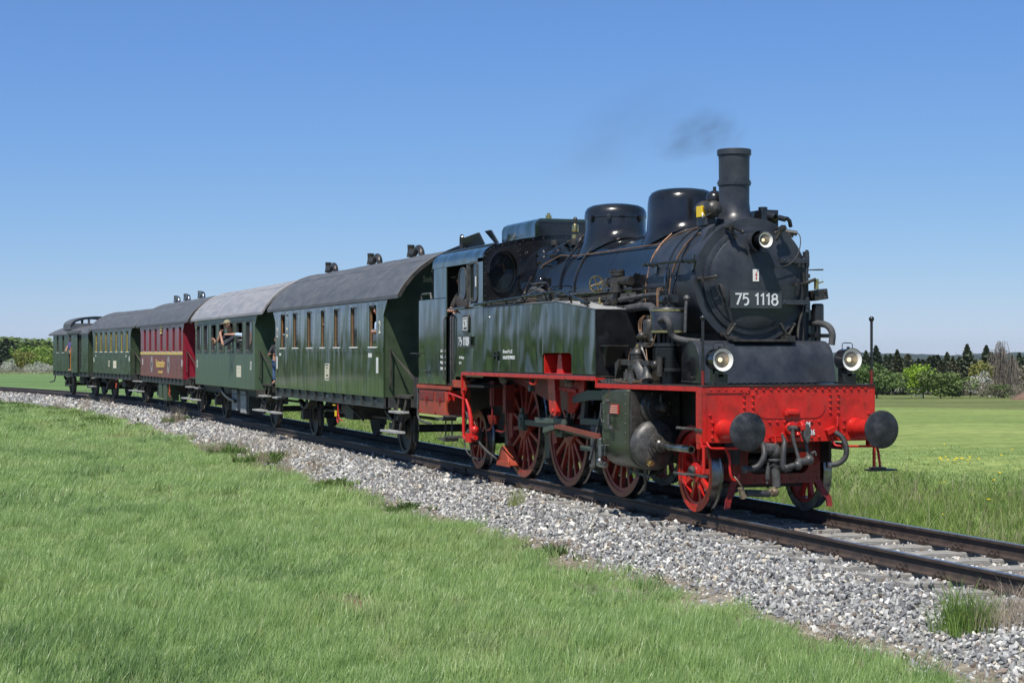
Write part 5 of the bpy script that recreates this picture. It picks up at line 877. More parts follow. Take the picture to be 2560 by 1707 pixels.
b = B(); b.tube([(-.60, .0 - .12, 1.0), (-.55, -.13, .96), (-.52, -.14, .92)], .018, 8); b.tube([(-.60, .56, 1.02), (-.56, .57, 1.0)], .03, 8); b.obox((-.58, .52, 1.02), (.07, .12, .07), (.4, 0, 0)); b.tube([(-.60, .62, 1.18), (-.57, .61, 1.1), (-.57, .60, 1.06)], .012, 6); L('hose_cock', b, 'red', .006)
b = B(); b.tube([(-.56, .57, 1.0), (-.50, .64, .94), (-.46, .67, .82), (-.46, .66, .70), (-.50, .58, .62), (-.56, .50, .61)], .033, 10, smooth=2); b2 = L('air_hose', b, 'rubber')
b = B(); b.cyl((-.56, .52, .61), (-.57, .46, .61), .042, n=12); L('hose_coupling', b, 'steel', parent=b2)
b = B(); b.tube([(-.60, -.38, .88), (-.52, -.40, .82), (-.48, -.42, .72), (-.50, -.48, .62), (-.52, -.56, .59), (-.54, -.62, .585)], .036, 10, smooth=2); b2 = L('air_hose', b, 'rubber'); b = B(); b.cyl((-.54, -.62, .585), (-.55, -.67, .58), .05, n=12); L('hose_coupling', b, 'dull', parent=b2)
b = B(); b.cyl((-.58, -.22, .86), (-.58, -.22, .97), .014, n=8); b.cyl((-.58, -.30, .962), (-.58, -.14, .962), .010, n=8); TV = L('valve_handle', b, 'red')
b = B(); b.ball((-.56, -.24, .78), .085, 14, 1.1); b.cyl((-.56, -.38, .82), (-.56, -.22, .80), .075, n=14); b.cyl((-.55, -.25, .70), (-.55, -.25, .67), .095, n=16); b.cyl((-.56, -.23, .84), (-.56, -.23, .88), .04, n=10); b.cyl((-.55, -.28, .66), (-.55, -.22, .60), .07, n=14); L('steam_heating_valve', b, 'dull', .006)
b = B(); b.tube([(-.55, -.25, .62), (-.54, -.24, .52), (-.53, -.235, .42), (-.52, -.24, .36)], [.058, .055, .052, .05], 12, smooth=1); L('heating_hose', b, 'lagged')
b = B(); b.ball((-.52, -.27, .31), .06, 12); b.obox((-.52, -.30, .32), (.08, .10, .07), (.5, 0, 0)); L('hose_elbow', b, 'tanbrass', .01)
b = B(); b.tube([(-.52, -.34, .29), (-.50, -.66, .31)], [.042, .040], 12); b2 = L('heating_hose', b, 'rubber'); b = B(); b.obox((-.50, -.70, .31), (.07, .06, .14), (.3, 0, 0)); b.tube([(-.50, -.70, .38), (-.50, -.76, .46), (-.55, -.78, .50)], .012, 6, smooth=1); L('hose_coupling', b, 'tanbrass', .008, parent=b2)
b = B(); b.tube([(-.50, -.36, .66), (-.50, -.37, .60)], .015, 6); b.cyl((-.50, -.36, .62), (-.50, -.37, .46), .027, n=10); b.cyl((-.50, -.37, .46), (-.50, -.375, .41), .012, n=6); L('control_plug', b, 'dull')
b = B(); b.tube([(-.66, -.86, .84), (-.62, -.80, .74), (-.60, -.81, .55), (-.60, -.78, .46), (-.58, -.72, .45), (-.58, -.70, .52)], .016, 8, smooth=1); L('hose_hook', b, 'red')
# lower front frame, rail guards
b = B(); b.frame(rrect(-.58, .60, .37, .89, .01, 5), rrect(-.38, .44, .49, .80, .10, 5), -1.0, -.975, 'x'); b.box(-1.9, -1.0, -.58, -.56, .40, .9); b.box(-1.9, -1.0, .58, .60, .40, .9); FF = L('front_stretcher', b, 'frred', .003)
b = B(); b.rivets([(-.973, -.52 + k * .12, .425) for k in range(10)] + [(-.973, -.50, .5 + k * .09) for k in range(5)] + [(-.973, .53, .5 + k * .09) for k in range(5)] + [(-.973, -.3 + k * .12, .85) for k in range(6)], .015, (1, 0, 0)); o = L('stretcher_rivets', b, 'frred', parent=FF); o['kind'] = 'stuff'
for s in (-1, 1):
    b = B(); b.add([(-.98, s * .56, .50), (-.98, s * .60, .42), (-.94, s * .66, .28), (-.90, s * .71, .20), (-.90, s * .73, .08), (-.90, s * .66, .08), (-.90, s * .64, .18), (-.94, s * .58, .26), (-.98, s * .52, .40)] + [(-1.0, s * .56, .50), (-1.0, s * .60, .42), (-.965, s * .66, .28), (-.925, s * .71, .20), (-.925, s * .73, .08), (-.925, s * .66, .08), (-.925, s * .64, .18), (-.965, s * .58, .26), (-1.0, s * .52, .40)], [tuple(range(9)), tuple(range(17, 8, -1))] + [(k, (k + 1) % 9, 9 + (k + 1) % 9, 9 + k) for k in range(9)]); L('rail_guard', b, 'frred')
b = B(); b.box(-1.9, -1.02, -.5, .5, .74, .80); b.cyl((-1.4, -.5, .62), (-1.4, .5, .62), .05, n=10); b.box(-1.75, -1.35, -.56, .56, .30, .36); L('pony_truck', b, 'soot')
b = B(); pts = [R_(a) for a in range(20, 161, 10)]; n = len(pts)
b.add([(XL + .57 * math.cos(a), y, .495 + .57 * math.sin(a)) for y in (-.86, -.67) for a in pts] + [(XL + .50 * math.cos(a), -.86, .495 + .50 * math.sin(a)) for a in pts], [(k, k + 1, n + k + 1, n + k) for k in range(n - 1)] + [(k, k + 1, 2 * n + k + 1, 2 * n + k) for k in range(n - 1)]); L('wheel_splasher', b, 'frred')
# steps and grab poles
for s in (-1, 1):
    ST = link('front_steps', None, LO); y = s * 1.14
    b = B(); b.bar((-.70, y, .89), (-.70, y, 1.06), .05, .05) if False else b.box(-.80, -.72, y - .01, y + .01, .82, 1.2); b.bar((-.66, y, .96), (-.62, y, .84), .07, .02); b.cyl((-.62, y, .86), (-.62, y, .54), .02, n=10); part('step_hanger', b, 'red', ST)
    for z, x0, x1 in ((1.06, -1.05, -.62), (.52, -1.12, -.56)) if s < 0 else ():
        b = B(); b.box(x0, x1 - .18, y - .16 if s < 0 else y - .02, y + .02 if s < 0 else y + .16, z - .012, z); b.box(x1 - .2, x1, y - .03, y + .03, z - .03, z); 
        for k in range(9): b.prism([(x0 + k * .036, z), (x0 + .03 + k * .036, z), (x0 + .015 + k * .036, z + .018)], y - .16 if s < 0 else y + .14, y - .14 if s < 0 else y + .16)
        part('step_tread', b, 'dull', ST, .002)
    b = B(); zt = 2.36
    b.cyl((-.66, s * 1.13, 1.56), (-.66, s * 1.13, zt), .017, n=10); b.ball((-.66, s * 1.13, zt), .034, 12); L('marker_pole', b, 'black')
    b = B(); b.cyl((-.66, s * 1.13, 1.57), (-.66, s * 1.13, 1.74), .020, n=10); L('pole_sleeve', b, 'frred')
b = B(); b.tube([(-.62, -1.10, .90), (-.56, -1.09, .84), (-.56, -1.02, .83), (-.56, -.72, .83), (-.58, -.66, .84), (-.60, -.58, .90)], .014, 8, smooth=1); L('shunter_rail', b, 'red')
b = B(); b.tube([(-.62, .56, .95), (-.60, .57, .86), (-.56, .60, .83), (-.45, 1.0, .83), (-.40, 1.04, .83)], .014, 8, smooth=1); b.tube([(-.40, 1.03, .90), (-.34, 1.03, .75), (-.30, 1.03, .58)], .016, 8); b.tube([(-.60, 1.10, 1.0), (-.55, 1.06, .92), (-.40, 1.03, .90)], .014, 8); SS2 = L('step_bracket', b, 'red')
b = B(); b.box(-.38, -.22, .86, 1.22, .545, .565); b.box(-.34, -.24, .90, 1.08, .56, .59); L('far_step_tread', b, 'iron', .004, parent=SS2)
# headlamps on the front corners
for s in (-1, 1):
    H = lamp(-.66, s * .865, 1.868, .137, .24, 'white', LO)
    b = B(); b.box(-.92, -.84, s * .865 - .05, s * .865 + .05, 1.57, 1.76); b.box(-.76, -.72, s * .865 - .09, s * .865 + .09, 1.57, 1.70); b.box(-.96, -.70, s * .865 - .08, s * .865 + .08, 1.573, 1.60); b.box(-.90, -.72, s * .865 - .035, s * .865 + .035, 1.66, 1.74); part('lamp_bracket', b, 'black', H, .006)
# rear details: toolbox, sander, trailing truck, brake gear, cylinder under cab
b = B(); b.box(-11.70, -9.72, -1.42, -1.36, 1.33, 1.39); b.box(-9.72, -9.0, -1.40, -1.30, 1.38, 1.50); L('cab_sill', b, 'rustred', .006)
for x0, x1 in ((-11.60, -10.64), (-10.62, -10.03)):
    b = B(); b.box(x0, x1, -1.40, -.95, .89, 1.32); tb = L('tool_box', b, 'rustred', .01)
    b = B(); b.box(x0 + .05, x1 - .05, -1.412, -1.402, 1.14, 1.28); b.box((x0 + x1) / 2 - .03, (x0 + x1) / 2 + .03, -1.43, -1.40, 1.10, 1.20); b.cyl((x0 + .03, -1.42, .93), (x0 + .03, -1.39, .93), .03, n=8); L('box_latch', b, 'frred', .004, parent=tb)
b = B(); b.box(-12.66, -12.3, -1.2, 1.2, .95, 1.5); b.box(-12.4, -11.62, -1.1, 1.1, 1.35, 1.42); L('rear_beam', b, 'soot', .006)
for s in (-1, 1): b = B(); b.lathe([(.11, 0), (.11, .3), (.225, .31), (.225, .34)], (-12.5 + .0, s * .875, 1.05), (-1, 0, 0), 20); L('rear_buffer', b, 'iron') if False else None
b = B(); b.tube([(-11.75, -1.36, 1.42), (-11.75, -1.38, 1.0), (-11.74, -1.38, .80), (-11.5, -1.38, .74), (-11.0, -1.36, .72)], .02, 8, smooth=1); b.tube([(-12.2, -1.2, 1.40), (-11.7, -1.38, 1.85)], .012, 6); b.tube([(-12.25, -1.15, 1.38), (-11.72, -1.2, 1.38)], .012, 6); L('rear_pipe', b, 'dull')
for z, x in ((.84, -10.05), (.50, -9.95)):
    b = B(); b.prism([(x - .36, z), (x + .05, z - .03), (x + .12, z + .05), (x + .36, z + .04), (x + .36, z + .06), (x + .10, z + .07), (x + .02, z), (x - .36, z + .02)], -1.46, -1.22); L('cab_step', b, 'dull')
b = B(); b.bar((-10.2, -1.34, .52), (-10.2, -1.34, .80), .02, .02); b.bar((-9.85, -1.34, .52), (-9.85, -1.34, .82), .02, .02); b.cyl((-9.75, -1.0, .62), (-9.65, -1.0, .62), .12, n=16); L('step_stay', b, 'dull')
b = B(); b.box(-9.30, -9.10, -1.40, -1.30, 1.06, 1.14) if False else b.box(-9.95, -9.75, -1.44, -1.30, 1.16, 1.30); b.tube([(-9.75, -1.42, 1.28), (-9.3, -1.42, 1.24), (-8.9, -1.42, 1.20)], .018, 8); b.tube([(-8.86, -1.42, 1.36), (-8.95, -1.42, 1.36), (-8.97, -1.42, 1.28), (-8.97, -1.42, .62), (-8.90, -1.42, .56), (-8.78, -1.42, .56)], .026, 10, smooth=1); b.tube([(-8.90, -1.40, 1.2), (-8.80, -1.36, 1.0), (-8.72, -1.36, .7), (-8.70, -1.36, .62)], [.02, .035, .04, .03], 10, smooth=1); b.cyl((-8.72, -1.38, .66), (-8.72, -1.38, .52), .09, n=14); b.cyl((-8.9, -1.38, .60), (-8.45, -1.38, .60), .04, n=10); b.ball((-8.50, -1.38, .72), .07, 10); L('sander_pipes', b, 'red')
b = B(); b.tube([(-8.60, -1.36, .85), (-8.5, -1.34, .72), (-8.56, -1.34, .60)], .012, 6, smooth=1); b.tube([(-8.2, -1.2, 1.4), (-8.15, -1.2, .9), (-8.22, -1.2, .74), (-8.4, -1.2, .72)], .016, 6, smooth=1); b.tube([(-7.8, -1.1, 1.4), (-7.78, -1.1, .8), (-7.9, -1.1, .7), (-8.3, -1.1, .72)], .016, 6, smooth=1); b.lathe([(.07, 0), (.10, .12), (.10, .14), (.02, .14)], (-8.25, -1.15, .82), (0, 0, 1), 14); b.box(-8.6, -8.4, -1.1, -.9, 1.1, 1.5); b.box(-8.1, -7.95, -1.05, -.9, 1.0, 1.45); L('injector', b, 'frred', .006)
b = B(); b.prism([(-8.55, .17), (-8.0, .17), (-8.06, .30), (-8.20, .38), (-8.30, .48), (-8.42, .44), (-8.48, .34)], -.98, -.80); b.prism([(-8.58, .15), (-7.92, .15), (-7.96, .24), (-8.55, .24)], -1.0, -.98); L('life_guard', b, 'rustred', .01)
b = B(); b.lathe([(.10, 0), (.10, .14), (.05, .15), (.05, .22)], (XT, -.82, .495), (0, -1, 0), 18); b.box(XT - .25, XT + .25, -.84, -.70, .40, .62); b.box(XT - .9, XT + .6, -.6, .6, .55, .75); L('trailing_axlebox', b, 'iron', .008)
b = B(); b.tube([(-9.4, -1.2, .95), (-9.0, -1.2, .55), (-8.7, -1.1, .35), (-8.5, -1.0, .25)], .022, 8, smooth=2); b.tube([(-9.35, -1.25, .9), (-9.5, -1.25, .4), (-9.2, -1.2, .22), (-8.8, -1.1, .24)], .014, 8, smooth=2); b.tube([(-9.6, -1.2, 1.2), (-9.4, -1.22, .9), (-9.2, -1.2, .8)], .02, 8, smooth=1); L('rubber_hoses', b, 'rubber')
# ------------------------------------------------------------------ coaches
def roofprof(hw, ze, zp, n=16):
    s = zp - ze; r = (hw * hw + s * s) / (2 * s); a = math.asin(min(1, hw / r)) if s < hw else PI / 2
    return [(r * math.sin(-a + 2 * a * k / n), zp - r + r * math.cos(-a + 2 * a * k / n)) for k in range(n + 1)]
def coach(name, label, c, body, roof, axles, m, mend, mroof, wins, wz, frame_m, zb=1.11, ribs=True, belt=None, group=None, vents=(), ventm='iron', gable=3.9, gz=3.0, uw=1.50, opens=(), interior='dark', plat=True, steel_frame=False, deck=1.15):
    x, y, t = track(c); a = track(c - 3.7); e = track(c + 3.7); t = math.atan2(e[1] - a[1], e[0] - a[0])
    T = thing(name, label, 'railway carriage', ((a[0] + e[0]) / 2, (a[1] + e[1]) / 2, 0), t, group)
    q = lambda n_, b, mm, par=T, bev=0, **k: part(n_, b, mm, par, bev, **k)
    b0, b1 = [v - c for v in body]; r0, r1 = [v - c for v in roof]; zt = gz - .02
    for s in (-1, 1):
        ya, yb = sorted((s * 1.45, s * 1.41)); b = B(); xs = [b0]
        for w0, w1 in sorted(wins): xs += [w0 - c, w1 - c]
        xs.append(b1); b.box(b0, b1, ya, yb, zb, wz[0]); b.box(b0, b1, ya, yb, wz[1], zt)
        for k in range(0, len(xs), 2): b.box(xs[k], xs[k + 1], ya, yb, wz[0], wz[1])
        sw = q('side_wall', b, m)
        if ribs:
            b = B(); b.box(b0, b1, *sorted((s * 1.462, s * 1.45)), wz[0] - .10, wz[0] - .015) if not belt else b.box(b0, b1, *sorted((s * 1.464, s * 1.45)), wz[0] - .10, wz[0] - .01); q('belt_rail', b, belt or m, sw)
            if s < 0:
                b = B(); rp = [(b0 + .07 + k * .11, s * 1.462, z) for k in range(int((b1 - b0) / .11)) for z in (wz[0] - .03, wz[0] - .085)] if c > -25 else []
                rp += [(xx, s * 1.45, wz[0] + .05 + k * .12) for w in wins for xx in (w[0] - c - .10, w[1] - c + .10) for k in range(7)] + [(b1 - .04, s * 1.45, zb + .1 + k * .13) for k in range(14)] + [(b0 + k * .10, s * 1.45, zb + .04) for k in range(int((b1 - b0) / .10))]
                o = q('side_rivets', b.rivets(rp, .009, (0, s, 0), .6, 5), m, sw); o['kind'] = 'stuff'
                mid = (b0 + b1) / 2; b = B(); b.box(mid - .004, mid + .004, s * 1.454, s * 1.45, zb, wz[0] - .1)
                for k in range(1, 8):
                    xx = b0 + (b1 - b0) * k / 8; b.box(xx - .0025, xx + .0025, s * 1.452, s * 1.45, zb, wz[0] - .1)
                q('panel_seam', b, m, sw)
        for k, (w0, w1) in enumerate(wins):
            w0 -= c; w1 -= c; op = (k in opens) and s < 0; b = B(); yi, yo = s * 1.395, s * 1.445
            if steel_frame:
                b.frame(rrect(w0 - .035, w1 + .035, wz[0] - .035, wz[1] + .035, .09), rrect(w0 + .015, w1 - .015, wz[0] + .015, wz[1] - .015, .06), s * 1.40, s * 1.462)
            else:
                b.box(w0, w0 + .03, *sorted((yi, s * 1.43)), *wz); b.box(w1 - .03, w1, *sorted((yi, s * 1.43)), *wz); b.box(w0, w1, *sorted((yi, s * 1.43)), wz[1] - .03, wz[1])
                if k == 3 and not op and ribs: zz = wz[0] + (wz[1] - wz[0]) * .62; b.box(w0, w1, *sorted((yi, s * 1.43)), zz - .02, zz + .02)
            wn = q('window', b, frame_m)
            b = B(); b.box(w0 - .02, w1 + .02, *sorted((yi, s * 1.475)), wz[0] - .022, wz[0] + .004); q('window_sill', b, 'white' if not steel_frame else 'sole', wn, .003) if not steel_frame else None
            z1 = wz[0] + (wz[1] - wz[0]) * .40 if op else wz[1] - .02
            b = B(); b.box(w0 + .02, w1 - .02, *sorted((s * 1.405, s * 1.41)), wz[0], z1); q('pane', b, 'paneglass', wn)
            if s < 0 and not op and (k * 7 + int(-c)) % 5 != 1: b = B(); wf = (.32, .45, .55, .38, .5)[(k + int(-c)) % 5]; b.box(w0 + (w1 - w0) * (wf if not steel_frame else .05), w1 - .02, -1.375, -1.37, wz[0] + .01, wz[1] - .03); q('pane_backing', b, 'pane_backing', wn)  # pale curtain; in steel frames it paints in the bright pane reflection
            if op: b = B(); b.box(w0 + .02, w1 - .02, *sorted((s * 1.40, s * 1.418)), z1 - .015, z1 + .02); q('pane_rail', b, 'step', wn)
    # interior: floor, far partition, seats
    b = B(); b.box(b0 + .03, b1 - .03, -1.40, 1.40, deck - .02, deck + .02); q('floor', b, 'dark')
    b = B()
    k = b0 + .6
    while k < b1 - .6: b.box(k, k + .06, -1.35, 1.35, deck, 2.25); k += 1.45
    q('seat_backs', b, interior)
    # ends
    pr = roofprof(uw - .07, gz - .02, gable - .03)
    for s, xe in ((1, b1), (-1, b0)):
        xa, xb = sorted((xe, xe - s * .04)); b = B()
        b.prism([(-1.41, zb), (-.40, zb), (-.40, gz - .02), (-1.41, gz - .02)], xa, xb, 'x'); b.prism([(.40, zb), (1.41, zb), (1.41, gz - .02), (.40, gz - .02)], xa, xb, 'x')
        b.prism([(-.40, 2.95), (.40, 2.95), (.40, gz - .02), (-.40, gz - .02)], xa, xb, 'x'); b.prism(pr, xa, xb, 'x'); ew = q('end_wall', b, mend)
        b = B(); xd = xe - s * .05; b.box(*sorted((xd, xd + s * .03)), -.395, .395, zb, 2.95); q('end_door', b, mend, ew)
        if plat:
            b = B(); xs_ = xe + s * .03
            b.tube([(xe, -1.33, 2.0), (xs_ + s * .05, -1.33, 2.0), (xs_ + s * .05, -1.33, 1.32), (xe, -1.33, 1.30)], .016, 6); b.tube([(xe, -.62, 2.1), (xs_ + s * .06, -.62, 2.05), (xs_ + s * .06, -.62, 1.9)], .02, 6); q('end_handrail', b, 'under', ew)
            if s > 0: b = B(); b.rivets([(xe, y_, z) for y_ in (-1.38, -1.27) for z in [zb + .1 + .14 * k for k in range(13)]], .011, (1, 0, 0), .6, 5); o = q('end_rivets', b, mend, ew); o['kind'] = 'stuff'
            re = r1 - .12 if s > 0 else r0 + .12
            b = B(); b.prism([(xe, gz - .02), (xe + s * .52, gz - .02), (xe + s * .30, gz - .05), (xe, gz - .33)], -1.45, -1.42); b.prism([(xe, gz - .02), (xe + s * .52, gz - .02), (xe, gz - .33)], 1.42, 1.45); q('gusset', b, m, ew)
            b = B(); b.box(*sorted((xe, re)), -1.25, 1.25, deck - .04, deck + .01); b.box(*sorted((re, re - s * .05)), -1.2, 1.2, .95, 1.16)
            for yy in (-.98, -.62, .62, .98): b.box(*sorted((re - s * .04, re - s * .10)), yy - .025, yy + .025, deck, 2.45 if abs(yy) < .9 else 2.15)
            for yy in (-.80, .80): b.box(*sorted((re - s * .05, re - s * .08)), yy - .2, yy + .2, 1.95, 2.0); b.box(*sorted((re - s * .05, re - s * .08)), yy - .2, yy + .2, 1.5, 1.54)
            b.tube([(re - s * .07, -.95, 1.30), (xe + s * .05, -1.3, 1.95)], .012, 6); b.tube([(re - s * .07, -.90, deck), (re - s * .3, -1.2, 1.6), (xe + s * .04, -1.3, 1.97)], .010, 6)
            q('platform', b, 'under')
            b = B()
            xm = (xe + re) / 2
            for z, hl, yo in ((.83, .36, 1.30), (.47, .52, 1.42)): b.box(xm - hl, xm + hl, -yo - .10, -yo + .10, z, z + .04)
            q('step_board', b, 'step', T, .004)
            b = B()
            for xx in (xm - .25, xm + .25): b.bar((xx, -1.22, deck - .05), (xx, -1.36, .47), .03, .03)
            b.bar((xm - .25, -1.25, .9), (xm + .25, -1.33, .5), .02, .02); q('step_hanger', b, 'under')
            for yy in (-.875, .875):
                b = B(); b.lathe([(.10, 0), (.10, .28), (.20, .30), (.20, .33)], (re - s * .03, yy, 1.05), (s, 0, 0), 18); q('buffer', b, 'iron')
    # roof
    pr = roofprof(uw, gz, gable); n = len(pr); b = B()
    b.add([(x_, y_, z_) for x_ in (r0, r1) for y_, z_ in pr] + [(x_, y_ * .985, z_ - .035) for x_ in (r0, r1) for y_, z_ in pr], [(k, k + 1, n + k + 1, n + k) for k in range(n - 1)] + [(2 * n + k, 3 * n + k, 3 * n + k + 1, 2 * n + k + 1) for k in range(n - 1)] + [(0, n, 3 * n, 2 * n), (n - 1, 3 * n - 1, 4 * n - 1, 2 * n - 1)] + [(k + (n if x_ else 0), k + 1 + (n if x_ else 0), 2 * n + k + 1 + (n if x_ else 0), 2 * n + k + (n if x_ else 0)) for x_ in (0, 1) for k in range(n - 1)])
    rf = q('roof', b, mroof, smooth=50)
    b = B()
    for x_ in (r0 + .015, r1 - .015): b.tube([(x_, y_ * 1.004, z_ + .004) for y_, z_ in pr], .018, 6)
    b.box(r0, r1, -uw - .015, -uw + .01, gz - .06, gz + .005); b.box(r0, r1, uw - .01, uw + .015, gz - .06, gz + .005); q('roof_edge', b, mroof if mroof != 'rooflight' else 'rooflight', rf)
    if not steel_frame:
        tk = .05 if name == 'green_carriage' else .12; b = B(); m_ = len(pr)
        for x_ in (r1 + .004,): b.add([(x_, y_ * 1.002, z_ + .004) for y_, z_ in pr] + [(x_, y_ * (1 - tk / 1.6), z_ - tk) for y_, z_ in pr] + [(x_ - .05, y_ * (1 - tk / 1.6), z_ - tk) for y_, z_ in pr], [(k, k + 1, m_ + k + 1, m_ + k) for k in range(m_ - 1)] + [(m_ + k, m_ + k + 1, 2 * m_ + k + 1, 2 * m_ + k) for k in range(m_ - 1)])
        q('roof_fascia', b, 'under', rf)
    b = B()
    for f in (.2, .4, .6, .8):
        xx = r0 + (r1 - r0) * f; b.tube([(xx, y_ * 1.001, z_ + .001) for y_, z_ in pr], .006, 4)
    for kk in (4, 12): b.tube([(r0 + .02, pr[kk][0], pr[kk][1] + .001), (r1 - .02, pr[kk][0], pr[kk][1] + .001)], .006, 4)
    q('roof_seam', b, mroof, rf)
    for v in vents:
        b = B(); vx = v - c; z = gable
        b.tube([(vx + .38, 0, z - .02), (vx + .38, 0, z + .10), (vx + .26, 0, z + .20), (vx + .06, 0, z + .20), (vx - .06, 0, z + .11), (vx - .22, 0, z + .09), (vx - .38, 0, z + .16)], [.07, .065, .06, .06, .06, .065, .07], 14, smooth=2)
        b.tube([(vx - .40, 0, z + .29), (vx - .42, 0, z + .16), (vx - .44, 0, z + .04)], [.08, .07, .085], 12); b.cyl((vx + .38, 0, z - .03), (vx + .38, 0, z + .015), .15, n=16); q('roof_ventilator', b, ventm, rf)
    # underframe
    b = B()
    SY = 1.36 if ribs else 1.12
    for s in (-1, 1): b.box(b0, b1, *sorted((s * (SY + .04), s * SY)), zb - .20, zb); b.box(b0, b1, *sorted((s * (SY + .089), s * SY)), zb - .206, zb - .185)
    b.box(b1 - .03, b1, -1.40, -.1, zb - .2, zb - .0); b.box(b0, b1, -.3, .3, .8, 1.05); q('solebar', b, 'sole' if ribs else 'under')
    if ribs:
        b = B(); b.prism([(-1.36, zb), (-1.449, zb), (-1.449, zb - .18), (-1.40, zb - .18)], -.022, .022, 'x'); rm = b.mesh('solebar_rib', M['sole'])
        nr_ = int((b1 - b0) / .78)
        for k in range(nr_ + 1):
            o = link('solebar_rib', rm, T, (b0 + .03 + (b1 - b0 - .06) * k / nr_, 0, 0))
            if False: o = None
    for ax in axles:
        ax -= c; W_ = link('wheelset', None, T, (ax, 0, 0))
        for s in (-1, 1):
            b = B(); o_ = (0, s * .68, .485); b.lathe([(.41, 0), (.513, 0), (.515, .022), (.489, .036), (.485, .05), (.481, .135), (.42, .135), (.40, .09), (.20, .06), (.13, .12), (.13, .15), (.08, .15)], o_, (0, s, 0), 40, (1, 1)); me = b.mesh('wheel', M['under'], 30); me.materials.append(M['steel'])
            for p in me.polygons:
                r_ = math.hypot(p.center.x, p.center.z - .485)
                if r_ > .44: p.material_index = 1 if r_ > .47 and abs(p.normal.y) < .5 else 0
            link('wheel', me, W_)
        b = B(); b.cyl((0, -.68, .485), (0, .68, .485), .075, n=12); part('axle', b, 'under', W_)
        for s in (-1, 1):
            b = B(); yy = s * 1.0; b.box(-.13, .13, *sorted((s * .88, s * 1.10)), .38, .60)
            b.prism([(-.62, .80), (-.62, .84), (0, .66), (.62, .84), (.62, .80), (.3, .66), (0, .60), (-.3, .66)], *sorted((s * .94, s * 1.06))); b.prism([(-.36, .92), (-.20, .38), (-.15, .38), (-.15, .92)], *sorted((s * .92, s * .95))); b.prism([(.36, .92), (.20, .38), (.15, .38), (.15, .92)], *sorted((s * .92, s * .95))); b.cyl((-.62, s * 1.0, .82), (-.62, s * 1.0, 1.0), .025, n=8); b.cyl((.62, s * 1.0, .82), (.62, s * 1.0, 1.0), .025, n=8)
            for d_ in (-.62, .62): b.box(d_ - .06, d_ + .06, *sorted((s * .90, s * 1.1)), .90, 1.0)
            for d_ in (-.56, .56): b.prism([(d_ - .05, .25), (d_ + .05, .25), (d_ + .04, .75), (d_ - .04, .75)], *sorted((s * .72, s * .80)))
            part('axle_guard', b, 'under', W_, .006)
    b = B(); rr = random.Random(int(c)); mid = (b0 + b1) / 2
    b.cyl((mid - 1.2, -.55, .72), (mid + .3, -.55, .72), .2, n=16); b.box(mid + .6, mid + 1.3, -1.1, -.3, .55, .95); b.tube([(b0 + .8, -.4, .7), (mid - 1.3, -.5, .62), (mid, -.4, .5)], .02, 6); b.bar((b0 + 1, -.7, .62), (b1 - 1, -.7, .62), .04, .05); b.bar((mid + .8, -1.2, .95), (mid + 1.8, -1.0, .55), .03, .03); b.bar((mid - .8, .3, .6), (mid + 2.8, .3, .6), .06, .06); q('brake_gear', b, 'under', T, .006)
    return T, q
c1, q1 = coach('green_carriage', 'dark green riveted carriage with three bent roof ventilators, directly behind the locomotive', -18.83, (-23.86, -13.82), (-24.55, -12.65), (-14.58, -22.47), 'coach1', 'endgreen', 'roof',
    [(-14.88, -14.35), (-16.37, -15.85), (-17.80, -17.30), (-19.02, -18.66), (-20.37, -19.88), (-21.86, -21.32), (-23.25, -22.76)], (2.06, 2.86), 'wood', vents=(-24.05, -19.9, -16.6), opens=(0, 6), interior='wood')
C = -18.83
text('8', .17, 'cream', c1, (-13.82 - C + .004, -.48, 3.52), 'x', .9); text('Stehplätze', .17, 'cream', c1, (-13.82 - C + .004, -.46, 3.34), 'x', .62)
text('2', .34, 'cream', c1, (-14.10 - C, -1.453, 2.42), 'y', .85, bold=.004); text('2', .34, 'cream', c1, (-23.65 - C, -1.453, 2.42), 'y', .85)
b = B(); b.frame(rrect(-18.62 - C, -18.22 - C, 1.36, 1.72, .06), rrect(-18.60 - C, -18.24 - C, 1.38, 1.70, .05), -1.4545, -1.4515); b.frame(rrect(-18.58 - C, -18.26 - C, 1.41, 1.67, .05), rrect(-18.54 - C, -18.30 - C, 1.44, 1.64, .02), -1.4545, -1.4515); EM = q1('railway_emblem', b, 'cream'); text('DB', .19, 'cream', EM, (-18.42 - C, -1.453, 1.54), 'y', .85, bold=.004)
for x0, x1, z0, z1 in ((-14.35, -14.20, 1.56, 1.86), (-23.72, -23.60, 1.56, 1.86), (-14.95, -14.68, 1.86, 1.94), (-23.4, -23.2, 1.88, 1.94)): b = B(); b.box(x0 - C, x1 - C, -1.454, -1.4505, z0, z1); q1('white_notice', b, 'white')
for k in range(5): text('50 80 27', .08, 'cream', c1, (-22.5 - C, -1.453, 2.82 - k * .16), 'y', .6) if k in (0, 2, 3) else None
for x0, s_ in ((-16.4, '17 t'), (-18.6, 'REV 04'), (-14.6, '24 v 90'), (-17.0, '3,2 t')): text(s_, .07, 'lettering', c1, (x0 - C, -1.402, 1.02), 'y', .9)
b = B(); b.box(-14.86 - C, -14.60 - C, -1.30, -1.29, 2.06, 2.84); q1('pane_backing', b, 'orange'); b = B(); b.box(-23.2 - C, -22.9 - C, -1.30, -1.29, 2.06, 2.84); q1('pane_backing', b, 'orange')
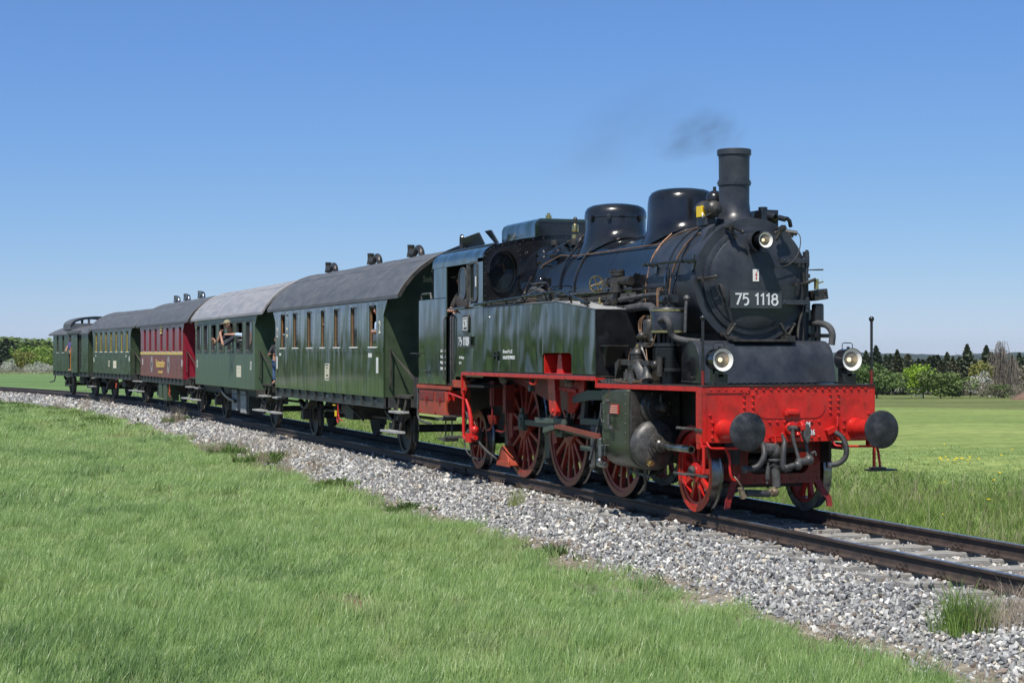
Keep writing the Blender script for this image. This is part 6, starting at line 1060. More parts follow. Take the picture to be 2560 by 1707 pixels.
b = B(); b.tube([(-17.55 - C + .09 * math.cos(a), -1.42, .58 + .09 * math.sin(a)) for a in [k * PI / 8 for k in range(17)]], .012, 6, False); b.tube([(-17.55 - C, -1.42, .67), (-17.55 - C, -1.42, .86)], .014, 6); b.tube([(-17.46 - C, -1.42, .58), (-17.1 - C, -1.42, .54)], .010, 6); b.tube([(-17.55 - C + .04 * math.cos(a), -1.42, .88 + .04 * math.sin(a)) for a in [k * PI / 5 for k in range(11)]], .010, 6, False); q1('brake_lever', b, 'signred')
b = B(); b.box(-18.0 - C, -17.78 - C, -1.43, -1.40, .84, .87); b.box(-17.82 - C, -17.75 - C, -1.43, -1.40, .62, .74); q1('changeover_lever', b, 'yellow')
# second coach
wx = [(-27.68, -26.83), (-29.05, -28.19), (-30.46, -29.60), (-31.80, -30.96), (-33.14, -32.31), (-34.47, -33.68), (-35.80, -34.98)]
c2, q2 = coach('plain_green_carriage', 'lighter flat green carriage with wide rounded windows and the palest roof', -31.0, (-36.07, -26.49), (-36.6, -25.28), (-27.15, -34.5), 'coach2', 'coach2', 'rooflight', wx, (1.97, 2.765), 'sole', zb=.99, ribs=False, opens=(1, 2, 3, 4), steel_frame=True, gable=3.86, gz=2.97)
C = -31.0
b = B(); b.box(-29.02 - C, -28.42 - C, -1.462, -1.4505, 1.29, 1.43); b.box(-29.02 - C, -28.42 - C, -1.462, -1.4505, 1.435, 1.52) ; b.box(-29.02 - C, -28.42 - C, -1.462, -1.4505, 1.525, 1.60); q2('information_board', b, 'cream')
for x0, x1, z0, z1 in ((-27.1, -26.95, 1.50, 1.72), (-35.8, -35.65, 1.5, 1.72)): b = B(); b.frame(rrect(x0 - C, x1 - C, z0, z1, .02), rrect(x0 + .03 - C, x1 - .03 - C, z0 + .03, z1 - .03, .01), -1.454, -1.4505); q2('white_notice', b, 'white')
for k in range(4): b = B(); b.box(-35.95 - C, -35.8 - C, -1.453, -1.4505, 2.86 - k * .17, 2.93 - k * .17) if k else b.box(-35.95 - C, -35.7 - C, -1.453, -1.4505, 2.80, 2.93); q2('yellow_mark', b, 'gold')
b = B(); b.box(-30.2 - C, -28.9 - C, -1.15, -.7, .28, .92); b.box(-29.9 - C, -29.6 - C, -1.17, -1.15, .34, .88); q2('equipment_cabinet', b, 'sole', T if False else c2, .01)
b = B(); b.box(-31.2 - C, -30.4 - C, -1.2, -.8, .34, .92); b.box(-29.85 - C, -29.1 - C, -1.2, -1.15, .30, .90); q2('cabinet_door', b, 'step', c2, .01)
b = B(); b.tube([(-31.9 - C, -1.36, .96), (-31.7 - C, -1.36, .80), (-31.2 - C, -1.3, .66), (-30.4 - C, -1.25, .60)], .05, 10, smooth=2); q2('exhaust_pipe', b, 'sole')
b = B(); b.tube([(-26.3 - C, -1.0, 2.0), (-26.2 - C, -.9, 1.8), (-26.25 - C, -.95, 1.5), (-26.3 - C, -1.1, 1.15)], .012, 6, smooth=2); q2('end_cable', b, 'rubber')
# third coach
C = -43.3; wn = [(C + 4.05 - k * 1.36 - .25, C + 4.05 - k * 1.36 + .25) for k in range(7)]
c3, q3 = coach('red_dining_carriage', 'wine red carriage with a yellow waist stripe and Restauration lettering, third in the train', C, (-48.50, -38.75), (-49.4, -37.5), (-39.20, -46.60), 'coach3', 'coach3end', 'roof', wn, (1.98, 2.80), 'coach3end', belt='gold', vents=(-43.6, -46.7, -49.0), ventm='steel', gz=2.96, gable=3.84, zb=1.09)
text('Restauration', .40, 'gold', c3, (-.30, -1.454, 1.56), 'y', 1.0, bold=.006); text('auf der Schwäbischen Alb', .12, 'gold', c3, (-.30, -1.454, 1.27), 'y', .85)
for xx in (-2.35, 1.55):
    b = B(); b.v = []; b.prism([(xx + .24 * math.cos(a), 1.53 + .30 * math.sin(a)) for a in [k * PI / 12 for k in range(24)]], -1.4545, -1.451); e = q3('round_badge', b, 'step')
    b = B(); b.prism([(xx - .10, 1.62), (xx + .10, 1.62), (xx + .10, 1.50), (xx, 1.38), (xx - .10, 1.50)], -1.458, -1.4555); q3('badge_shield', b, 'sole', e)
for x0 in (-4.75, 4.35): b = B(); b.box(x0, x0 + .12, -1.454, -1.4505, 1.5, 1.72); q3('white_notice', b, 'white')
b = B(); b.box(-.35, .05, -1.454, -1.4505, 2.72, 2.90); b.box(-.35, .05, -1.454, -1.4505, 2.60, 2.68); q3('yellow_mark', b, 'gold')
b = B(); b.box(-.9, -.1, -1.42, -1.0, .36, .88); b.box(.2, 1.0, -1.42, -1.0, .30, .88); q3('battery_box', b, 'endgreen', c3, .01)
b = B(); b.tube([(1.6 + .1 * math.cos(a), -1.42, .6 + .1 * math.sin(a)) for a in [k * PI / 8 for k in range(17)]], .016, 6, False); b.tube([(1.6, -1.42, .7), (1.6, -1.42, .9)], .016, 6); b.tube([(1.5, -1.42, .52), (1.9, -1.42, .46)], .014, 6); q3('brake_lever', b, 'rustred')
# fourth coach
C = -54.8; wn = [(C + 3.45 - k * 1.13 - .24, C + 3.45 - k * 1.13 + .24) for k in range(7)]
c4, q4 = coach('old_green_carriage', 'dark green plank carriage with yellow seen through its narrow windows, fourth in the train', C, (-58.9, -50.75), (-59.8, -49.65), (-51.2, -57.6), 'coach4', 'endgreen', 'roof', wn, (1.98, 2.80), 'ochre', opens=(6,), interior='ochre', gz=2.95, gable=3.72, zb=1.09)
b = B(); b.box(.55, 1.15, -1.462, -1.4505, 1.32, 1.45); b.box(.55, 1.15, -1.462, -1.4505, 1.455, 1.62); q4('information_board', b, 'cream')
b = B(); b.frame(rrect(-.55, -.25, 1.38, 1.62, .04), rrect(-.5, -.3, 1.42, 1.58, .02), -1.454, -1.4505); q4('railway_emblem', b, 'cream')
for x0, z0 in ((3.75, 1.62), (-3.95, 1.55), (3.1, 1.78), (-3.5, 1.78)): b = B(); b.box(x0, x0 + .14, -1.454, -1.4505, z0, z0 + (.18 if z0 < 1.7 else .07)); q4('white_notice', b, 'white')
b = B(); b.tube([(1.0 + .1 * math.cos(a), -1.42, .62 + .1 * math.sin(a)) for a in [k * PI / 8 for k in range(17)]], .018, 6, False); b.tube([(.9, -1.42, .84), (1.3, -1.42, .86)], .018, 6); q4('brake_lever', b, 'rustred')
# last vehicle: guard's van with lookout
C = -63.9; wn = [(C - 2.55, C - 2.2), (C - 1.35, C - 1.0)]
c5, q5 = coach('guards_van', 'green luggage van with arched lookout cabin on its roof at the tail of the train', C, (-67.3, -60.0), (-67.9, -59.7), (-61.65, -66.2), 'coach4', 'endgreen', 'roof', wn, (1.95, 2.76), 'under', gz=2.80, gable=3.22, plat=False, zb=1.09, uw=1.52)
b = B(); b.box(.15, .80, -1.462, -1.4505, 1.12, 2.76); q5('doorway_shade_panel', b, 'dark')  # dark panels on the uncut wall paint in the shaded doorways
b = B(); b.box(.85, 2.1, -1.53, -1.48, 1.05, 2.80); q5('sliding_door', b, 'coach4', c5, .01); b = B(); b.box(2.15, 2.5, -1.465, -1.4505, 1.25, 2.76); q5('doorway_shade_panel', b, 'dark')
b = B(); b.box(.35, 2.6, -1.62, -1.45, 2.78, 2.93); q5('door_hood', b, 'roof', c5, .02)
b = B(); b.box(.66, .68, -1.52, -1.50, 1.15, 2.2); q5('orange_bar', b, 'orange')
cp = [(-1.15 + 2.3 * k / 16, 0) for k in range(17)]
out = [(-1.22, 3.0)] + [(-1.22 * math.cos(PI * k / 16), 3.22 + .42 * math.sin(PI * k / 16) ** .8) for k in range(17)] + [(1.22, 3.0)]
b = B(); b.prism(out, 1.9, 2.0, 'x') if False else None
def cupwall(x0, x1):
    b = B(); f = lambda y: 3.20 + .42 * math.sqrt(max(0, 1 - (y / 1.24) ** 2)); g = lambda y: f(y) - .11
    segs = [(-1.24, -1.0, 0), (-1.0, -.42, 1), (-.42, -.32, 0), (-.32, .32, 1), (.32, .42, 0), (.42, 1.0, 1), (1.0, 1.24, 0)]
    for a0, a1, h in segs:
        n = 5; ys = [a0 + (a1 - a0) * k / n for k in range(n + 1)]
        if h: b.prism([(y, f(y)) for y in ys] + [(y, g(y)) for y in ys[::-1]], x0, x1, 'x'); b.prism([(a0, 3.0), (a0, 3.30), (a1, 3.30), (a1, 3.0)], x0, x1, 'x')
        else: b.prism([(a0, 3.0)] + [(y, f(y)) for y in ys] + [(a1, 3.0)], x0, x1, 'x')
    return b
CU = q5('lookout_cabin', cupwall(-.75, -.68), 'roof'); q5('cabin_wall', cupwall(-2.15, -2.08), 'roof', CU)
b = B(); ys = [-1.24 + 2.48 * k / 16 for k in range(17)]; f = lambda y: 3.205 + .42 * math.sqrt(max(0, 1 - (y / 1.24) ** 2)); b.add([(x_, y, f(y)) for x_ in (-2.2, -.63) for y in ys], [(k, k + 1, 17 + k + 1, 17 + k) for k in range(16)]); b.box(-2.1, -.7, -1.24, -1.20, 3.0, 3.25); b.box(-2.1, -.7, 1.20, 1.24, 3.0, 3.25); q5('cabin_roof', b, 'roof', CU)
b = B(); b.box(-3.35, -3.30, -1.2, 1.2, .9, 1.1); b.tube([(-3.3, -1.35, 1.0), (-3.25, -1.4, .62), (-3.6, -1.42, .58), (-4.2, -1.42, .55)], .03, 6, smooth=1); b.box(.1, .9, -1.6, -1.4, .45, .5); b.box(.1, .9, -1.6, -1.4, .85, .9); b.box(.1, .18, -1.45, -1.4, .45, 1.1); b.box(.82, .9, -1.45, -1.4, .45, 1.1); q5('side_step', b, 'sole')

# ------------------------------------------------------------------ people
def skinmesh(name, verts, edges, m, parent, root=0, sub=1):
    me = bpy.data.meshes.new(name); me.from_pydata([v[0] for v in verts], edges, []); o = link(name, me, parent)
    md = o.modifiers.new('skin', 'SKIN'); sl = me.skin_vertices[0] if me.skin_vertices else None
    if sl is None:
        bpy.context.view_layer.objects.active = o; me.attributes.new
    for i, v in enumerate(verts):
        r = v[1]; me.skin_vertices[0].data[i].radius = (r, r) if not isinstance(r, tuple) else r
        me.skin_vertices[0].data[i].use_root = (i == root)
    s = o.modifiers.new('sub', 'SUBSURF'); s.levels = sub; s.render_levels = sub
    md.use_smooth_shade = True; me.materials.append(M[m]); bpy.context.view_layer.update()
    ev = o.evaluated_get(bpy.context.evaluated_depsgraph_get()); nm = bpy.data.meshes.new_from_object(ev); o.modifiers.clear(); o.data = nm
    if not nm.materials: nm.materials.append(M[m])
    return o
M['shirt_dark'] = mat('dark_grey_shirt', (.055, .05, .052), .8); M['shirt_navy'] = mat('navy_shirt', (.02, .022, .04), .8); M['shirt_blue'] = mat('pale_blue_shirt', (.40, .52, .66), .8); M['shirt_black'] = mat('black_jacket', (.02, .02, .024), .7)
M['shirt_olive'] = mat('olive_top', (.16, .15, .08), .8); M['jeans'] = mat('blue_jeans', (.06, .12, .26), .8); M['cap'] = mat('khaki_cap', (.26, .24, .15), .85); M['greenhat'] = mat('dark_green_knit_hat', (.035, .05, .035), .9); M['darkcap'] = mat('black_cap', (.015, .015, .018), .8); M['shirt_violet'] = mat('violet_shirt', (.09, .07, .22), .8)
def person(label, loc, rz, h, ra, la, shirt, trousers='jeans', hat=None, lean=(0, 0), sleeve=1, glasses=False, group=None):
    """local +Y is where the figure looks; h = height; arms given as (elbow, wrist) in units of h"""
    T = thing('person', label, 'person', loc, rz, group); k = h / 1.75
    def V(x, y, z): z_ = z * k; f = min(1, max(0, (z_ - .95 * k) / (.8 * k))); return (x * k + lean[0] * f, y * k + lean[1] * f, z_)
    P = [(V(0, 0, .95), .14 * k), (V(0, .01, 1.15), .125 * k), (V(0, 0, 1.36), .145 * k), (V(0, .0, 1.46), .07 * k), (V(0, .01, 1.54), .056 * k), (V(0, .03, 1.60), .085 * k), (V(0, .02, 1.68), .098 * k), (V(0, .015, 1.74), .06 * k),
         (V(.10, 0, .88), .095 * k), (V(.11, .01, .50), .065 * k), (V(.11, 0, .08), .04 * k), (V(.12, .14, .04), .035 * k), (V(-.10, 0, .88), .095 * k), (V(-.11, .01, .50), .065 * k), (V(-.11, 0, .08), .04 * k), (V(-.12, .14, .04), .035 * k),
         (V(.19, 0, 1.40), .062 * k), (V(-.19, 0, 1.40), .062 * k)]
    E = [(0, 1), (1, 2), (2, 3), (3, 4), (4, 5), (5, 6), (6, 7), (0, 8), (8, 9), (9, 10), (10, 11), (0, 12), (12, 13), (13, 14), (14, 15), (2, 16), (2, 17)]
    SL = [(P[0][0], .155 * k), (P[1][0], .145 * k), (P[2][0], .160 * k), (P[3][0], .085 * k), (P[16][0], .075 * k), (P[17][0], .075 * k)]; SE = [(0, 1), (1, 2), (2, 3), (2, 4), (2, 5)]
    for sh, (el, wr), sg in ((16, ra, 1), (17, la, -1)):
        S_ = Vector(P[sh][0]); el = Vector(el); wr = Vector(wr); i = len(P); d = (wr - el).normalized(); pl = wr + d * .06 * k
        P += [(tuple(el), .042 * k), (tuple(wr), .028 * k), (tuple(pl), .034 * k)]; E += [(sh, i), (i, i + 1), (i + 1, i + 2)]
        u = d.cross(Vector((0, 0, 1))); u = u.normalized() if u.length > .1 else Vector((1, 0, 0)); n_ = u.cross(d)
        for f in range(4):
            j = len(P); base = pl + u * (.027 * (f - 1.5)) * k; L_ = (.065, .075, .07, .055)[f] * k
            P += [(tuple(base + d * .03 * k), .0095 * k), (tuple(base + d * L_ - n_ * .03 * k * 0 + Vector((0, 0, -.025 * k))), .0075 * k)]; E += [(i + 2, j), (j, j + 1)]
        j = len(P); P += [(tuple(wr + u * sg * .05 * k + d * .05 * k), .011 * k)]; E += [(i + 1, j)]
        j = len(SL); SL += [(tuple(el), .056 * k)]; SE += [((4, 5)[sg < 0], j)]
        if sleeve > 1: SL += [(tuple(el.lerp(wr, .8)), .042 * k)]; SE += [(j, j + 1)]
    skinmesh('body', P, E, 'skin', T); skinmesh('shirt', SL, SE, shirt, T)
    skinmesh('trousers', [(V(0, 0, .97), .15 * k), (V(.10, 0, .86), .105 * k), (V(.11, .01, .50), .08 * k), (V(.11, 0, .12), .065 * k), (V(-.10, 0, .86), .105 * k), (V(-.11, .01, .50), .08 * k), (V(-.11, 0, .12), .065 * k)], [(0, 1), (1, 2), (2, 3), (0, 4), (4, 5), (5, 6)], trousers, T)
    hc = Vector(V(0, .02, 1.68))
    b = B(); b.lathe([(.108 * k * math.cos(a), .11 * k * math.sin(a)) for a in [R_(v) for v in range(14 if hat else 0, 90, 14)]] + [(.0002, .112 * k)], hc + Vector((0, -.012 * k, .012 * k)), (0, .0 if hat else -.25, 1), 16, (0, 0)); part('hair' if not hat else 'hat', b, hat or 'hair', T)
    if hat: b = B(); b.lathe([(.107 * k, .015 * k), (.108 * k, .04 * k)], hc + Vector((0, -.012 * k, .0)), (0, 0, 1), 16, (0, 0)); b.obox(hc + Vector((0, .13 * k, .02 * k)), (.13 * k, .09 * k, .008), (-.15, 0, 0)) if hat != 'greenhat' else None; part('hat_band', b, hat, T)
    b = B()
    for s in (-1, 1): b.ball(hc + Vector((s * .034 * k, .094 * k, -.01 * k)), .011 * k, 6)
    part('eyes', b, 'shirt_black', T)
    b = B(); b.add([hc + Vector(p) * k for p in ((-.012, .09, -.02), (.012, .09, -.02), (0, .122, -.045), (0, .095, .005), (-.014, .09, -.05), (.014, .09, -.05))], [(0, 2, 3), (1, 3, 2), (0, 4, 2), (1, 2, 5), (4, 5, 2)]); b.ball(hc + Vector((.10 * k, .0, -.02 * k)), .022 * k, 6); b.ball(hc + Vector((-.10 * k, 0, -.02 * k)), .022 * k, 6); part('nose_and_ears', b, 'skin', T)
    b = B(); b.obox(hc + Vector((0, .092 * k, -.066 * k)), (.042 * k, .008, .008)); part('mouth', b, 'signred', T)
    if glasses: b = B(); [b.tube([hc + Vector((s * .034 * k + .022 * k * math.cos(a), .112 * k, -.01 * k + .018 * k * math.sin(a))) for a in [q_ * PI / 4 for q_ in range(9)]], .003, 4, False) for s in (-1, 1)]; part('glasses', b, 'black', T)
    return T
def ploc(C_, lx, ly, z=1.17):
    a = track(C_ - 3.7); e = track(C_ + 3.7); t = math.atan2(e[1] - a[1], e[0] - a[0]); cx, cy = (a[0] + e[0]) / 2, (a[1] + e[1]) / 2
    return (cx + lx * math.cos(t) - ly * math.sin(t), cy + lx * math.sin(t) + ly * math.cos(t), z), t
OUT = PI  # facing -y
person('engine driver in dark shirt and black cap resting both arms on the cab window sill', (-9.82, -1.04, 1.42), OUT + .3, 1.84, ((.30, .16, 1.26), (.06, .34, 1.24)), ((-.30, .18, 1.26), (-.30, .40, 1.22)), 'shirt_dark', 'shirt_black', 'darkcap', lean=(0, .14), glasses=True)
p, t = ploc(-31.0, 1.12, -1.12, 1.02)
person('man in khaki cap and navy shirt leaning far out of the flat green carriage', p, OUT + .45 + t, 1.78, ((.12, .78, 1.22), (-.02, .76, 1.46)), ((-.20, .82, 1.12), (-.08, .80, 1.40)), 'shirt_navy', 'jeans', 'cap', lean=(0, .58))
p, t = ploc(-31.0, 2.50, -1.12, 1.02)
person('passenger in pale blue stretching a bare arm out beside the man in the cap', p, OUT + t, 1.72, ((.38, .42, 1.42), (.62, .56, 1.42)), ((-.22, .20, 1.20), (-.12, .25, 1.30)), 'shirt_blue', 'jeans', lean=(0, .08))
p, t = ploc(-31.0, -1.75, -1.22, 1.02)
person('smiling child in olive top behind the third window of the flat green carriage', p, OUT + .4 + t, 1.62, ((.14, .20, 1.16), (.05, .26, 1.28)), ((-.14, .20, 1.16), (-.05, .26, 1.28)), 'shirt_olive', 'jeans')
person('boy in black jacket and jeans standing on the open platform between the first two carriages', (-25.45, -1.08, 1.16), OUT + .9, 1.18, ((.18, .14, .70), (.10, .24, .74)), ((-.18, .14, .70), (-.10, .24, .74)), 'shirt_black', 'jeans')
person('passenger in dark green knitted hat looking out of the front window of the first carriage', (-14.66, -1.06, 1.17), OUT + .45, 1.68, ((.20, .20, 1.10), (.10, .34, 1.16)), ((-.20, .20, 1.10), (-.10, .34, 1.16)), 'shirt_blue', 'jeans', 'greenhat', lean=(0, .36))
p, t = ploc(-54.8, -3.33, -1.15, 1.12)
person('bald passenger in dark clothes at the rearmost window of the fourth carriage', p, OUT + t + .3, 1.72, ((.18, .16, 1.10), (.10, .22, 1.20)), ((-.18, .16, 1.10), (-.10, .22, 1.20)), 'shirt_navy', 'jeans', lean=(0, .1))
p, t = ploc(-63.9, .42, -1.41, 1.10)
person('guard in violet shirt standing in the open door of the last van', p, OUT + t + .2, 1.60, ((.22, .10, 1.12), (.12, .20, 1.00)), ((-.22, .05, 1.12), (-.20, .10, .92)), 'shirt_violet', 'shirt_black')

# ------------------------------------------------------------------ trees
def leafmesh(name, pts, size, m, nrm=None, flat=.0):
    b = B(); v = []; f = []
    for i, p in enumerate(pts):
        s = size * random.uniform(.55, 1.3); e = Euler((random.uniform(-1.2, 1.2), random.uniform(-1.2, 1.2), random.uniform(0, 6.3))).to_matrix(); k = len(v)
        for a, c_ in ((-1, -.5), (.1, -.7), (1, .1), (.5, .7), (-.6, .6)): q = e @ Vector((a * s, c_ * s, 0)); v.append((p[0] + q.x, p[1] + q.y, p[2] + q.z))
        f.append((k, k + 1, k + 2, k + 3, k + 4))
    me = bpy.data.meshes.new(name); me.from_pydata(v, [], f); me.materials.append(m); return me
def conifer(h, n, m, wid=.2):
    pts = []
    lay = int(h * 1.5)
    for k in range(n):
        t = random.random() ** .75; L_ = math.floor(t * lay) / lay if random.random() < .7 else t; z = h * (.01 + .98 * L_); r = h * wid * 1.15 * (1 - L_) ** .85 * (1 + .25 * math.sin(k * 1.7)) * math.sqrt(random.uniform(.25, 1)); a = random.uniform(0, 6.28)
        r *= 1 + .22 * math.sin(a * 3 + L_ * 9); pts.append((r * math.cos(a), r * math.sin(a), z - r * .30 + random.uniform(-.1, .1)))
    pts += [(0, 0, h * (.93 + .01 * k)) for k in range(8)]
    return leafmesh('crown', pts, h * .027, m)
def decid(h, w, n, m, lobes=9, z0=.03, size=.034, sparse=.25):
    w = w * 1.15
    L_ = [(random.gauss(0, w * .26), random.gauss(0, w * .26), h * random.uniform(.22, .80), w * random.uniform(.20, .34), h * random.uniform(.14, .24)) for _ in range(lobes)] + [(0, 0, h * .5, w * .36, h * .40)]
    pts = []
    while len(pts) < n:
        l = random.choice(L_); d = Vector((random.gauss(0, 1), random.gauss(0, 1), random.gauss(0, 1))).normalized() * random.uniform(.62, 1.03) ** .6
        p = (l[0] + d.x * l[3], l[1] + d.y * l[3], l[2] + d.z * l[4])
        if p[2] > h * z0: pts.append(p)
    return leafmesh('crown', pts, h * size, m)
def trunk(h, r, limbs=5, m='bark', th=.75):
    b = B(); b.tube([(0, 0, -.3), (r * .3, 0, h * .25), (-r * .2, r * .3, h * .5), (0, 0, h * th)], [r * 1.3, r, r * .7, r * .25], 7)
    for k in range(limbs): a = k * 2.4; z = h * (.25 + .5 * k / limbs); b.tube([(0, 0, z), (h * .09 * math.cos(a), h * .09 * math.sin(a), z + h * .08), (h * .17 * math.cos(a), h * .17 * math.sin(a), z + h * .2)], [r * .5, r * .35, r * .12], 5)
    return b.mesh('trunk', M[m])
M['bark'] = mat('brown_bark', (.06, .045, .035), .9, var=.3); M['barkgrey'] = mat('grey_twigs', (.17, .145, .12), .9, var=.25)
def lm(n_, a, b_, tr=.25): return rnd_mat(n_, [a, b_], .65, tr)
M['spruce'] = lm('spruce_needles', (.036, .054, .028), (.072, .092, .044), .1); M['spruce2'] = lm('brownish_pine_needles', (.055, .062, .028), (.085, .085, .042), .1)
M['beech'] = lm('fresh_beech_leaves', (.15, .24, .03), (.23, .32, .05)); M['lime'] = lm('bright_lime_leaves', (.22, .34, .020), (.27, .40, .035)); M['mid'] = lm('mid_green_leaves', (.10, .16, .04), (.15, .21, .06)); M['olive'] = lm('olive_young_leaves', (.20, .20, .045), (.25, .24, .06))
M['blossom'] = lm('pale_blossom', (.42, .42, .36), (.55, .54, .48)); M['twig'] = lm('brown_grey_twigs', (.15, .13, .095), (.21, .18, .13), .05)
TR = {k: (c_, trunk(h, r)) for k, (c_, h, r) in {
    'spruce': (conifer(10, 2600, M['spruce']), 10, .14), 'spruce_b': (conifer(10, 2400, M['spruce'], .24), 10, .14), 'spruce_c': (conifer(10, 2200, M['spruce2'], .21), 10, .14),
    'beech': (decid(10, 9, 1500, M['beech']), 10, .2), 'beech_b': (decid(10, 8, 1300, M['mid'], 7), 10, .2), 'lime': (decid(10, 10, 2200, M['lime'], 10, .02, .032), 10, .15), 'mid': (decid(10, 9, 1900, M['mid'], 11, .02), 10, .15),
    'olive': (decid(10, 8, 1600, M['olive'], 6, .03), 10, .2), 'blossom': (decid(10, 11, 1300, M['blossom'], 9, .03, .03), 10, .1), 'twig': (decid(10, 13, 1700, M['twig'], 9, .01, .024), 10, .1)}.items()}
# bare birch: real branches
b = B()
for k in range(9):
    x0 = random.uniform(-2.6, 2.6); h = random.uniform(6.5, 10) ; y0 = random.uniform(-1, 1); b.tube([(x0, y0, 0), (x0 * 1.05, y0, h * .5), (x0 * .9 + random.uniform(-.4, .4), y0, h)], [.11, .07, .02], 5)
    for q in range(60):
        z = h * random.uniform(.3, .98); a = random.uniform(0, 6.28); l_ = random.uniform(.5, 1.5); b.tube([(x0, y0, z), (x0 + l_ * .6 * math.cos(a), y0 + l_ * .6 * math.sin(a), z + .15), (x0 + l_ * math.cos(a), y0 + l_ * math.sin(a), z - l_ * 1.3)], [.05, .04, .02], 3, False)
TR['birch'] = (b.mesh('branches', M['barkgrey'], 60), trunk(6, .1, 3, 'barkgrey'))
def place(kind, px, D, h, label, cat='tree', group=None, name=None, wide=1.0):
    """px = bearing in degrees right of the camera axis"""
    a = R_(160.68) - R_(px); x, y = CAMX + D * math.cos(a), CAMY + D * math.sin(a); z = float(gheight(x, y)); s = h / 10
    c_, tk = TR[kind]; T = thing(name or ('spruce_tree' if 'spruce' in kind else 'tree'), label, cat, (x, y, z - .1), random.uniform(0, 6.28), group); T.scale = (s * wide, s * wide, s)
    link('crown' if kind != 'birch' else 'branches', c_, T); link('trunk', tk, T); return T
bear = lambda px: math.degrees(math.atan((px - 1280) / 4343))
ORD = 'first second third fourth fifth sixth seventh eighth ninth tenth eleventh twelfth thirteenth fourteenth fifteenth sixteenth seventeenth eighteenth nineteenth twentieth twenty-first twenty-second twenty-third twenty-fourth twenty-fifth twenty-sixth'.split()
# right hand group (bearing from the axis, distance, height)
G = 'spruces standing along the far edge of the right meadow'
for i_, (px, D, h, k) in enumerate(sorted(((2190, 330, 9.4, 'spruce'), (2214, 345, 8.2, 'spruce_b'), (2226, 338, 9.2, 'spruce'), (2243, 330, 8.8, 'spruce_c'), (2256, 340, 9.0, 'spruce'), (2270, 335, 8.4, 'spruce_b'), (2285, 345, 7.8, 'spruce'), (2334, 335, 8.8, 'spruce'), (2200, 350, 7.4, 'spruce_c'), (2296, 352, 7.6, 'spruce'),
                    (2352, 330, 8.0, 'spruce_c'), (2368, 338, 9.4, 'spruce_b'), (2382, 332, 9.0, 'spruce_c'), (2396, 345, 8.6, 'spruce'), (2418, 336, 9.4, 'spruce'), (2440, 342, 8.6, 'spruce_c'), (2466, 335, 9.2, 'spruce'), (2480, 345, 8.4, 'spruce_c'), (2494, 348, 7.8, 'spruce_b'), (2530, 350, 8.4, 'spruce_c'), (2548, 345, 8.0, 'spruce'), (2566, 350, 8.3, 'spruce_b'), (2165, 330, 9.6, 'spruce')))):
    place(k, bear(px), D, h * (.90 + .12 * math.sin(px * 1.3)), ORD[i_] + ' dark spruce from the left in the front conifer row on the right', group=G, name='spruce_tree', wide=1.35)
place('mid', bear(2192), 255, 5.3, 'rounded mid green tree just right of the far headlamp pole', wide=1.25); place('mid', bear(2165), 250, 5.2, 'mid green bush half hidden behind the far headlamp', wide=1.1)
place('lime', bear(2308), 262, 5.7, 'brightest yellow-green bush in the middle of the right hand trees', wide=1.05); place('mid', bear(2352), 258, 4.4, 'darker green round bush against the right side of the bright lime bush', wide=1.35); place('mid', bear(2380), 262, 3.2, 'low dull green shrub right of the round green bush', 'shrub', wide=1.3)
place('blossom', bear(2278), 268, 4.8, 'white blossoming shrub behind the left edge of the bright lime bush', 'shrub', wide=.6)
place('twig', bear(2425), 262, 3.0, 'bare brown-grey rounded shrub between the green bushes and the birch', 'shrub', name='shrub', wide=1.3); place('blossom', bear(2450), 275, 4.2, 'pale blossoming shrub above the bare brown shrub', 'shrub', name='shrub', wide=.8); place('twig', bear(2468), 268, 3.0, 'second bare twiggy shrub just left of the birch', 'shrub', name='shrub', wide=1.1)
place('olive', bear(2455), 300, 6.4, 'olive young leaved tree in front of the spruces left of the birch'); place('birch', bear(2520), 270, 8.8, 'tall bare grey birch at the right end of the tree line', name='birch_tree', wide=1.0)
place('twig', bear(2556), 262, 2.6, 'brown leafless shrub at the right edge of the photo', 'shrub', name='shrub', wide=1.2); place('mid', bear(2495), 265, 2.4, 'small green shrub at the foot of the birch', 'shrub', name='shrub', wide=1.6)
place('twig', bear(2545), 300, 6.2, 'leafless brown tree behind the birch', wide=.9)
for k in range(24): place(('spruce_b', 'spruce_c', 'spruce')[k % 3], bear(2140 + k * 18.5), 385 + (k * 29) % 22, 7.2 + (k * 5) % 4 * .45, ORD[k] + ' conifer from the left in the second row behind the right hand spruces', group='second row of conifers on the right', name='spruce_tree', wide=2.2)
# left hand wood
Gs, Gb = 'dark spruces in the wood on the left', 'fresh green beeches in the wood on the left'
for k in range(26): place(('spruce', 'spruce_b')[k % 2], bear(-160 + k * 13.5), 520 + (k * 37) % 30, 6.2 + (k * 7) % 4 * .8 + (1.0 if k < 16 else 0), ORD[k] + ' dark spruce from the left edge in the left hand wood', group=Gs, name='spruce_tree', wide=2.0)
for k in range(20): place(('beech', 'beech_b')[k % 3 == 1], bear(-170 + k * 20), 560 + (k * 53) % 40, 10.0 + (k * 5) % 4 * .6, ORD[k] + ' fresh green beech from the left, above the spruces of the left wood', group=Gb, name='beech_tree', wide=1.6)
for k in range(6): place('beech', bear(70 + k * 17), 505 + k * 9, 8.6 - .4 * (k % 2), ORD[k] + ' light beech from the left, in front of the wood beside the last van', group='light beeches beside the last van', name='beech_tree', wide=1.3)
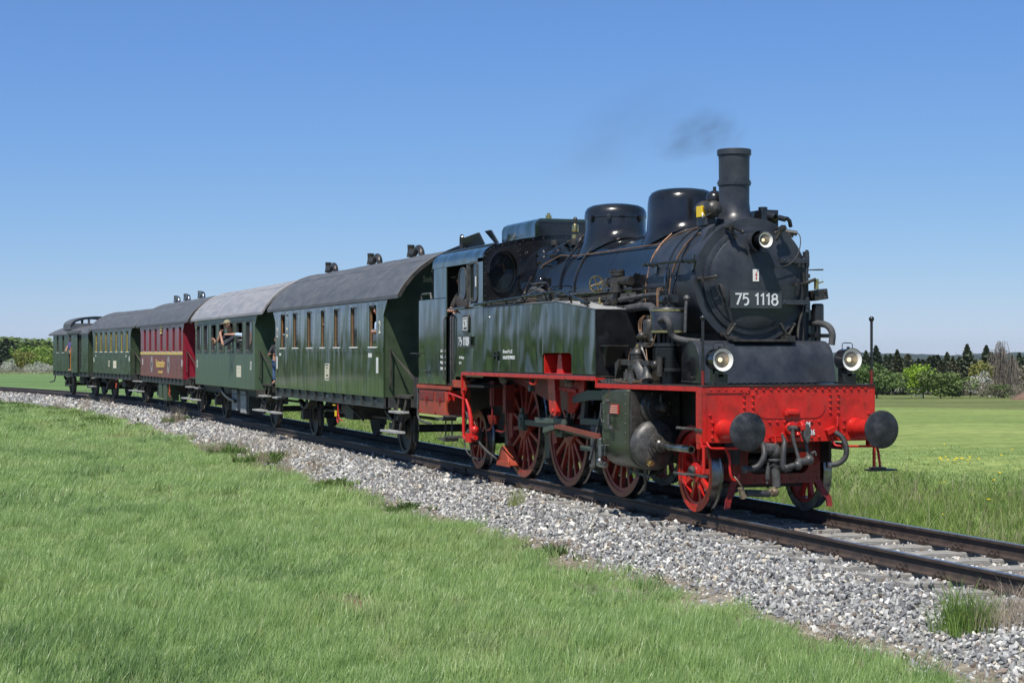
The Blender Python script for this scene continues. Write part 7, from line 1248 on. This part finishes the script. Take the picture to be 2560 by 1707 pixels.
# wood outside the picture to the left, which the gloss paint of the train mirrors
wp, wr, ws, wi = [], [], [], []
for k in range(220):
    a = R_(random.uniform(186, 250)); D = random.uniform(290, 350); x, y = CAMX + D * math.cos(a), CAMY + D * math.sin(a); wp.append((x, y, float(gheight(x, y)) - .2)); wr.append((0, 0, random.uniform(0, 6.3))); q = random.uniform(.6, .95); ws.append((q * 2, q * 2, q)); wi.append(random.randint(0, 3))
inst('mirrored_wood', [TR['spruce'][0], TR['spruce_b'][0], TR['beech'][0], TR['mid'][0]], wp, wr, ws, wi, 'distant mixed wood outside the left edge, mirrored in the glossy paintwork', 'wood')
place('olive', bear(70), 480, 6.2, 'round ochre-green tree in front of the dark wood', name='tree', wide=1.05); place('beech', bear(102), 478, 5.6, 'low yellow-green bush right of the round ochre tree', name='tree', wide=1.3)
for px, h, w, s_ in ((-40, 2.4, 1.5, 'at the far left'), (22, 3.6, .8, 'standing alone as a small blossoming tree before the wood'), (4, 2.2, 1.4, 'low beside the small blossoming tree'), (48, 2.0, 1.3, 'greyish, right of the small blossoming tree'), (82, 2.4, 1.4, 'under the ochre tree'), (101, 3.0, 1.2, 'tallest of the white hedge, left of the last van'), (124, 2.2, 1.4, 'partly behind the tail of the last van')):
    place('blossom' if px != 48 else 'twig', bear(px), 425, h, 'white flowering hedge shrub ' + s_, 'shrub', name='hedge_shrub', wide=w)

# ------------------------------------------------------------------ plants by the track
def plant(label, loc, meshes, n, r, s, cat='grass tuft', name='grass_tuft', dens=None):
    T = thing(name, label, cat, loc); 
    bl = B(); V_, F_ = [], []
    for k in range(n):
        me = meshes[k % len(meshes)]; a = random.uniform(0, 6.28); q = r * math.sqrt(random.random()); ox, oy = q * math.cos(a), q * math.sin(a); ss = s * random.uniform(.7, 1.2) * (1.15 - .45 * q / max(r, .01)); c_, s_ = math.cos(a * 3), math.sin(a * 3); kk = len(V_)
        for v in me.vertices: V_.append(((v.co.x * c_ - v.co.y * s_) * ss + ox, (v.co.x * s_ + v.co.y * c_) * ss + oy, v.co.z * ss))
        F_ += [tuple(i + kk for i in p.vertices) for p in me.polygons]
    me = bpy.data.meshes.new('blades'); me.from_pydata(V_, [], F_); me.materials.append(meshes[0].materials[0]); link('blades', me, T, kind='stuff'); return T
random.seed(21)
tall = [tuft(60, .12, .18, .42, .006, M['verge'], .8) for _ in range(3)]; tdry = [tuft(36, .12, .15, .42, .004, M['dry'], .9) for _ in range(2)]; bush = [tuft(70, .18, .05, .22, .022, M['weed'], .9, flat=.3) for _ in range(3)]
plant('large clump of green and straw grass growing in the ballast at the right edge', (5.55, -1.72, -.36), tall, 16, .26, .95); plant('straw coloured clump of grass behind the large clump at the right edge', (5.75, -1.42, -.29), tdry, 26, .34, 1.0)
plant('green clump of grass cut by the right edge of the photo', (6.45, -1.50, -.28), tall, 9, .22, .7)
plant('small green grass tuft beside the rail below the driving wheels', (-5.9, -1.55, -.27), tall, 3, .12, .75); plant('dry flattened tuft on the ballast between the locomotive and the first carriage', (-10.1, -1.75, -.33), tdry, 3, .16, .5)
plant('dark green leafy weed at the edge of the ballast below the first carriage', (-13.2, -2.5, -.52), bush, 9, .55, 1.0, 'weed', 'leafy_weed')
plant('second dark leafy weed right of the big one along the ballast edge', (-8.6, -2.55, -.54), bush, 6, .35, .8, 'weed', 'leafy_weed'); plant('leafy weed at the foot of the ballast below the leading wheel', (-2.2, -2.5, -.54), bush, 4, .3, .7, 'weed', 'leafy_weed')
for i_, (s_, l_, n_, r_, lb) in enumerate(((-20.5, -2.2, 6, .5, 'thin green weeds on the shoulder below the rear of the first carriage'), (-24.5, -2.25, 7, .6, 'sprawling weeds on the shoulder below the gap between the carriages'))): plant(lb, tp(s_, l_, -.46), bush, n_ + 3, r_ + .3, 1.3, 'weed', 'leafy_weed'); plant(('dry grass among the weeds below the rear of the first carriage', 'dry stalks among the weeds below the gap between the carriages')[i_], tp(s_ + .4, l_ + .1, -.42), tdry, n_ + 8, r_ + .5, 1.3)
plant('dry grass and stalks on the shoulder below the middle of the first carriage', tp(-16.8, -2.25, -.48), tdry, 14, .9, 1.0)
plant('dark bushy weed beside the rail under the red carriage', tp(-38.5, -1.7, -.28), bush, 6, .5, 1.3, 'weed', 'leafy_weed'); plant('dry upright stalks beside the rail under the red carriage', tp(-38.0, -1.7, -.28), tdry, 6, .6, 1.7); plant('dry upright stalks in the ballast below the guards van', tp(-56.5, -1.9, -.35), tdry, 10, 1.6, 1.7)
for k in range(10): s_ = -42 - k * 4.2; plant(('%s' % ('nearest', 'second', 'third', 'fourth', 'fifth', 'sixth', 'seventh', 'eighth', 'ninth', 'farthest')[k]) + ' dark leafy clump between crop and curving ballast', tp(s_, -3.3 - .15 * (k % 3), -.58), bush, 14, 1.2, 1.35, 'weed', 'leafy_weed')
M['dandelion'] = mat('dandelion_yellow', (.80, .62, .02), .6); b = B()
for k in range(26):
    a = R_(160.68) - R_(bear(2400 + random.gauss(0, 22)) if k < 15 else bear(random.uniform(2300, 2540))); D = random.uniform(46, 49) if k < 15 else random.uniform(26, 60); x, y = CAMX + D * math.cos(a), CAMY + D * math.sin(a); b.ball((x, y, float(gheight(x, y)) + .13), .035, 6, .5)
part('dandelions', b, 'dandelion', None, kind='stuff', label='scatter of yellow dandelion flowers in the meadow on the right', cat='flowers')
# earth heap at the right edge, far
a = R_(160.68) - R_(bear(2585)); x, y = CAMX + 235 * math.cos(a), CAMY + 235 * math.sin(a); b = B(); vs = []
for j in range(7):
    for i in range(24): rr_ = 3.6 * (j / 6) ** .8; an = 2 * PI * i / 24; vs.append((rr_ * math.cos(an) * (1 + .2 * math.sin(i * 2.3)), rr_ * math.sin(an), 1.6 * (1 - (j / 6) ** 1.3) + random.uniform(-.15, .15) - .3))
b.add(vs, [(j * 24 + i, j * 24 + (i + 1) % 24, (j + 1) * 24 + (i + 1) % 24, (j + 1) * 24 + i) for j in range(6) for i in range(24)]); M['earth'] = mat('brown_earth', (.12, .07, .045), .95, var=.4, vs=1.5, c2=(.24, .15, .10)); o = part('earth_heap', b, 'earth', None, label='low brown heap of earth in the pasture at the right edge', cat='earth heap'); o.location = (x, y, float(gheight(x, y)))

# ------------------------------------------------------------------ smoke and air
def volmesh(name, b, dens, col, noise=None, aniso=0):
    m = bpy.data.materials.new(name + '_volume'); m.use_nodes = True; n = m.node_tree.nodes; l = m.node_tree.links; n.remove(n['Principled BSDF']); v = n.new('ShaderNodeVolumePrincipled'); l.new(v.outputs[0], n['Material Output'].inputs['Volume'])
    v.inputs['Color'].default_value = (*col, 1); v.inputs['Density'].default_value = dens; v.inputs['Anisotropy'].default_value = aniso
    if noise:
        tc = n.new('ShaderNodeTexCoord'); z = n.new('ShaderNodeTexNoise'); z.inputs['Scale'].default_value = noise; z.inputs['Detail'].default_value = 4; l.new(tc.outputs['Object'], z.inputs['Vector'])
        vl = n.new('ShaderNodeVectorMath'); vl.operation = 'LENGTH'; mp = n.new('ShaderNodeMapping'); l.new(tc.outputs['Object'], mp.inputs[0]); l.new(mp.outputs[0], vl.inputs[0])
        mr = n.new('ShaderNodeMapRange'); mr.inputs[1].default_value = 1.0; mr.inputs[2].default_value = 0.0; mr.inputs[3].default_value = 0; mr.inputs[4].default_value = 1; l.new(vl.outputs['Value'], mr.inputs[0])
        m2 = n.new('ShaderNodeMapRange'); m2.inputs[1].default_value = .42; m2.inputs[2].default_value = .68; l.new(z.outputs[0], m2.inputs[0])
        mu = n.new('ShaderNodeMath'); mu.operation = 'MULTIPLY'; l.new(mr.outputs[0], mu.inputs[0]); l.new(m2.outputs[0], mu.inputs[1]); m3 = n.new('ShaderNodeMath'); m3.operation = 'MULTIPLY'; m3.inputs[1].default_value = dens; l.new(mu.outputs[0], m3.inputs[0]); l.new(m3.outputs[0], v.inputs['Density'])
    me = b.mesh(name, None, 0); me.materials.append(m); return me
b = B(); b.ball((0, 0, 0), 1, 16); SMm = volmesh('smoke', b, 1.15, (.10, .10, .11), 1.5)
def puff(loc, rot, sc): o = link('smoke', SMm, SMK, loc, rot); o.scale = sc
SMK = thing('smoke_plume', 'thin dark smoke drifting back from the chimney top', 'smoke', (-2.1, 0, 4.5)); SMK['kind'] = 'stuff'
puff((-.22, .03, .14), (0, -.5, 0), (.50, .24, .22)); puff((-.75, .05, .30), (0, -.2, 0), (.62, .30, .26)); puff((-1.6, .15, .42), (0, -.1, 0), (1.3, .42, .34))
b = B(); b.ball((0, 0, 0), 1, 16); SMm = volmesh('smoke_trail', b, .16, (.12, .12, .13), 1.2); puff((-4.6, .4, .85), (0, -.08, 0), (3.6, .9, .65))
b = B(); b.box(-6400, 900, -3600, 3600, -60, 34)
link('haze', volmesh('haze', b, 4.5e-5, (.72, .82, 1.0), None, .2), None, kind='stuff', label='thin blue air haze over the distance', cat='haze')
